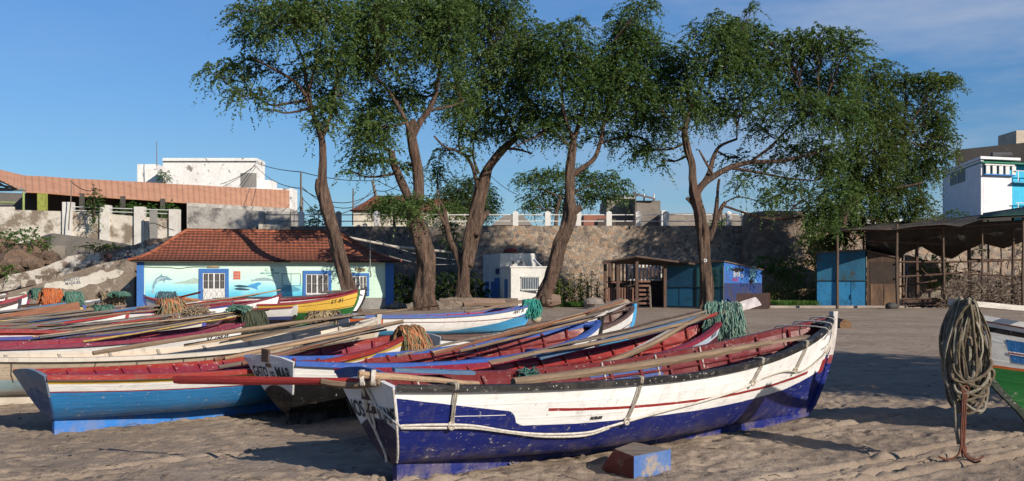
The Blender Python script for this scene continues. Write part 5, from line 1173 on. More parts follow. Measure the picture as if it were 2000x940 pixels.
# low rubble wall, drift logs, concrete blocks
topwall([(858,583,62,0), (880,582,62,0), (960,584,62,0), (1012,583,62,0)], .6, stonewall('low rubble', [(.22,.17,.13), (.27,.21,.16), (.16,.12,.1)], (.2,.16,.13), 2.4), 'low_rubble_wall', 'low rubble wall with holes on the sand before the kiosk', jag=.18)
topwall([(860,600,59.9,0), (945,599,59.9,0)], .35, greyst, 'stone_kerb', 'grey stone kerb lying in front of the low rubble wall')
for args, lab in (((P(905,597,60), P(985,585,61), .28), 'long weathered tree log lying before the low rubble wall'), ((P(1040,590,61), P(1095,582,61), .42), 'thick pale log end beside the right hand kiosk trunk')):
    a, b, r_ = args; a.z = r_*.8; b.z = r_*.9+.1; tag(centre(MB().tube([a, a.lerp(b,.3)+Vector((0,0,.1)), a.lerp(b,.7), b], [r_*.6, r_, r_, r_*.7], 9, ridge=.2).build('driftwood_log', wood('drift log', (.25,.17,.12), (.13,.09,.07)), None, True)), lab, 'log')
for px, w_, h_, lab in ((1160,1.1,.62,'grey concrete lump left of the wooden shed'), (843,.9,.5,'grey rubble block at the foot of the thick trunk')):
    c = G(px, 60.5); mb = MB(); mb.ball((0,0,h_*.45), 1, 8, (w_*.6, .5, h_*.62), 0, .35, px); tag(mb.build('concrete_block', surf('grey concrete', (.24,.20,.17), (.15,.13,.11), 2), None, True, c, 30), lab, 'block')
for i, (px, s_) in enumerate(((775,.35), (790,.25), (758,.3), (742,.22), (730,.18), (803,.3))):
    mb = MB(); mb.ball((0,0,s_*.4), s_, 6, (1.2,1,.8), 0, .4, i); tag(mb.build('rubble_stone', greyst, None, False, G(px, 59.4+i*.15)), 'grey rubble stone at the right foot of the mural house', 'stone', 'stones by the mural house')
# kerb
tag(centre(MB().box2((G(1488,62).x,62,-.1), (G(1900,62).x,62.8,.13)).build('kerb', surf('pale concrete kerb', (.36,.31,.26), (.25,.21,.18), 1.5))), 'long pale concrete kerb along the sheds at the back of the sand', 'kerb')

# ---------------------------------------------------------------- slatted wooden shed
BW = wood('dark shed timber', (.12,.07,.05), (.06,.038,.03), axis=2); RB = wood('reddish shed timber', (.22,.11,.075), (.13,.07,.05), axis=2)
S = empty('slatted_shed', G(1240, 61), 0, 'open dark timber shed of upright slats, left of the blue huts', 'shed')
x0, x1 = G(1181,61).x, G(1300,61).x
for i, (px, d) in enumerate(((1182,61), (1207,60.4), (1244,60.2), (1299,61.5), (1190,64.5), (1296,65))):
    a = P(px, 508 if i != 2 else 502, d); under(MB().box2((a.x-.09,d-.09,0), (a.x+.09,d+.09,a.z)).build('post', BW), S)
under(MB().add([P(1176,511,60.2), P(1243,499,59.6), P(1378,517,61.8), P(1300,516,63), P(1190,511,63)]+[p+Vector((0,0,-.1)) for p in (P(1176,511,60.2), P(1243,499,59.6), P(1378,517,61.8), P(1300,516,63), P(1190,511,63))], [(0,1,2,3,4), (9,8,7,6,5), (0,5,6,1), (1,6,7,2), (2,7,8,3), (3,8,9,4), (4,9,5,0)]).build('roof', surf('old dark roof boards', (.09,.06,.045), (.05,.035,.03), 2)), S)
# pale sheet wall at the back, slats in front of it
ps = P(1226,512,65.2); pe = P(1300,520,65.2)
under(MB().box2((P(1190,0,65.2).x,65.2,2.6), (pe.x,65.3,P(0,514,65.2).z)).build('rear_sheet', surf('grey white sheet', (.55,.55,.55), (.42,.42,.42), 1)), S) if False else None
for k in range(15):
    px = 1195+k*7.2; a = P(px, 516, 64.9); zb = 1.75 if px > 1225 else .9
    under(MB().box2((a.x-.055,64.8,zb-.0), (a.x+.055,64.86,P(0,512,64.8).z)).build('slat', BW), S)
under(MB().box2((P(1222,0,65.4).x,65.4,P(0,548,65).z), (P(1301,0,65.4).x,65.5,P(0,517,65).z)).build('white_sheet', surf('white sheeting', (.75,.75,.73), (.62,.62,.6), .8)), S)
under(MB().box2((P(1190,0,65.4).x,65.4,0), (P(1301,0,65.4).x,65.55,P(0,548.5,65).z)).build('dark_boarding', surf('dark boarding', (.05,.03,.025), (.035,.022,.02), 2)), S)
for k in range(12):
    px = 1184+k*5.2; a = P(px, 0, 60.8); under(MB().box2((a.x-.045,60.7,.05), (a.x+.045,60.74,P(0,564-(k%3),60.8).z)).build('fence_slat', RB), S)
for k in range(6):
    z = .25+k*.26; under(MB().box2((P(1248,0,60.5).x,60.45,z), (P(1270,0,60.5).x,60.5,z+.12)).build('gate_board', RB), S)
for z in (.5,1.15): under(MB().box2((P(1182,0,60.8).x,60.75,z), (P(1244,0,60.8).x,60.82,z+.09)).build('cross_rail', BW), S)
under(MB().box2((P(1182,0,61).x,60.95,P(0,553,61).z), (P(1222,0,61).x,61.05,P(0,550,61).z)).build('cross_rail', RB), S)
under(MB().tube([P(1269,560,60.3), P(1271,606,60.3)], .06, 5).build('gate_post', WOODS[1]), S)
under(MB().box2((P(1176,514,60.1).x,60.05,P(0,516,60.1).z), (P(1192,514,60.1).x,60.12,P(0,513,60.1).z)).build('lintel', BW), S)
# ---------------------------------------------------------------- teal and blue huts
def hut(A, Bp, C, D, z0, zts, name, label, mf, ms, cat='hut'):
    r = empty(name, (A[0], A[1], z0), 0, label, cat)
    vs = [Vector((p[0],p[1],z0)) for p in (A,Bp,C,D)]+[Vector((p[0],p[1],z)) for p, z in zip((A,Bp,C,D), zts)]
    under(MB().add(vs, [(0,1,5,4)]).build('front_wall', mf), r); under(MB().add(vs, [(1,2,6,5), (2,3,7,6), (3,0,4,7)]).build('side_wall', ms), r)
    up = [v+Vector((0,0,.003)) for v in vs[4:]]; cen = sum(up, Vector())/4; up = [cen+(v-cen)*1.04 for v in up]
    under(MB().add(up+[v+Vector((0,0,.07)) for v in up], [(3,2,1,0), (4,5,6,7), (0,1,5,4), (1,2,6,5), (2,3,7,6), (3,0,4,7)]).build('roof', surf('rusty hut roof', (.10,.08,.07), (.16,.09,.06), 1.5)), r)
    return r, vs
tealp = surf('weathered teal paint', (.035,.15,.19), (.03,.11,.15), .8, .7, .3, .01, stain=(.12,.12,.09), stain_scale=1.2, stain_lo=.58, stain_hi=.72)
cyanp = surf('weathered cyan paint', (.045,.22,.35), (.035,.17,.29), .8, .7, .3, .01, stain=(.05,.10,.12), stain_scale=1.1, stain_lo=.55, stain_hi=.7)
bluep = surf('blue sheet paint', (.04,.14,.42), (.035,.10,.33), .8, .6, .3, .01, stain=(.06,.07,.12), stain_scale=.8, stain_lo=.56, stain_hi=.68)
A_ = G(1300,63.0); B_ = G(1414,60.2); C_ = G(1488,63.6); D_ = B_ and (G(1300,63.0)+(G(1488,63.6)-G(1414,60.2)))
ztl, ztr, zts_ = P(0,518,63).z, P(0,512,60.2).z, P(0,528,63.6).z
HU, hv = hut(A_, B_, C_, D_, 0, (ztl, ztr, zts_, zts_-.1), 'painted_hut', 'teal double doored hut with a blue graffitied side, behind the reddish trunk', tealp, bluep)
def onface(P0, P1, f0, f1, z0, z1, th, nm, m, root, side=1):
    n_ = Vector(((P1-P0).y, -(P1-P0).x, 0)).normalized()*side; p = P0.lerp(P1, f0); q = P0.lerp(P1, f1)
    vs = [Vector((v.x, v.y, z))+n_*o_ for o_ in (-.02, th) for v, z in ((p,z0), (q,z0), (q,z1), (p,z1))]
    return under(MB().add(vs, [(3,2,1,0), (4,5,6,7), (0,1,5,4), (1,2,6,5), (2,3,7,6), (3,0,4,7)]).build(nm, m), root)
zm = P(0,561,61).z
FD = surf('dark door gap', (.012,.03,.04), None, 2)
for f0, f1, z0, z1, m in ((.02,.47,.12,zm-.05,cyanp), (.49,.53,.05,2.3,FD), (.55,.97,.12,zm-.05,tealp), (.02,.47,zm,2.42,surf('teal blue panel', (.03,.13,.22), (.03,.1,.18), .9, .7)), (.55,.97,zm,2.45,surf('green teal panel', (.06,.20,.20), (.04,.14,.15), .9, .7, stain=(.02,.07,.07), stain_scale=1.3, stain_lo=.52))):
    onface(A_, B_, f0, f1, z0, z1, .03, 'door_panel', m, HU)
onface(A_, B_, .0, 1., zm-.05, zm-.0, .05, 'rail_bar', FD, HU); onface(A_, B_, .24, .25, .12, zm-.05, .034, 'door_gap', FD, HU); onface(A_, B_, .76,.77,.12,zm-.05,.034,'door_gap', FD, HU)
for f in (0., .985): onface(A_, B_, f, f+.015, .02, 2.5, .05, 'corner_post', surf('grey green post', (.12,.15,.13), None, 2), HU)
onface(B_, C_, .0, 1., .02, 1.5, .015, 'lower_side_panel', surf('dark blue sheet', (.02,.045,.17), (.03,.04,.10), .7, .6, stain=(.06,.05,.05), stain_scale=.9, stain_lo=.5, stain_hi=.65), HU)
sd_ = (C_-B_); Lh = sd_.length; sdn = sd_.normalized(); nrm = Vector((sdn.y, -sdn.x, 0))
def hs(a, z, off=.03): return B_+sdn*a+nrm*off+Vector((0,0,z))
GW = surf('white graffiti', (.62,.66,.68), None, 3, fine=.1); GC = surf('pale cyan graffiti', (.30,.60,.66), None, 3, fine=.1); GR = surf('red graffiti', (.42,.05,.12), None, 3, fine=.1); GB = surf('black graffiti', (.015,.015,.02), None, 3); GT = surf('teal graffiti', (.05,.35,.45), None, 3)
for body, a, z, sz, m, sx_ in (('BIAR', 1.35, 1.88, .50, GW, .75), ('OS', 1.95, 1.84, .34, GW, .7), ('DALE', 1.2, 1.62, .30, GR, .9), ('P T', .55, 2.22, .42, GT, 1.2), ('T.A', 3.35, 1.50, .42, GC, .9)):
    a *= Lh/4.3
    under(text_on(lambda u, v: hs(a+u, z+v), body, sz, 'graffiti', m, None, sx=sx_, bold=.004), HU)
mb = MB(); vs = [hs(Lh*(.34+.17*math.cos(t)*(1+.15*math.sin(5*t))), 2.30+.12*math.sin(t)*(1+.3*math.cos(7*t)), .036) for t in np.linspace(0, 6.283, 40)[:-1]]; mb.add(vs, [tuple(range(39))]); under(mb.build('graffiti_blot', GB), HU)
mb = MB(); vs = [hs(Lh*(.70+.05*math.cos(t)), 1.62+.17*math.sin(t), .036) for t in np.linspace(0, 6.283, 20)[:-1]]; mb.add(vs, [tuple(range(19))]); under(mb.build('graffiti_blot', GB), HU)
mb = MB(); c0 = (Lh*.74, 1.95)
for k in range(7):
    a = math.pi*(.08+.84*k/6); L1 = .62 if 0 < k < 6 else .4; ca, sa = math.cos(a), math.sin(a); pts = []
    for s_ in np.linspace(0, 1, 9): 
        wd = .10*math.sin(math.pi*s_**.8); pts.append(hs(c0[0]+ca*L1*s_-sa*wd, c0[1]+sa*L1*s_+ca*wd, .035))
    for s_ in np.linspace(1, 0, 9): 
        wd = -.10*math.sin(math.pi*s_**.8); pts.append(hs(c0[0]+ca*L1*s_-sa*wd, c0[1]+sa*L1*s_+ca*wd, .035))
    mb.tube(pts, .022, 4)
under(mb.build('graffiti_flower', GC), HU)
mb = MB(); mb.tube([hs(c0[0], c0[1], .035), hs(c0[0]-.4, c0[1]-.12, .035), hs(c0[0]-.45, c0[1]-.3, .035)], .025, 4); mb.tube([hs(c0[0], c0[1], .035), hs(c0[0]+.35, c0[1]-.1, .035), hs(c0[0]+.0, c0[1]-.16, .035)], .025, 4); under(mb.build('graffiti_leaf', GC), HU)
# rusty low panel right of it
tag(centre(quadprism(G(1487,61.5), G(1503,61.3), G(1504,61.5), G(1488,61.7), 0, P(0,572,61.5).z).build('rusty_sheet', surf('rusty sheet', (.10,.045,.03), (.06,.03,.022), 1.5))), 'rusty brown sheet standing at the right end of the graffitied hut', 'sheet')
tag(centre(quadprism(G(1438,59.9), G(1500,59.7), G(1501,59.8), G(1439,60.0), 0, .9).build('rusty_sheet', surf('rusty dark sheet', (.07,.035,.03), (.045,.03,.03), 1.5))), 'low dark rusty sheet leaning along the foot of the blue graffitied side', 'sheet')
# ---------------------------------------------------------------- blue container hut at the right
A2 = G(1595,63.5); B2_ = G(1690,62.4); C2 = G(1692,66); D2 = A2+(C2-B2_)
bluec = surf('weathered sky blue paint', (.035,.23,.44), (.025,.17,.36), .7, .65, .3, .01, stain=(.02,.08,.13), stain_scale=1.3, stain_lo=.52, stain_hi=.66)
blued = surf('dark weathered blue paint', (.025,.14,.24), (.02,.10,.18), .8, .7, .3, .01, stain=(.05,.06,.05), stain_scale=1.3, stain_lo=.52, stain_hi=.66)
H2, hv2 = hut(A2, B2_, C2, D2, 0, (P(0,495,63.5).z, P(0,489,62.4).z, 3.2, 3.2), 'blue_container', 'sky blue metal container with weathered doors under the dark canopy', blued, blued, 'container')
zc = P(0,549,63).z
for f0, f1, z0, z1, m in ((.01,.41,.08,zc-.05,bluec), (.43,.70,.08,zc-.05,bluec), (.715,.985,.08,zc-.05,bluec), (.01,.41,zc+.03,3.28,blued), (.43,.985,zc+.03,3.3,blued)): onface(A2, B2_, f0, f1, z0, z1, .04, 'door_panel', m, H2)
onface(A2, B2_, 0, 1, zc-.04, zc+.02, .06, 'rail_bar', FD, H2); onface(A2, B2_, .70,.712,.5,.8,.09,'door_handle', FD, H2)
# brown doored timber hut
A3 = G(1693,62.6); B3_ = G(1755,62.2); C3 = G(1757,66); D3 = A3+(C3-B3_)
brd = surf('brown hut boards', (.10,.062,.04), (.055,.036,.026), 1.2, .9, .5, .02, (3,3,.5)); brd2 = surf('worn brown door', (.20,.12,.07), (.08,.05,.035), 1., .85, .5, .02, (2,2,.7))
H3, _v = hut(A3, B3_, C3, D3, 0, (P(0,491,62.6).z, P(0,505,62.2).z, 3, 3), 'timber_hut', 'dark brown timber hut with two worn doors beside the sky blue container', brd, brd)
for f0, f1 in ((.12,.52), (.54,.97)): onface(A3, B3_, f0, f1, .1, P(0,555,62.4).z, .04, 'door', brd2, H3)
onface(A3, B3_, .1, .98, P(0,553,62.4).z, P(0,505,62.4).z-.2, .02, 'upper_boarding', surf('black brown boards', (.035,.024,.02), (.05,.035,.025), 2), H3)
# ---------------------------------------------------------------- dark canopy on poles
CN = empty('pole_canopy', G(1820, 60), 0, 'ragged dark tarp canopy on crooked poles at the right, before the white house', 'canopy')
tarp = surf('dark ragged tarp', (.035,.032,.03), (.06,.05,.042), 1.2, .8, .8, .08, stain=(.12,.09,.06), stain_scale=1.1, stain_lo=.58, stain_hi=.68); tarpg = surf('dark green tarp', (.015,.06,.04), (.01,.04,.03), 1., .7, .8, .08)
front = [(1628,450), (1660,449), (1700,447), (1742,449), (1790,440), (1840,437), (1875,441), (1915,428), (1960,425), (2000,423), (2080,414), (2160,405)]
back = [(1640,446), (1680,441), (1725,436), (1765,434), (1800,432), (1840,430), (1880,428), (1920,420), (1960,415), (2010,409), (2090,400), (2170,394)]
vs = []; nF = 6
for (px, py), (qx, qy) in zip(front, back):
    a = P(px, py, 59.5); b = P(qx, qy, 68)
    for j in range(nF+1):
        v = a.lerp(b, j/nF); v.z += .22*mnoise.noise(Vector((px*.02, j*.9, 2)))-.25*math.sin(math.pi*j/nF)*.3; vs.append(v)
fs = [(i*(nF+1)+j, (i+1)*(nF+1)+j, (i+1)*(nF+1)+j+1, i*(nF+1)+j+1) for i in range(len(front)-1) for j in range(nF)]
def sheet(nm, vs, fs, m, root): 
    o = under(MB().add(vs, fs).build(nm, m, None, True), root); s_ = o.modifiers.new('s', 'SOLIDIFY'); s_.thickness = .05; return o
sheet('roof_tarp', vs, [f for f in fs if f not in (fs[14], fs[27])], tarp, CN)
sheet('green_tarp', [v+Vector((0,0,.12)) for v in vs[7*(nF+1):]], fs[:len(fs)-7*nF], tarpg, CN)
# sagging inner tarp, added low to darken the space under the roof
g = [(1690,470,500), (1720,468,516), (1750,470,520), (1770,470,500), (1800,470,488), (1830,472,506), (1860,475,512), (1885,475,496), (1920,470,482), (1960,468,492), (2000,460,478), (2060,460,480)]
vs = []
for px, a_, b_ in g: vs += [P(px, a_, 63), P(px, b_, 63.8)]
vs2 = []
for px, a_, b_ in g: vs2 += [P(px, 447-(px-1680)*.05, 61), P(px, b_-6, 63.8)+Vector((0,0,.1*mnoise.noise(Vector((px*.1,0,0)))))]
sheet('darkening_tarp', vs2, [(i*2,i*2+1,i*2+3,i*2+2) for i in range(len(g)-1)], tarp, CN)
PB = wood('canopy pole wood', (.13,.088,.06), (.065,.045,.035), axis=2)
for px, pt_, pb_, d, r_, m in ((1635,450,606,60,.10,PB), (1752,438,606,60,.10,PB), (1686,450,600,63,.09,BW), (1700,452,600,63,.07,BW), (1842,436,545,61,.09,PB), (1791,470,604,63,.13,BW), (1765,470,600,66,.08,BW), (1918,424,560,61,.07,PB), (1893,450,545,64,.14,PB), (1978,425,600,62,.10,BW), (1998,423,600,60,.09,PB), (1954,470,560,64,.05,BW), (1771,540,600,62,.06,PB), (2040,418,606,61,.1,PB), (1840,430,604,67,.08,BW), (1930,430,604,67,.08,BW)):
    b = G(px+rnd.uniform(-2,2), d, 0); a = P(px, pt_, d); under(MB().tube([b, b.lerp(a,.35)+Vector((rnd.uniform(-.06,.06),0,0)), b.lerp(a,.7)+Vector((rnd.uniform(-.06,.06),0,0)), a], [r_, r_*.95, r_*.85, r_*.8], 6, ridge=.1).build('pole', m), CN)
for a, b, d in (((1755,512),(1960,510),62), ((1755,541),(1915,530),62), ((1800,568),(1905,555),62), ((1755,585),(1850,583),61.5), ((1755,560),(1830,548),63), ((1880,535),(2060,542),61), ((1640,452),(2060,432),60.2), ((1695,470),(1850,478),62), ((1890,507),(2060,507),64)):
    under(MB().tube([P(a[0],a[1],d), P((a[0]+b[0])/2,(a[1]+b[1])/2+rnd.uniform(-2,2),d), P(b[0],b[1],d)], .06, 5).build('cross_pole', BW), CN)
under(MB().box2((P(1772,0,62).x,62,.05), (P(1990,0,62).x,62.1,.55)).build('low_board', BW), CN)
for a, b in (((1716,430),(1716,447)), ): under(MB().box2((P(1716,0,67).x,67,P(0,440,67).z), (P(1763,0,67).x,67.6,P(0,432,67).z)).build('white_block', WP), CN) if False else None
for k in range(46):     # crooked sticks and branches wedged between the poles
    px = rnd.uniform(1762, 2010); py = rnd.uniform(500, 590); d = rnd.uniform(61.5, 66); an = rnd.uniform(0, 3.14); l_ = rnd.uniform(12, 45)
    a = P(px, py, d); b = P(px+l_*math.cos(an), py-l_*math.sin(an), d+rnd.uniform(-1,1)); m_ = a.lerp(b, .5)+Vector((rnd.uniform(-.2,.2), 0, rnd.uniform(-.2,.2)))
    under(MB().tube(spline([a, m_, b], 4), [.035,.034,.032,.03,.028,.026,.024,.022,.02], 4).build('branch', BW), CN)
# dry palm fence
brm = surf('dry palm fronds', (.10,.07,.05), (.05,.035,.028), 3); brm2 = surf('pale dry fronds', (.22,.16,.11), (.12,.09,.065), 3)
mb = MB(); rr = random.Random(3)
for k in range(1500):
    px = rr.uniform(1845, 2120); d = rr.uniform(60.3, 62.2); h = rr.uniform(.1, 1.9)*(1 if px > 1860 else .6)
    b = G(px, d, h); L_ = rr.uniform(.4, 1.1); an = rr.uniform(-.5, 3.6); dr = Vector((math.cos(an)*rr.uniform(.4,1), rr.uniform(-.4,.4), math.sin(an)*.8-.25)).normalized()
    m_ = b+dr*L_*.5; e = b+dr*L_-Vector((0,0,.22*L_)); s_ = Vector((rr.uniform(-1,1), 0, rr.uniform(-1,1))).normalized()*rr.uniform(.015,.04)
    if e.z < .02: continue
    mb.add([b-s_, b+s_, m_+s_, m_-s_, e], [(0,1,2,3), (3,2,4)], 0 if rr.random() < .75 else 1)
o = centre(mb.build('palm_frond_fence', [brm, brm2])); tag(o, 'heap of dry brown palm fronds fencing the canopy at the far right', 'fence')
topwall([(1775,500,70,0), (1830,512,70,0), (1835,530,70,0), (1880,540,70,0), (2100,545,70,0)], .8, greyst, 'rubble_wall', 'grey rubble wall seen through the canopy poles at the right', jag=.15)

# ---------------------------------------------------------------- white and blue house at the right
RH = empty('apartment_house', G(1900, 100), 0, 'white sided house with bright blue balconies above the canopy at the right', 'house'); RH.location.z = 5
wh = surf('shaded white wall', (.66,.66,.68), (.58,.58,.60), .5, .85, .2, .02, stain=(.4,.39,.38), stain_scale=.7, stain_lo=.62, stain_hi=.75)
c0 = Vector((P(1916,0,95).x, 95, 0)); bk = Vector((P(1841,0,108).x, 108, 0)); fr = Vector((P(2160,0,99.5).x, 99.5, 0)); bkr = bk+(fr-c0)
zT = P(0,307,95).z; zTb = P(0,352,108).z-0; 
# side wall (shaded) as a solid, front set back by floors
def prism(A, Bp, C, D, z0, z1, nm, m, root): return under(quadprism(A, Bp, C, D, z0, z1).build(nm, m), root)
def at(f, g=0.): return c0.lerp(bk, f)+(fr-c0)*g
def prs(f0, f1, g0, g1, z0, z1, nm, m): return prism(at(f0,g0), at(f0,g1), at(f1,g1), at(f1,g0), z0, z1, nm, m, RH)
z_f2 = P(0,356,95).z; z_f1 = P(0,417,95).z
prs(.0, 1, 0, .02, 4, zT-.2, 'side_wall', wh)
prs(.05, 1, .021, 1, z_f2, zT-.6, 'upper_floor', surf('bright blue wall', (.05,.42,.62), (.04,.35,.55), 1, .8))
prs(.0, 1, .24, 1, z_f1-1, z_f2-.01, 'middle_floor', surf('bright blue wall', (.05,.42,.62), None, 1)) 
prs(-.05, .12, .24, 1, z_f2-.005, z_f2+.12, 'balcony_slab', surf('blue slab', (.07,.32,.5), None, 1))
prs(0, 1, .021, .24, 4, z_f2+.7, 'stair_block', wh)
prs(-.03, 1, .0, 1.02, zT-.55, zT-.42, 'green_awning', surf('green awning', (.04,.22,.13), (.03,.16,.1), 1))
prs(-.02, 1, -.01, .30, zT-.19, zT+.05, 'parapet', wh)
for g in (.0,.05,.10,.15,.20): prs(-.03, -.01, g+.03, g+.06, z_f2+.75, z_f2+1.55, 'baluster', WP)
prs(-.035, -.0, .02, .25, z_f2+1.56, z_f2+1.68, 'balustrade_rail', WP); prs(-.033, 0, .02, .25, z_f2+.66, z_f2+.76, 'balustrade_base', surf('mid blue', (.05,.2,.5), None, 1))
for k in range(12): prs(-.045, -.04, .27+k*.055, .276+k*.055, z_f2+.15, z_f2+1.1, 'balcony_bar', WP)
prs(-.047, -.038, .25, 1, z_f2+1.1, z_f2+1.16, 'balcony_rail', WP)
for k in range(12): prs(-.045, -.04, .27+k*.055, .276+k*.055, z_f1-.2, z_f1+1.0, 'balcony_bar', WP)
prs(-.047, -.038, .25, 1, z_f1+1.0, z_f1+1.06, 'balcony_rail', WP)
prs(-.02, -.005, .52, .75, z_f1-.2, z_f1+1.9, 'door', surf('cream door', (.6,.5,.4), None, 1)); prs(-.025, .0, .49, .52, z_f1-.2, z_f1+2, 'door_frame', WP)
prs(.10, .118, .32, .60, z_f2, z_f2+2.0, 'door', surf('brown purple door', (.12,.07,.08), None, 1))
# window opening on the shaded side
w0 = at(.78,0); w1 = at(.38,0); nrm_ = Vector((-(bk-c0).y, (bk-c0).x, 0)).normalized(); nrm_ = nrm_ if nrm_.x < 0 else -nrm_
zz1 = P(0,331,101).z; zz0 = P(0,356,101).z
vs = [Vector((p.x,p.y,z))+nrm_*o_ for o_ in (-.05,.03) for p, z in ((w0,zz0), (w1,zz0), (w1,zz1), (w0,zz1))]
under(MB().add(vs, [(3,2,1,0), (4,5,6,7), (0,1,5,4), (1,2,6,5), (2,3,7,6), (3,0,4,7)]).build('window', surf('dark window', (.05,.045,.04), (.03,.03,.03), .6, .5)), RH)
wm = (w0+w1)/2; under(MB().box2((wm.x-.12,wm.y-.25,zz0), (wm.x+.0,wm.y-.2,zz1)).build('window_frame', wh), RH)
# far grey building and block on the skyline
GB_ = tag(centre(quadprism(G(1868,135), G(2200,128), G(2200,150), G(1868,150), 4, P(0,293,133).z).build('grey_building', surf('grey concrete facade', (.085,.077,.07), (.07,.063,.057), .3, .9, .3, .03, stain=(.11,.10,.09), stain_scale=.4, stain_lo=.6))), 'long grey concrete building behind the white and blue house', 'building')
tag(centre(MB().add([G(1866,130,0), G(2200,122,0), G(2200,122.5,0), G(1866,130.5,0)]+[Vector(v) for v in (P(1866,293,130), P(2200,258,122), P(2200,258,122.5), P(1866,293,130.5))], [(0,1,5,4), (1,2,6,5), (2,3,7,6), (3,0,4,7), (4,5,6,7)]).build('sloping_gable', surf('grey concrete facade', (.14,.125,.11)))), 'grey gable end with a sloping top edge on the skyline at the right', 'building')
tag(centre(MB().box2((P(1985,0,160).x,160,6), (P(2150,0,160).x,166,P(0,255,160).z)).build('cream_block', surf('cream block', (.5,.42,.33), None, .5))), 'pale cream block at the top right corner of the skyline', 'building')
mb = MB(); mb.tube([P(1937,303,96), P(1975,303,96)], .28, 10); tag(centre(mb.build('roof_tank', surf('dark roof tank', (.08,.08,.085), None, 1), None, True)), 'dark lying tank on the roof of the white and blue house', 'tank')

# ---------------------------------------------------------------- town above the wall
def block(px0, px1, pt_, d, dep, m, nm, label, zb=5.2, cat='building', rise=0):
    a = P(px0, pt_, d); b = P(px1, pt_, d); return tag(centre(MB().box2((a.x,d,zb), (b.x,d+dep,a.z)).build(nm, m)), label, cat)
concr = surf('raw concrete blockwork', (.27,.235,.20), (.20,.175,.15), .7, .9, .5, .03)
HR2 = empty('tiled_cottage', P(770,440,88), 0, 'white cottage with red tiled hip roof behind the railing', 'house'); HR2.location.z = 5.4
a = P(690,412,88); b = P(835,412,88); under(MB().box2((a.x,88,5.4), (b.x,96,a.z)).build('wall', surf('cream cottage wall', (.60,.55,.45), (.5,.44,.35), .8)), HR2)
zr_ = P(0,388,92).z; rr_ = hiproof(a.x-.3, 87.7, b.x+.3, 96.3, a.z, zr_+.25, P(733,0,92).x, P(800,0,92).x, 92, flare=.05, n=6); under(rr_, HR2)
HR3 = empty('tiled_cottage', P(870,440,100), 0, 'farther white cottage with red roof showing between the trunks', 'house'); HR3.location.z = 5.6
a = P(815,412,100); b = P(908,412,100); under(MB().box2((a.x,100,5.6), (b.x,108,a.z)).build('wall', surf('cream cottage wall', (.60,.55,.45))), HR3)
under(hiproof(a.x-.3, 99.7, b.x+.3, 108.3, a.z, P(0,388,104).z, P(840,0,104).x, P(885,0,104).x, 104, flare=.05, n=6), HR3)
block(1185,1242,388,104,8,concr,'grey_house', 'grey block house behind the railing left of the lamp pole')
o = block(1243,1290,392,100,9,surf('ragged concrete', (.22,.195,.17), (.15,.13,.115), .6, .9, .6, .05),'grey_house', 'tall ragged grey house with a roof pergola right of the lamp pole')
PG = empty('roof_pergola', P(1262,395,101), 0, 'small white post pergola on the roof of the ragged grey house', 'pergola')
for px in (1241,1258,1277): under(MB().tube([P(px,395,100.5), P(px,379,100.5)], .08, 5).build('post', WP), PG)
under(MB().add([P(1236,378,99), P(1280,388,99.5), P(1280,387,104), P(1236,376,104)]+[p+Vector((0,0,-.12)) for p in (P(1236,378,99), P(1280,388,99.5), P(1280,387,104), P(1236,376,104))], [(0,1,2,3), (7,6,5,4), (0,4,5,1), (1,5,6,2), (2,6,7,3), (3,7,4,0)]).build('roof', surf('pergola roof', (.14,.10,.08), None, 1)), PG)
block(1190,1240,384,99,2,surf('white parapet', (.58,.57,.55), None, .8),'white_parapet', 'thin white parapet roof edge left of the pergola', zb=P(0,388,99).z, cat='parapet')
block(1292,1440,417,98,3,concr,'block_wall', 'low grey blockwork house front behind the right part of the railing')
block(1168,1203,428,86,4,surf('dark stall', (.06,.05,.045), (.09,.07,.06), 1),'dark_stall', 'dark stall front low behind the railing near the dark trunk')
block(1204,1240,431,88,3,surf('dark doorway', (.035,.03,.03), None, 1),'dark_doorway', 'dark doorway shadowed behind the railing left of the lamp pole', cat='doorway')
block(1140,1185,420,92,5,surf('dull red front', (.30,.12,.08), (.2,.09,.07), 1),'red_stall', 'dull red stall front behind the railing right of the dark trunk', cat='stall')
block(1292,1302,411,84,.6,WP,'white_cabinet', 'small white cabinet on the wall top at the railing', cat='cabinet')
block(1590,1762,428,95,6,surf('bright white far wall', (.7,.69,.66), (.6,.58,.55), 1),'white_wall', 'low white wall glimpsed under the drooping right foliage', zb=4)
block(1330,1560,422,130,8,concr,'grey_house', 'long low grey house far behind the bastion')
tag(centre(MB().add([P(960,440,90), P(1040,440,90), P(1020,420,92), P(985,421,92)]+[p+Vector((0,3,0)) for p in (P(960,440,90), P(1040,440,90), P(1020,420,92), P(985,421,92))], [(0,1,2,3), (7,6,5,4), (0,3,7,4), (1,5,6,2), (3,2,6,7)]).build('grey_shed_roof', concr)), 'sloping grey shed roof behind the railing left of the dark trunk', 'shed')
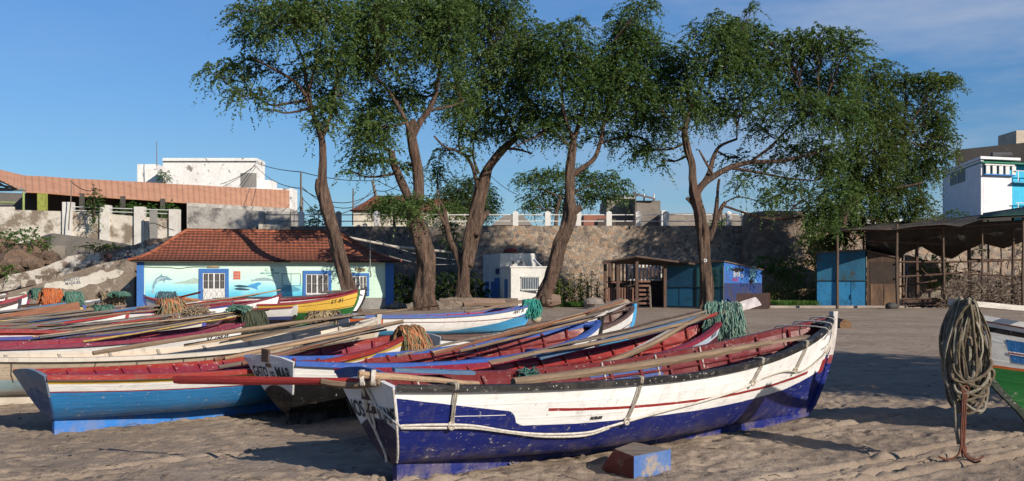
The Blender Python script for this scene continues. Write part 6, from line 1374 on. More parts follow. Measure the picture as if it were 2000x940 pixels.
# poles and wires
wirem = surf('black cable', (.03,.03,.03), None, 3); polem = wood('utility pole wood', (.20,.17,.14), (.13,.11,.09), axis=2)
for (px, t_, b_, d, r_, lab) in ((588,336,440,82,.11,'tall thin grey utility pole left of the leaning trunk'), (690,368,440,92,.10,'thin utility pole behind the red tiled cottage'), (731,352,395,100,.18,'leaning pale utility pole above the red tiled cottage'), (306,277,325,127,.06,'thin aerial mast on the white block building'), (1241,374,440,79.5,.06,'grey lamp pole rising from the railing'), (591,385,440,84,.07,'short pole right beside the tall grey utility pole'), (858,392,440,82,.06,'thin grey pole between the two middle trunks'), (1410,402,445,79.6,.05,'thin grey pole behind the reddish trunk'), (138,352,450,79,.05,'thin bent pole standing before the street wall pillar'), (291,438,500,70,.05,'thin pole with a hooked arm above the mural house corner')):
    a = P(px + (-4 if px == 731 else 2 if px==138 else 0), t_, d); b = P(px+(6 if px == 731 else -4 if px==138 else 0), b_, d)
    pole(b, a, polem, r_, lab, None, 'utility_pole' if d > 79 and r_ > .06 else 'thin_pole', 'pole')
tag(centre(MB().tube(spline([P(291,438,70), P(300,436,70), P(318,443,70), P(340,450,70)], 4), .03, 4).build('hooked_arm', polem, None)), 'thin hooked arm hanging from the pole above the mural house corner', 'wire')
for i, (a, b, s_, d0, d1) in enumerate((((500,325),(588,368),.6,126,82), ((430,360),(500,322),.3,125,126), ((588,368),(735,372),1.2,82,100), ((588,364),(735,378),1.6,82,100), ((735,372),(790,352),.4,100,84), ((500,318),(588,336),.2,126,82), ((588,336),(735,352),.3,82,100), ((588,400),(566,415),.3,82,109), ((588,385),(640,420),.3,82,95), ((690,400),(735,360),.3,92,100), ((138,354),(185,372),.3,79,89), ((565,400),(460,438),.8,108,83), ((735,352),(860,380),.6,100,110), ((1010,380),(960,345),.2,110,100), ((600,410),(690,408),.5,84,92))):
    tag(centre(MB().tube(sag(P(a[0],a[1],d0), P(b[0],b[1],d1), s_, 12), .035, 4, caps=False).build('overhead_wire', wirem)), ['black cable from the white block building to the tall grey utility pole', 'thin cable slanting across the white block building wall', 'upper sagging cable between the two utility poles', 'lower sagging cable between the two utility poles', 'cable rising into the second tree from the leaning pole', 'thin high cable from the white block to the pole top', 'thin high cable between the two pole tops', 'short cable from the pole down to the orange roof', 'cable running down right from the tall grey pole', 'cable climbing to the leaning pale pole', 'short cable by the bent pole on the orange roof', 'cable drooping across the peeling wall to the house roof', 'thin cable running right from the leaning pole', 'short cable behind the round tree', 'low sagging cable behind the leaning trunk'][i], 'wire')

# ---------------------------------------------------------------- people on the ramp
def person(loc, joints, radii, edges, head, label, shirt, z_sh, skin, s_=1.):
    me = bpy.data.meshes.new('person'); me.from_pydata([Vector(j)*s_ for j in joints], edges, [])
    o = bpy.data.objects.new('person', me); COL.objects.link(o); o.location = loc
    m = o.modifiers.new('skin', 'SKIN'); sub = o.modifiers.new('sub', 'SUBSURF'); sub.levels = 1; sub.render_levels = 1
    for v, r_ in zip(me.skin_vertices[0].data, radii): v.radius = (r_*s_, r_*s_*.8)
    me.skin_vertices[0].data[0].use_root = True
    bpy.context.view_layer.update(); dg = bpy.context.evaluated_depsgraph_get(); m2 = bpy.data.meshes.new_from_object(o.evaluated_get(dg)); bpy.data.objects.remove(o)
    o = bpy.data.objects.new('person', m2); COL.objects.link(o); o.location = loc; tag(o, label, 'person')
    m2.materials.clear()
    for mm in (shirt[0], shirt[1], skin): m2.materials.append(mm)
    for p in m2.polygons:
        z = p.center.z/s_; x = abs(p.center.x)/s_
        p.material_index = 2 if z > 1.46 or (z < 1.1 and x > .24 and z > .7) or z < .08 else (0 if z > z_sh else 1); p.use_smooth = True
    return o
J = [(0,0,.92), (0,0,1.15), (0,0,1.38), (0,0,1.50), (0,-.01,1.60), (0,-.015,1.70), (.19,0,1.40), (.25,.03,1.13), (.24,-.06,.90), (.24,-.09,.82), (-.19,0,1.40), (-.25,.03,1.13), (-.24,-.05,.90), (-.24,-.08,.82), (.09,0,.86), (.10,-.08,.47), (.10,-.02,.08), (.10,-.14,.03), (-.09,0,.86), (-.10,.09,.48), (-.10,.20,.10), (-.10,.10,.04)]
RD = [.15,.14,.15,.055,.085,.08,.065,.045,.035,.03,.065,.045,.035,.03,.09,.065,.045,.04,.09,.065,.045,.04]
ED = [(0,1),(1,2),(2,3),(3,4),(4,5),(2,6),(6,7),(7,8),(8,9),(2,10),(10,11),(11,12),(12,13),(0,14),(14,15),(15,16),(16,17),(0,18),(18,19),(19,20),(20,21)]
skinm = surf('dark skin', (.07,.04,.028), None, 6, .6); 
p1 = P(211,517,67.3); z1 = p1.z-.75
person((p1.x, 67.3, z1), J, RD, ED, None, 'person in a dark brown top walking up the ramp behind the low wall', (surf('dark brown shirt', (.06,.03,.028), None, 8), surf('dark blue shorts', (.05,.06,.12), None, 8)), .95, skinm)
p2 = P(250,508,68); z2 = p2.z-1.2
person((p2.x, 68, z2), J, RD, ED, None, 'person in a dark blue top with a red and white cap, by the roof corner', (surf('dark blue shirt', (.03,.05,.12), None, 8), surf('dark trousers', (.04,.04,.05), None, 8)), .95, skinm)
mb = MB(); mb.ball((0,0,0), .105, 8, (1,1,.6)); mb.box((0,-.12,-.01), (.15,.12,.015)); o = mb.build('cap', surf('red and white cap', (.55,.12,.1), (.7,.66,.62), 6), bpy.data.objects['person.001'], True); o.location = (0,0,1.76)
# ---------------------------------------------------------------- trees
def leafmat(name, c1, c2, tr=.35):
    m = bpy.data.materials.new(name); m.use_nodes = True; t = m.node_tree; t.nodes.clear()
    out = N(t, 'OutputMaterial'); d = N(t, 'BsdfDiffuse'); tl = N(t, 'BsdfTranslucent'); g = N(t, 'BsdfGlossy'); g.inputs['Roughness'].default_value = .45; g.inputs['Color'].default_value = (.6,.65,.6,1)
    mx1 = N(t, 'MixShader'); mx1.inputs[0].default_value = tr; mx2 = N(t, 'MixShader'); mx2.inputs[0].default_value = .02
    v = coords(t); wn = N(t, 'TexNoise'); wn.inputs['Scale'].default_value = 6; wn.inputs['Detail'].default_value = 3; t.links.new(v, wn.inputs[0])
    col = mixc(t, ramp(t, wn.outputs[0], [(.35, 0.), (.65, 1.)]), c1, c2)
    col = mixc(t, ramp(t, noise(t, v, 1.9, 2), [(.56, 0.), (.7, .5)]), col, (.13,.15,.05)); col = mixc(t, ramp(t, noise(t, v, .6, 3), [(.4, 0.), (.65, .45)]), col, tuple(x*1.35 for x in (c1[0]*1.3, c1[1], c1[2])))
    t.links.new(col, d.inputs[0]); t.links.new(mixc(t, .5, col, (.16,.26,.03)), tl.inputs[0])
    t.links.new(d.outputs[0], mx1.inputs[1]); t.links.new(tl.outputs[0], mx1.inputs[2]); t.links.new(mx1.outputs[0], mx2.inputs[1]); t.links.new(g.outputs[0], mx2.inputs[2]); t.links.new(mx2.outputs[0], out.inputs[0]); return m
LG = leafmat('acacia leaves', (.090,.150,.045), (.045,.088,.030))
LG2 = leafmat('darker leaves', (.075,.135,.038), (.042,.085,.025))
LG3 = leafmat('olive leaves', (.085,.125,.036), (.05,.085,.026))
def barkmat():
    m, t, b = newmat('mesquite bark'); v = coords(t, 'Object', (3.2,3.2,.5))
    n1 = noise(t, v, 2.2, 7, .65, 1.2); n2 = noise(t, v, 9, 5, .6)
    col = ramp(t, n1, [(.3, (.028,.02,.016)), (.5, (.10,.066,.048)), (.68, (.20,.135,.10))])
    col = mixc(t, ramp(t, noise(t, v, .9, 4), [(.55, 0.), (.7, .4)]), col, (.17,.075,.05))
    t.links.new(col, b.inputs['Base Color']); b.inputs['Roughness'].default_value = .95
    bump(t, b, mth(t, 'ADD', mth(t, 'MULTIPLY', n1, 2.), n2), .9, .10); return m
BARK = barkmat()
def leaf_mesh(cent, dirs, lens, rs, size, nleaf):
    """feathery sprays: for each twig, narrow leaf quads in two ranks along a drooping stem"""
    n = len(cent); t = (np.arange(nleaf)+.5)/nleaf
    t = t[None,:]*np.ones((n,1)); t += (rs.rand(n, nleaf)-.5)/nleaf
    p = cent[:,None,:]+dirs[:,None,:]*(lens[:,None]*t)[:,:,None]
    p[:,:,2] -= (lens[:,None]*t**2*.65)
    p += (rs.rand(n, nleaf, 3)-.5)*np.array([.15,.15,.07])
    c = p.reshape(-1, 3); N_ = len(c)
    a = rs.randn(N_, 3)*.75+np.repeat(dirs, nleaf, 0)*.8; a[:,2] = a[:,2]*.6-.35; a /= np.linalg.norm(a, axis=1)[:,None]
    b = np.cross(a, rs.randn(N_, 3)*.7+np.array([0,0,1.0])); b /= np.linalg.norm(b, axis=1)[:,None]+1e-6
    L_ = size*(.6+.8*rs.rand(N_))[:,None]; W_ = L_*.42
    q = np.stack([c-a*L_*.5, c+b*W_*.5-a*L_*.05, c+a*L_*.5, c-b*W_*.5-a*L_*.05], 1)
    return q.reshape(-1, 3)
def quadmesh(name, co, mat, parent, mi=None, mats=None):
    n = len(co)//4; me = bpy.data.meshes.new(name); me.vertices.add(n*4); me.vertices.foreach_set('co', co.ravel().astype(np.float32)); me.loops.add(n*4); me.loops.foreach_set('vertex_index', np.arange(n*4)); me.polygons.add(n)
    me.polygons.foreach_set('loop_start', np.arange(n)*4); me.polygons.foreach_set('loop_total', np.full(n, 4)); me.update(calc_edges=True)
    for m in (mats or [mat]): me.materials.append(m)
    if mi is not None: me.polygons.foreach_set('material_index', mi)
    o = bpy.data.objects.new(name, me); COL.objects.link(o); o.parent = parent; return o
def tree(name, label, d, trunk, rad, limbs, blobs, seed, dens=1., leaf=LG, size=.17, trunkdy=0, depth=.7, nl=24, group=None, upz=0, tw=1.0, shell=.35):
    rs = np.random.RandomState(seed); pr = random.Random(seed)
    base = P(trunk[0][0], trunk[0][1], d); root = empty(name, base, 0, label, 'tree', group)
    ml = d/FPX
    mb = MB()
    def pl(pts, dy0=0, dy1=0): return [P(x, y, d)+Vector((0, dy0+(dy1-dy0)*i/max(1, len(pts)-1), 0))-base for i, (x, y) in enumerate(pts)]
    tk = spline(pl(trunk), 6); rr_ = np.interp(np.linspace(0, 1, len(tk)), np.linspace(0, 1, len(rad)), rad)*ml*.74
    tk[0].z -= .3
    mb.tube(tk, list(rr_), 30, ridge=.26, seed=seed)
    if rad[0] > 14:
        for k in range(6):
            a = k*1.047+seed; c = tk[1]; e = Vector((math.cos(a)*rr_[0]*1.35, math.sin(a)*rr_[0]*1.35, -.25)); mb.tube(spline([tk[0]*.2+tk[3]*.8+Vector((math.cos(a),math.sin(a),0))*rr_[0]*.35, tk[1]+Vector((math.cos(a),math.sin(a),0))*rr_[0]*.85, Vector((tk[0].x,tk[0].y,0))+e], 4), [rr_[0]*.3, rr_[0]*.32, rr_[0]*.33, rr_[0]*.33, rr_[0]*.3, rr_[0]*.3, rr_[0]*.28, rr_[0]*.25, rr_[0]*.2][:9], 8, ridge=.15, seed=k)
    nodes = [(p, r) for p, r in zip(tk[len(tk)//2:], rr_[len(tk)//2:])]
    for lp, r0, r1, dy in limbs:
        s_ = spline(pl(lp, 0, dy), 5); rl = [ml*.8*(r0+(r1-r0)*i/(len(s_)-1)) for i in range(len(s_))]
        mb.tube(s_, rl, 12 if r0 > 8 else 7, ridge=.15, seed=seed+len(lp)); nodes += list(zip(s_[2:], rl[2:]))
    cl = []; 
    for k, bl in enumerate(blobs):
        px, py, rx, ry = bl[:4]; dy = bl[4] if len(bl) > 4 else pr.uniform(-1, 1)*2.2; dn = bl[5] if len(bl) > 5 else 1.
        c = P(px, py, d)+Vector((0, dy, 0))-base; rx *= ml*.95; ry *= ml*.92; rz = max(rx, ry)*depth*.9
        # limb to the blob
        cand = sorted(nodes, key=lambda q: (q[0]-c).length+(2.5 if q[0].z > c.z+ry*.6 else 0))[:1]
        s, sr = cand[0]
        mid = s.lerp(c, .5)+Vector((pr.uniform(-.3,.3), pr.uniform(-.3,.3), -.35*min(2, (c-s).length*.3)))
        r0 = min(sr*.7, .085); br = spline([s, mid, c], 5); mb.tube(br, [r0*(1-.65*i/(len(br)-1)) for i in range(len(br))], 6, caps=False)
        newn = [(p, r0*.5) for p in br[4:]]
        n = int(rx*ry*math.pi*27*dens*dn)
        v = rs.randn(n, 3); v /= np.linalg.norm(v, axis=1)[:,None]; rad_ = (rs.rand(n)**shell)[:,None]
        lump = 1+.42*np.array([mnoise.noise(Vector((float(q[0])*2.3+k, float(q[1])*2.3, float(q[2])*2.3+seed))) for q in v])[:,None]
        pts = v*rad_*lump*np.array([rx, rz, ry]); pts += np.array(c)
        dirs = v*np.array([1,1,.55])+np.array([0,0,.05])+rs.randn(n, 3)*.45; dirs /= np.linalg.norm(dirs, axis=1)[:,None]
        cl.append((pts, dirs))
        # twigs reaching into the blob
        for j in range(min(46, int(n*.08)+4)):
            q = Vector(pts[pr.randrange(n)]); s2, r2 = pr.choice(newn); m2 = s2.lerp(q, .5)+Vector((pr.uniform(-.15,.15), pr.uniform(-.15,.15), pr.uniform(-.05,.25)))
            mb.tube(spline([s2, m2, q], 3), [.035*tw, .03*tw, .024*tw, .02*tw, .016*tw, .012*tw, .010*tw], 3, caps=False)
    mb.build('trunk', BARK, root, True, angle=180)
    cc = np.concatenate([c for c, _ in cl]); dd = np.concatenate([d_ for _, d_ in cl]); ln = .5+1.0*rs.rand(len(cc))
    co = leaf_mesh(cc-dd*ln[:,None]*.35, dd, ln, rs, size, nl)
    quadmesh('crown', co, leaf, root); return len(co)//4
nlv = 0
nlv += tree('acacia_tree', 'leaning thin trunked tree in front of the mural house, leftmost of the big trees', 54, [(690,612),(680,560),(664,500),(650,450),(637,405),(630,360),(631,310),(628,270),(612,225),(600,190)], [21,19,17,16,17,12,9,8,6,5],
  [([(632,400),(622,370),(622,350)],9,7,0), ([(600,190),(575,160),(540,140),(500,120)],5,2,-1), ([(628,270),(645,220),(650,170),(655,110)],6,3,1), ([(612,225),(600,170),(590,110),(560,60)],5,2,0), ([(600,195),(560,200),(520,200),(480,170)],4,2,1), ([(600,190),(620,130),(640,60)],4,2,-1)],
  [(520,25,80,40), (470,45,45,35), (580,60,70,55), (640,40,60,60), (600,5,90,30), (450,135,45,28,0,.8), (430,150,38,24,-1,.7), (490,120,60,40,1,.6), (500,185,45,26,0,.65), (470,190,24,24,-1,.7), (560,150,60,45,1,.45), (620,120,50,50,0,.7), (660,110,45,50), (640,215,36,38), (625,245,25,25,0,.9), (655,180,35,40,1,.8), (530,215,16,12,0,.6), (610,170,50,40,2,.6)], 11, .95)
nlv += tree('acacia_tree', 'thickest trunked tree with pale scars, second from the left', 57, [(831,606),(830,570),(832,530),(828,490),(818,455),(812,430),(812,405)], [30,27,23,23,22,21,17],
  [([(812,415),(798,385),(780,345),(768,315),(765,295)],12,8,0), ([(814,410),(818,370),(816,330),(808,290),(803,265)],14,12,0), ([(804,270),(820,240),(838,215),(852,180),(858,140)],9,4,0), ([(806,280),(790,230),(760,180),(730,150)],6,3,-1), ([(766,298),(740,280),(715,270)],5,2,1), ([(838,215),(880,205),(905,190)],4,2,1), ([(803,265),(800,250),(812,236)],11,9,0)],
  [(700,40,70,50), (760,30,90,50), (840,20,90,50), (760,110,90,60), (850,95,80,55), (700,130,60,50), (720,210,50,50), (770,190,60,50), (880,150,50,45), (715,270,40,45,0,1.), (745,255,50,45), (800,165,45,40,2,.6), (700,315,40,16,0,.8), (745,318,50,18,-1,.9), (800,320,30,20,1,.6), (690,338,24,8,-1,.8), (890,200,40,30,1,.5), (825,5,80,35), (750,60,60,60,-3), (780,400,36,18,-2,1.2), (830,400,34,20,-2,1.2), (755,398,22,16,-1,1.1), (805,412,28,16,-3,1.2), (880,60,60,60)], 12, 1.0)
nlv += tree('acacia_tree', 'twisting tree left of the white kiosk, its trunk split in two low down', 64, [(905,582),(906,545),(908,510),(914,470),(924,430),(933,390),(945,345),(962,315),(985,290),(1008,270)], [19,16,14,14,14,13,12,10,9,7],
  [([(903,530),(893,500),(878,468),(870,435),(866,408)],9,6,1), ([(868,440),(860,420),(852,405)],5,3,0), ([(915,520),(925,480),(935,440),(945,420),(952,412)],11,6,1.2), ([(930,460),(940,400),(950,360),(958,320),(975,290)],10,6,1.0), ([(935,385),(930,350),(920,320),(900,300),(870,290),(850,270)],6,2,-1), ([(935,340),(925,310),(925,280)],4,2,0), ([(985,290),(1010,292),(1040,300)],4,2,0), ([(1008,270),(1020,230),(1030,180)],6,3,0), ([(1008,270),(990,230),(970,180)],5,2,0), ([(900,300),(895,270),(905,240)],3,2,1)],
  [(930,40,80,50), (1000,60,70,60), (930,110,80,50), (1010,130,60,60), (960,180,70,50), (1020,200,45,50), (915,215,60,40), (975,235,60,35), (930,260,45,22,0,.9), (1000,265,40,20,0,.8), (900,170,40,40,2,.7), (860,290,40,20,1,.5), (920,300,14,22,-1,.8), (1045,110,40,60), (900,20,60,40), (965,15,70,30), (905,250,30,20,0,.6), (850,330,28,26,2,.8), (1040,240,30,40)], 13, 1.05, LG)
nlv += tree('acacia_tree', 'dark trunked tree leaning right beside the white kiosk', 61, [(1062,585),(1070,560),(1082,520),(1092,480),(1106,450),(1113,425),(1112,390),(1113,345),(1116,310),(1120,275)], [20,18,17,17,17,18,13,12,11,8],
  [([(1112,425),(1125,412),(1136,405)],9,8,0), ([(1114,345),(1135,330),(1160,310),(1172,280),(1180,240),(1190,190)],7,4,0), ([(1118,290),(1095,270),(1075,255),(1055,262)],5,2,0), ([(1120,275),(1135,230),(1150,180),(1160,120)],7,3,1), ([(1120,275),(1100,220),(1095,160)],5,3,-1), ([(1172,280),(1210,270),(1250,268),(1270,290)],4,1.5,0), ([(1180,240),(1220,210),(1250,180)],4,2,1), ([(1060,262),(1030,275),(1000,290)],3,1.5,0)],
  [(1110,100,60,50), (1090,150,60,50), (1160,120,60,50), (1080,210,50,40), (1150,180,60,45), (1200,150,60,60), (1220,30,40,35), (1250,60,50,40), (1245,20,36,22), (1225,90,60,45), (1270,100,50,45), (1240,170,60,50), (1190,220,50,40,0,.8), (1250,230,50,40), (1275,190,45,50), (1120,235,60,30,0,.7), (1060,250,40,22,0,.7), (1100,265,40,18,1,.5), (1220,270,40,22,0,.6), (1268,290,18,26,0,.8), (1240,300,20,20,-1,.7), (1085,60,50,25,0,.7), (1130,40,30,14,0,.6), (1175,260,45,25,1,.5)], 14, 1.1, LG2)
nlv += tree('acacia_tree', 'tall reddish trunked tree with a number painted on the bark, before the teal hut', 60, [(1381,600),(1380,560),(1376,510),(1373,460),(1368,420),(1358,385),(1352,355),(1352,325),(1343,290),(1337,258)], [17,16,15,15,15,14,10,9,9,8],
  [([(1384,470),(1395,440),(1399,410),(1401,385)],8,5,0), ([(1400,430),(1410,405),(1418,395)],6,4,0), ([(1400,410),(1402,370),(1405,350)],4,3,0), ([(1358,385),(1372,362),(1395,345),(1425,328),(1465,317),(1520,315),(1570,305),(1620,290)],9,3,0), ([(1372,362),(1388,335),(1400,300),(1415,280),(1450,265)],7,3,1.5), ([(1337,258),(1345,220),(1360,190),(1375,150)],6,3,0), ([(1337,258),(1310,240),(1290,210)],4,2,0), ([(1395,345),(1375,315),(1362,295)],4,2,-.5), ([(1465,317),(1500,290),(1540,250),(1590,220)],4,2,-1), ([(1354,400),(1346,392),(1341,386)],5,4,0), ([(1410,400),(1440,385),(1470,390),(1490,400)],2,1,0), ([(1425,328),(1480,335),(1540,345),(1600,350)],4,2,1)],
  [(1340,100,55,45), (1320,150,50,50), (1390,70,60,40), (1450,40,45,32), (1455,70,60,40), (1400,130,70,50), (1330,210,45,45), (1300,250,30,35,0,.8), (1470,130,70,50), (1540,90,70,50), (1600,80,55,40), (1640,105,45,45), (1560,150,80,50), (1640,170,60,50), (1390,200,55,45,2,.9), (1460,200,70,45,1,.8), (1550,220,70,45), (1630,240,60,50), (1500,250,60,30,0,.5), (1570,290,60,40,1,.7), (1630,310,50,50), (1500,330,50,30,1,.45), (1560,370,50,40,1,.7), (1620,390,50,45), (1500,385,40,25,-1,.6), (1590,420,40,35), (1270,290,26,26,0,.7), (1300,310,18,20,1,.5), (1470,15,18,18,0,.6), (1460,300,50,20,2,.35), (1440,360,26,30,-1,.4)], 15, 1.15, LG)
nlv += tree('weeping_acacia', 'spreading weeping tree at the right whose foliage droops to the canopy', 67, [(1612,575),(1618,520),(1632,470),(1650,420),(1670,370)], [16,14,13,12,8],
  [([(1650,420),(1690,370),(1730,310),(1770,260)],8,3,0), ([(1632,470),(1610,420),(1600,380)],6,3,0), ([(1670,370),(1680,300),(1690,240)],6,3,1), ([(1670,380),(1740,370),(1790,360)],5,2,-1)],
  [(1700,150,50,40), (1690,220,60,50), (1760,170,50,35), (1810,165,45,28), (1845,160,30,18), (1750,230,70,50), (1830,220,40,40,0,.9), (1700,300,70,55), (1780,300,65,55), (1835,290,36,45), (1690,370,60,50), (1760,370,60,50), (1830,330,36,30), (1800,400,30,32), (1650,420,50,40), (1720,420,50,28), (1600,450,45,35), (1640,465,40,25,0,.7), (1690,440,35,20), (1845,240,28,30), (1620,500,30,30,1,.5), (1770,420,36,24), (1650,330,50,50)], 16, 1.2, LG3)
nlv += tree('small_acacia', 'low flat topped tree behind the railing and the dark trunk', 93, [(1085,440),(1088,410),(1095,385)], [5,4,3], [([(1095,385),(1050,365)],2,1,0), ([(1095,385),(1150,365)],2,1,0)],
  [(1060,345,45,22), (1110,335,60,22), (1170,345,55,25), (1030,350,35,16), (1200,365,40,22), (1120,375,60,22), (1060,380,50,22), (1215,380,30,12), (1170,385,45,20), (1040,400,30,14), (1085,405,35,14)], 17, .75, LG2, .24, nl=12)
nlv += tree('round_tree', 'rounded dense tree behind the railing between the middle trunks', 94, [(915,440),(915,410),(915,390)], [6,5,3], [],
  [(905,375,50,32), (940,385,36,40), (880,380,30,25), (920,355,36,14), (930,410,40,25), (890,405,30,20), (955,395,20,30)], 18, .9, leafmat('grey green leaves', (.055,.095,.035), (.035,.065,.025)), .22, nl=12)
nlv += tree('low_shrub_tree', 'bushy low tree above the stone wall by the second trunk', 84, [(770,445),(770,420)], [4,3], [], [(760,405,28,16), (740,412,20,12), (790,415,30,16), (870,415,36,14), (880,400,30,12)], 19, 1.2, LG, .2)
tree('acacia_tree', 'unseen tree added to the right of the picture to shade the sand', 9, [(3900,500),(3880,0),(3860,-400)], [30,26,20], [], [(3889,-256,560,320,-1,1.), (3650,-200,420,280,1.5,1.), (4250,-250,420,300,.5,1.), (3850,-300,560,260,3,1.), (3900,-200,500,260,4.6,1.)], 21, 1.6, nl=34, size=.16)  # out-of-view tree, added for the shade its crown casts on the sand
# litter on the sand
rs = np.random.RandomState(5); mb = MB()
for k in range(420):
    y_ = 7.6+rs.rand()**1.6*16; x_ = rs.uniform(-.52,.55)*y_; s_ = rs.uniform(.006,.022); z_ = .01
    if rs.rand() < .55: mb.ball((x_,y_,z_), s_, 3, (1.2,1,.6), 0, .3, k)
    else:
        a = rs.uniform(0,6.28); l_ = rs.uniform(.04,.16); mb.tube([(x_,y_,z_+.01),(x_+l_*.5*math.cos(a),y_+l_*.5*math.sin(a),z_+.02),(x_+l_*math.cos(a+.4),y_+l_*math.sin(a+.4),z_+.01)], .004, 4, mi=1)
o = mb.build('beach_litter', [surf('dark pebbles', (.10,.085,.07), (.2,.17,.14), 9), surf('dry weed bits', (.07,.05,.035), (.16,.12,.08), 9)]); o['kind'] = 'stuff'; o['label'] = 'pebbles and dry weed bits scattered over the sand'; o['category'] = 'litter'
# vegetation: a plant builder
def bush(name, label, px, py, d, rx, ry, seed, leaf=LG2, size=.16, dens=1., cat='bush', group=None, tall=0):
    rs = np.random.RandomState(seed); ml = d/FPX; c = P(px, py, d); rx *= ml; ry *= ml
    b = Vector((c.x, c.y, c.z-ry)); root = empty(name, b, 0, label, cat, group)
    n = int((rx*ry*3+.5)*34*dens); v = rs.randn(n, 3); v /= np.linalg.norm(v, axis=1)[:,None]; k = (rs.rand(n)**.4)[:,None]*(1+.3*rs.randn(n)[:,None]*.3)
    pts = v*k*np.array([rx, min(rx, 1.5)*.8, ry])+np.array([0,0,ry]); dirs = v+np.array([0,0,.4]); dirs /= np.linalg.norm(dirs, axis=1)[:,None]; ln = .25+.35*rs.rand(n)
    quadmesh('foliage', leaf_mesh(pts, dirs, ln, rs, size, 16), leaf, root)
    mb = MB()
    for j in range(7): q = Vector(pts[rs.randint(n)]); mb.tube([Vector((q.x*.15, q.y*.15, -.1)), Vector((q.x*.5, q.y*.5, q.z*.5)), q], .03, 4)
    mb.build('stem', BARK, root); return root
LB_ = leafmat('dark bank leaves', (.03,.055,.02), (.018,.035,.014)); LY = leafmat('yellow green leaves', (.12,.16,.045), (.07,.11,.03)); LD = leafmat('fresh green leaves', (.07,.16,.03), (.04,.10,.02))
for i, (px, py, d, rx, ry, lf, lab) in enumerate(((55,470,73,40,22,LD,'fresh green bush on the left slope below the white wall'), (10,470,74,25,18,LD,'green bush at the left picture edge above the rocks'), (20,530,70,16,12,LD,'small green tuft low among the rocks at the left edge'), (185,400,78.9,14,34,LG2,'narrow dark climbing shrub on the white street wall pillar'), (265,412,86,50,14,LD,'broad green shrub under the orange roof behind the street wall'), (330,412,84,14,16,LD,'small green shrub before the open doorway of the pavilion'), (200,482,75,45,7,LY,'low grassy patch below the grey terrace wall'), (622,430,83,22,30,LG2,'feathery shrub behind the railing left of the leaning trunk'),
   (655,470,66,16,14,LG2,'small shrub tuft behind the roof by the leaning trunk'), (1280,470,76,.1,.1,LB_,''), (1545,530,72,30,26,LD,'green bush growing against the foot of the bastion'), (1505,515,73,28,18,LD,'leafy bush above the graffitied hut roof'), (1850,470,75,30,20,LB_,'dark shrub seen through the canopy left half'), (1820,530,70,40,30,LD,'green shrub behind the canopy poles'), (1905,485,80,20,25,LB_,'small shrub on the slope behind the canopy'), (1860,425,92,32,14,LG2,'small dark bush at the foot of the white house wall'), (1990,500,80,25,28,LB_,'dark shrub at the right edge behind the canopy'), (1660,560,70,40,40,LB_,'dark bush behind the sky blue container'), (320,345,118,14,12,LD,'small bush at the corner of the white block building'), (1600,500,75,35,35,LB_,'dark undergrowth under the weeping tree'), (1405,436,84,22,9,LD,'low bush behind the railing right of the reddish trunk'), (605,440,83,14,14,LG2,'small shrub behind the railing next to the tall grey pole'), (880,460,70,20,30,LG2,'leafy sprout on the split trunk near the stub'))):
    if lab: bush('bush', lab, px, py, d, rx, ry, 40+i, lf, .15, 1.)
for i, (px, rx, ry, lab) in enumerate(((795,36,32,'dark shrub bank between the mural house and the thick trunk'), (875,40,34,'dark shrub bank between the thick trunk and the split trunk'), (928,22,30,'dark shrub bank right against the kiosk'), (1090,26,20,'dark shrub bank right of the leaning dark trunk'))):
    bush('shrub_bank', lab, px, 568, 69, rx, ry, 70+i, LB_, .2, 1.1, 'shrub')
# maize plants
def maize(seed):
    rs = random.Random(seed); h = rs.uniform(1.5, 2.3); st = MB(); st.tube([(0,0,-.05), (rs.uniform(-.05,.05),0,h*.5), (rs.uniform(-.1,.1),0,h)], [.02,.016,.006], 5)
    lv = MB()
    for k in range(11):
        z = h*(.12+.085*k); a = k*2.4+rs.uniform(-.4,.4); L_ = rs.uniform(.55,.95)*(1.1-.05*k); w_ = .05
        dx, dy = math.cos(a), math.sin(a); s_ = Vector((-dy, dx, 0)); prev = None; vs = []
        for j in range(6):
            f = j/5; p = Vector((dx*L_*f, dy*L_*f, z+L_*(.75*f-1.05*f*f))); ww = w_*(1-f**2)+.004; vs += [p-s_*ww, p+s_*ww+Vector((0,0,.01))]
        lv.add(vs, [(j*2,j*2+1,j*2+3,j*2+2) for j in range(5)])
    return st, lv
LM = leafmat('maize leaves', (.10,.15,.045), (.17,.17,.07), .3); LM2 = leafmat('dry maize leaves', (.24,.19,.09), (.12,.14,.05), .3)
protos = []
for s_ in range(5):
    r = empty('maize_plant', (0,0,0), 0, 'x', 'maize'); st, lv = maize(s_); st.build('stalk', LM, r); lv.build('leaves', LM2 if s_ % 3 == 0 else LM, r); protos.append(r)
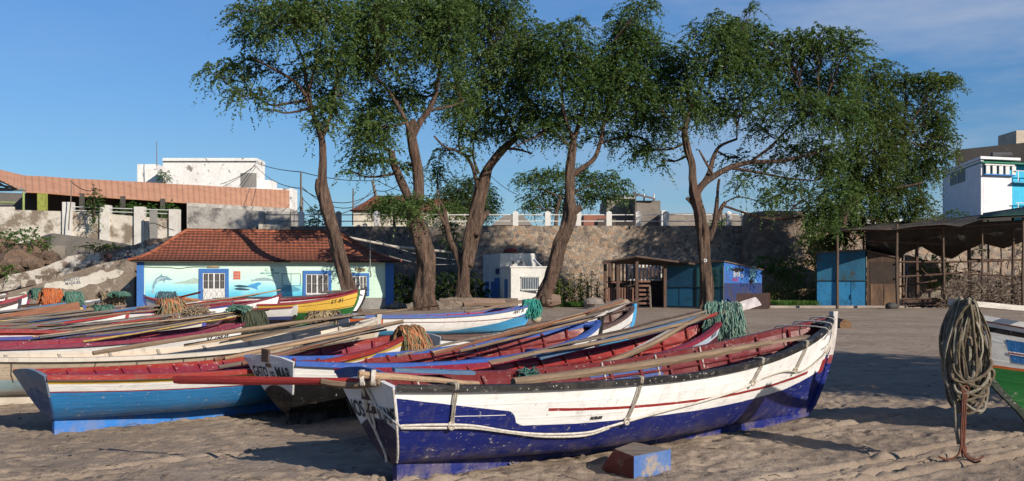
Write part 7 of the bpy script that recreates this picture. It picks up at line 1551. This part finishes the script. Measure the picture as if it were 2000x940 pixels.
def cptree(o, loc, rz, sc_, label, group):
    c = o.copy(); COL.objects.link(c); c.location = loc; c.rotation_euler = (0,0,rz); c.scale = (sc_,)*3; c['label'] = label; c['group'] = group
    for ch in o.children: k = ch.copy(); COL.objects.link(k); k.parent = c
    return c
rs_ = random.Random(9)
for (x0_, x1_, d0, d1, n, z, sc0, lab, grp) in ((1070,1180,66.5,69,46,0,.95,'maize plant in the strip between the leaning dark trunk and the slatted shed','maize left of the slatted shed'), (1492,1600,65,69,52,0,.85,'maize plant in the patch between the graffitied hut and the sky blue container','maize right of the graffitied hut'), (1000,1065,68.5,69,0,0,1,'','')):
    for k in range(n):
        px = rs_.uniform(x0_, x1_); dd_ = rs_.uniform(d0, d1); cptree(protos[k % 5], G(px, dd_, z), rs_.uniform(0, 6.28), sc0*rs_.uniform(.8,1.15), lab, grp)
for r in protos:
    for ch in list(r.children): bpy.data.objects.remove(ch)
    bpy.data.objects.remove(r)
# grass strips
def grass(name, px0, px1, d0, d1, n, h, m, label):
    rs = np.random.RandomState(len(label)); d = rs.uniform(d0, d1, n); x = (rs.uniform(px0, px1, n)-1000)/FPX*d; b = np.stack([x, d, np.zeros(n)], 1); a = rs.uniform(0, 6.28, n); s_ = np.stack([np.cos(a), np.sin(a), a*0], 1)*.02
    t_ = b+np.stack([rs.randn(n)*.08, rs.randn(n)*.08, h*(.5+rs.rand(n))], 1)
    q = np.stack([b-s_, b+s_, t_+s_*.3, t_-s_*.3], 1).reshape(-1, 3); o = quadmesh(name, q, m, None); o['kind'] = 'stuff'; o['label'] = label; o['category'] = 'grass'
grass('grass', 1065, 1165, 63.5, 65, 5000, .25, LD, 'short green grass before the maize by the slatted shed'); grass('grass', 1505, 1600, 63.2, 65, 4500, .3, LD, 'short green grass before the maize by the graffitied hut')
# number painted on the trunk, pale scars on the thick trunk
def trunkmark(tree_label, body, px, py, d, sz, m, name, sx=1):
    root = [o for o in bpy.data.objects if o.get('label', '').startswith(tree_label)][0]; c = P(px, py, d)-root.location
    q = text_on(lambda a, b: c+Vector((a, 1.6*a*a, b)), body, sz, name, m, root, sx=sx, bold=.01)
trunkmark('tall reddish', 'D', 1378, 512, 59.48, .26, WP, 'painted_letter')
print('LEAVES', nlv)
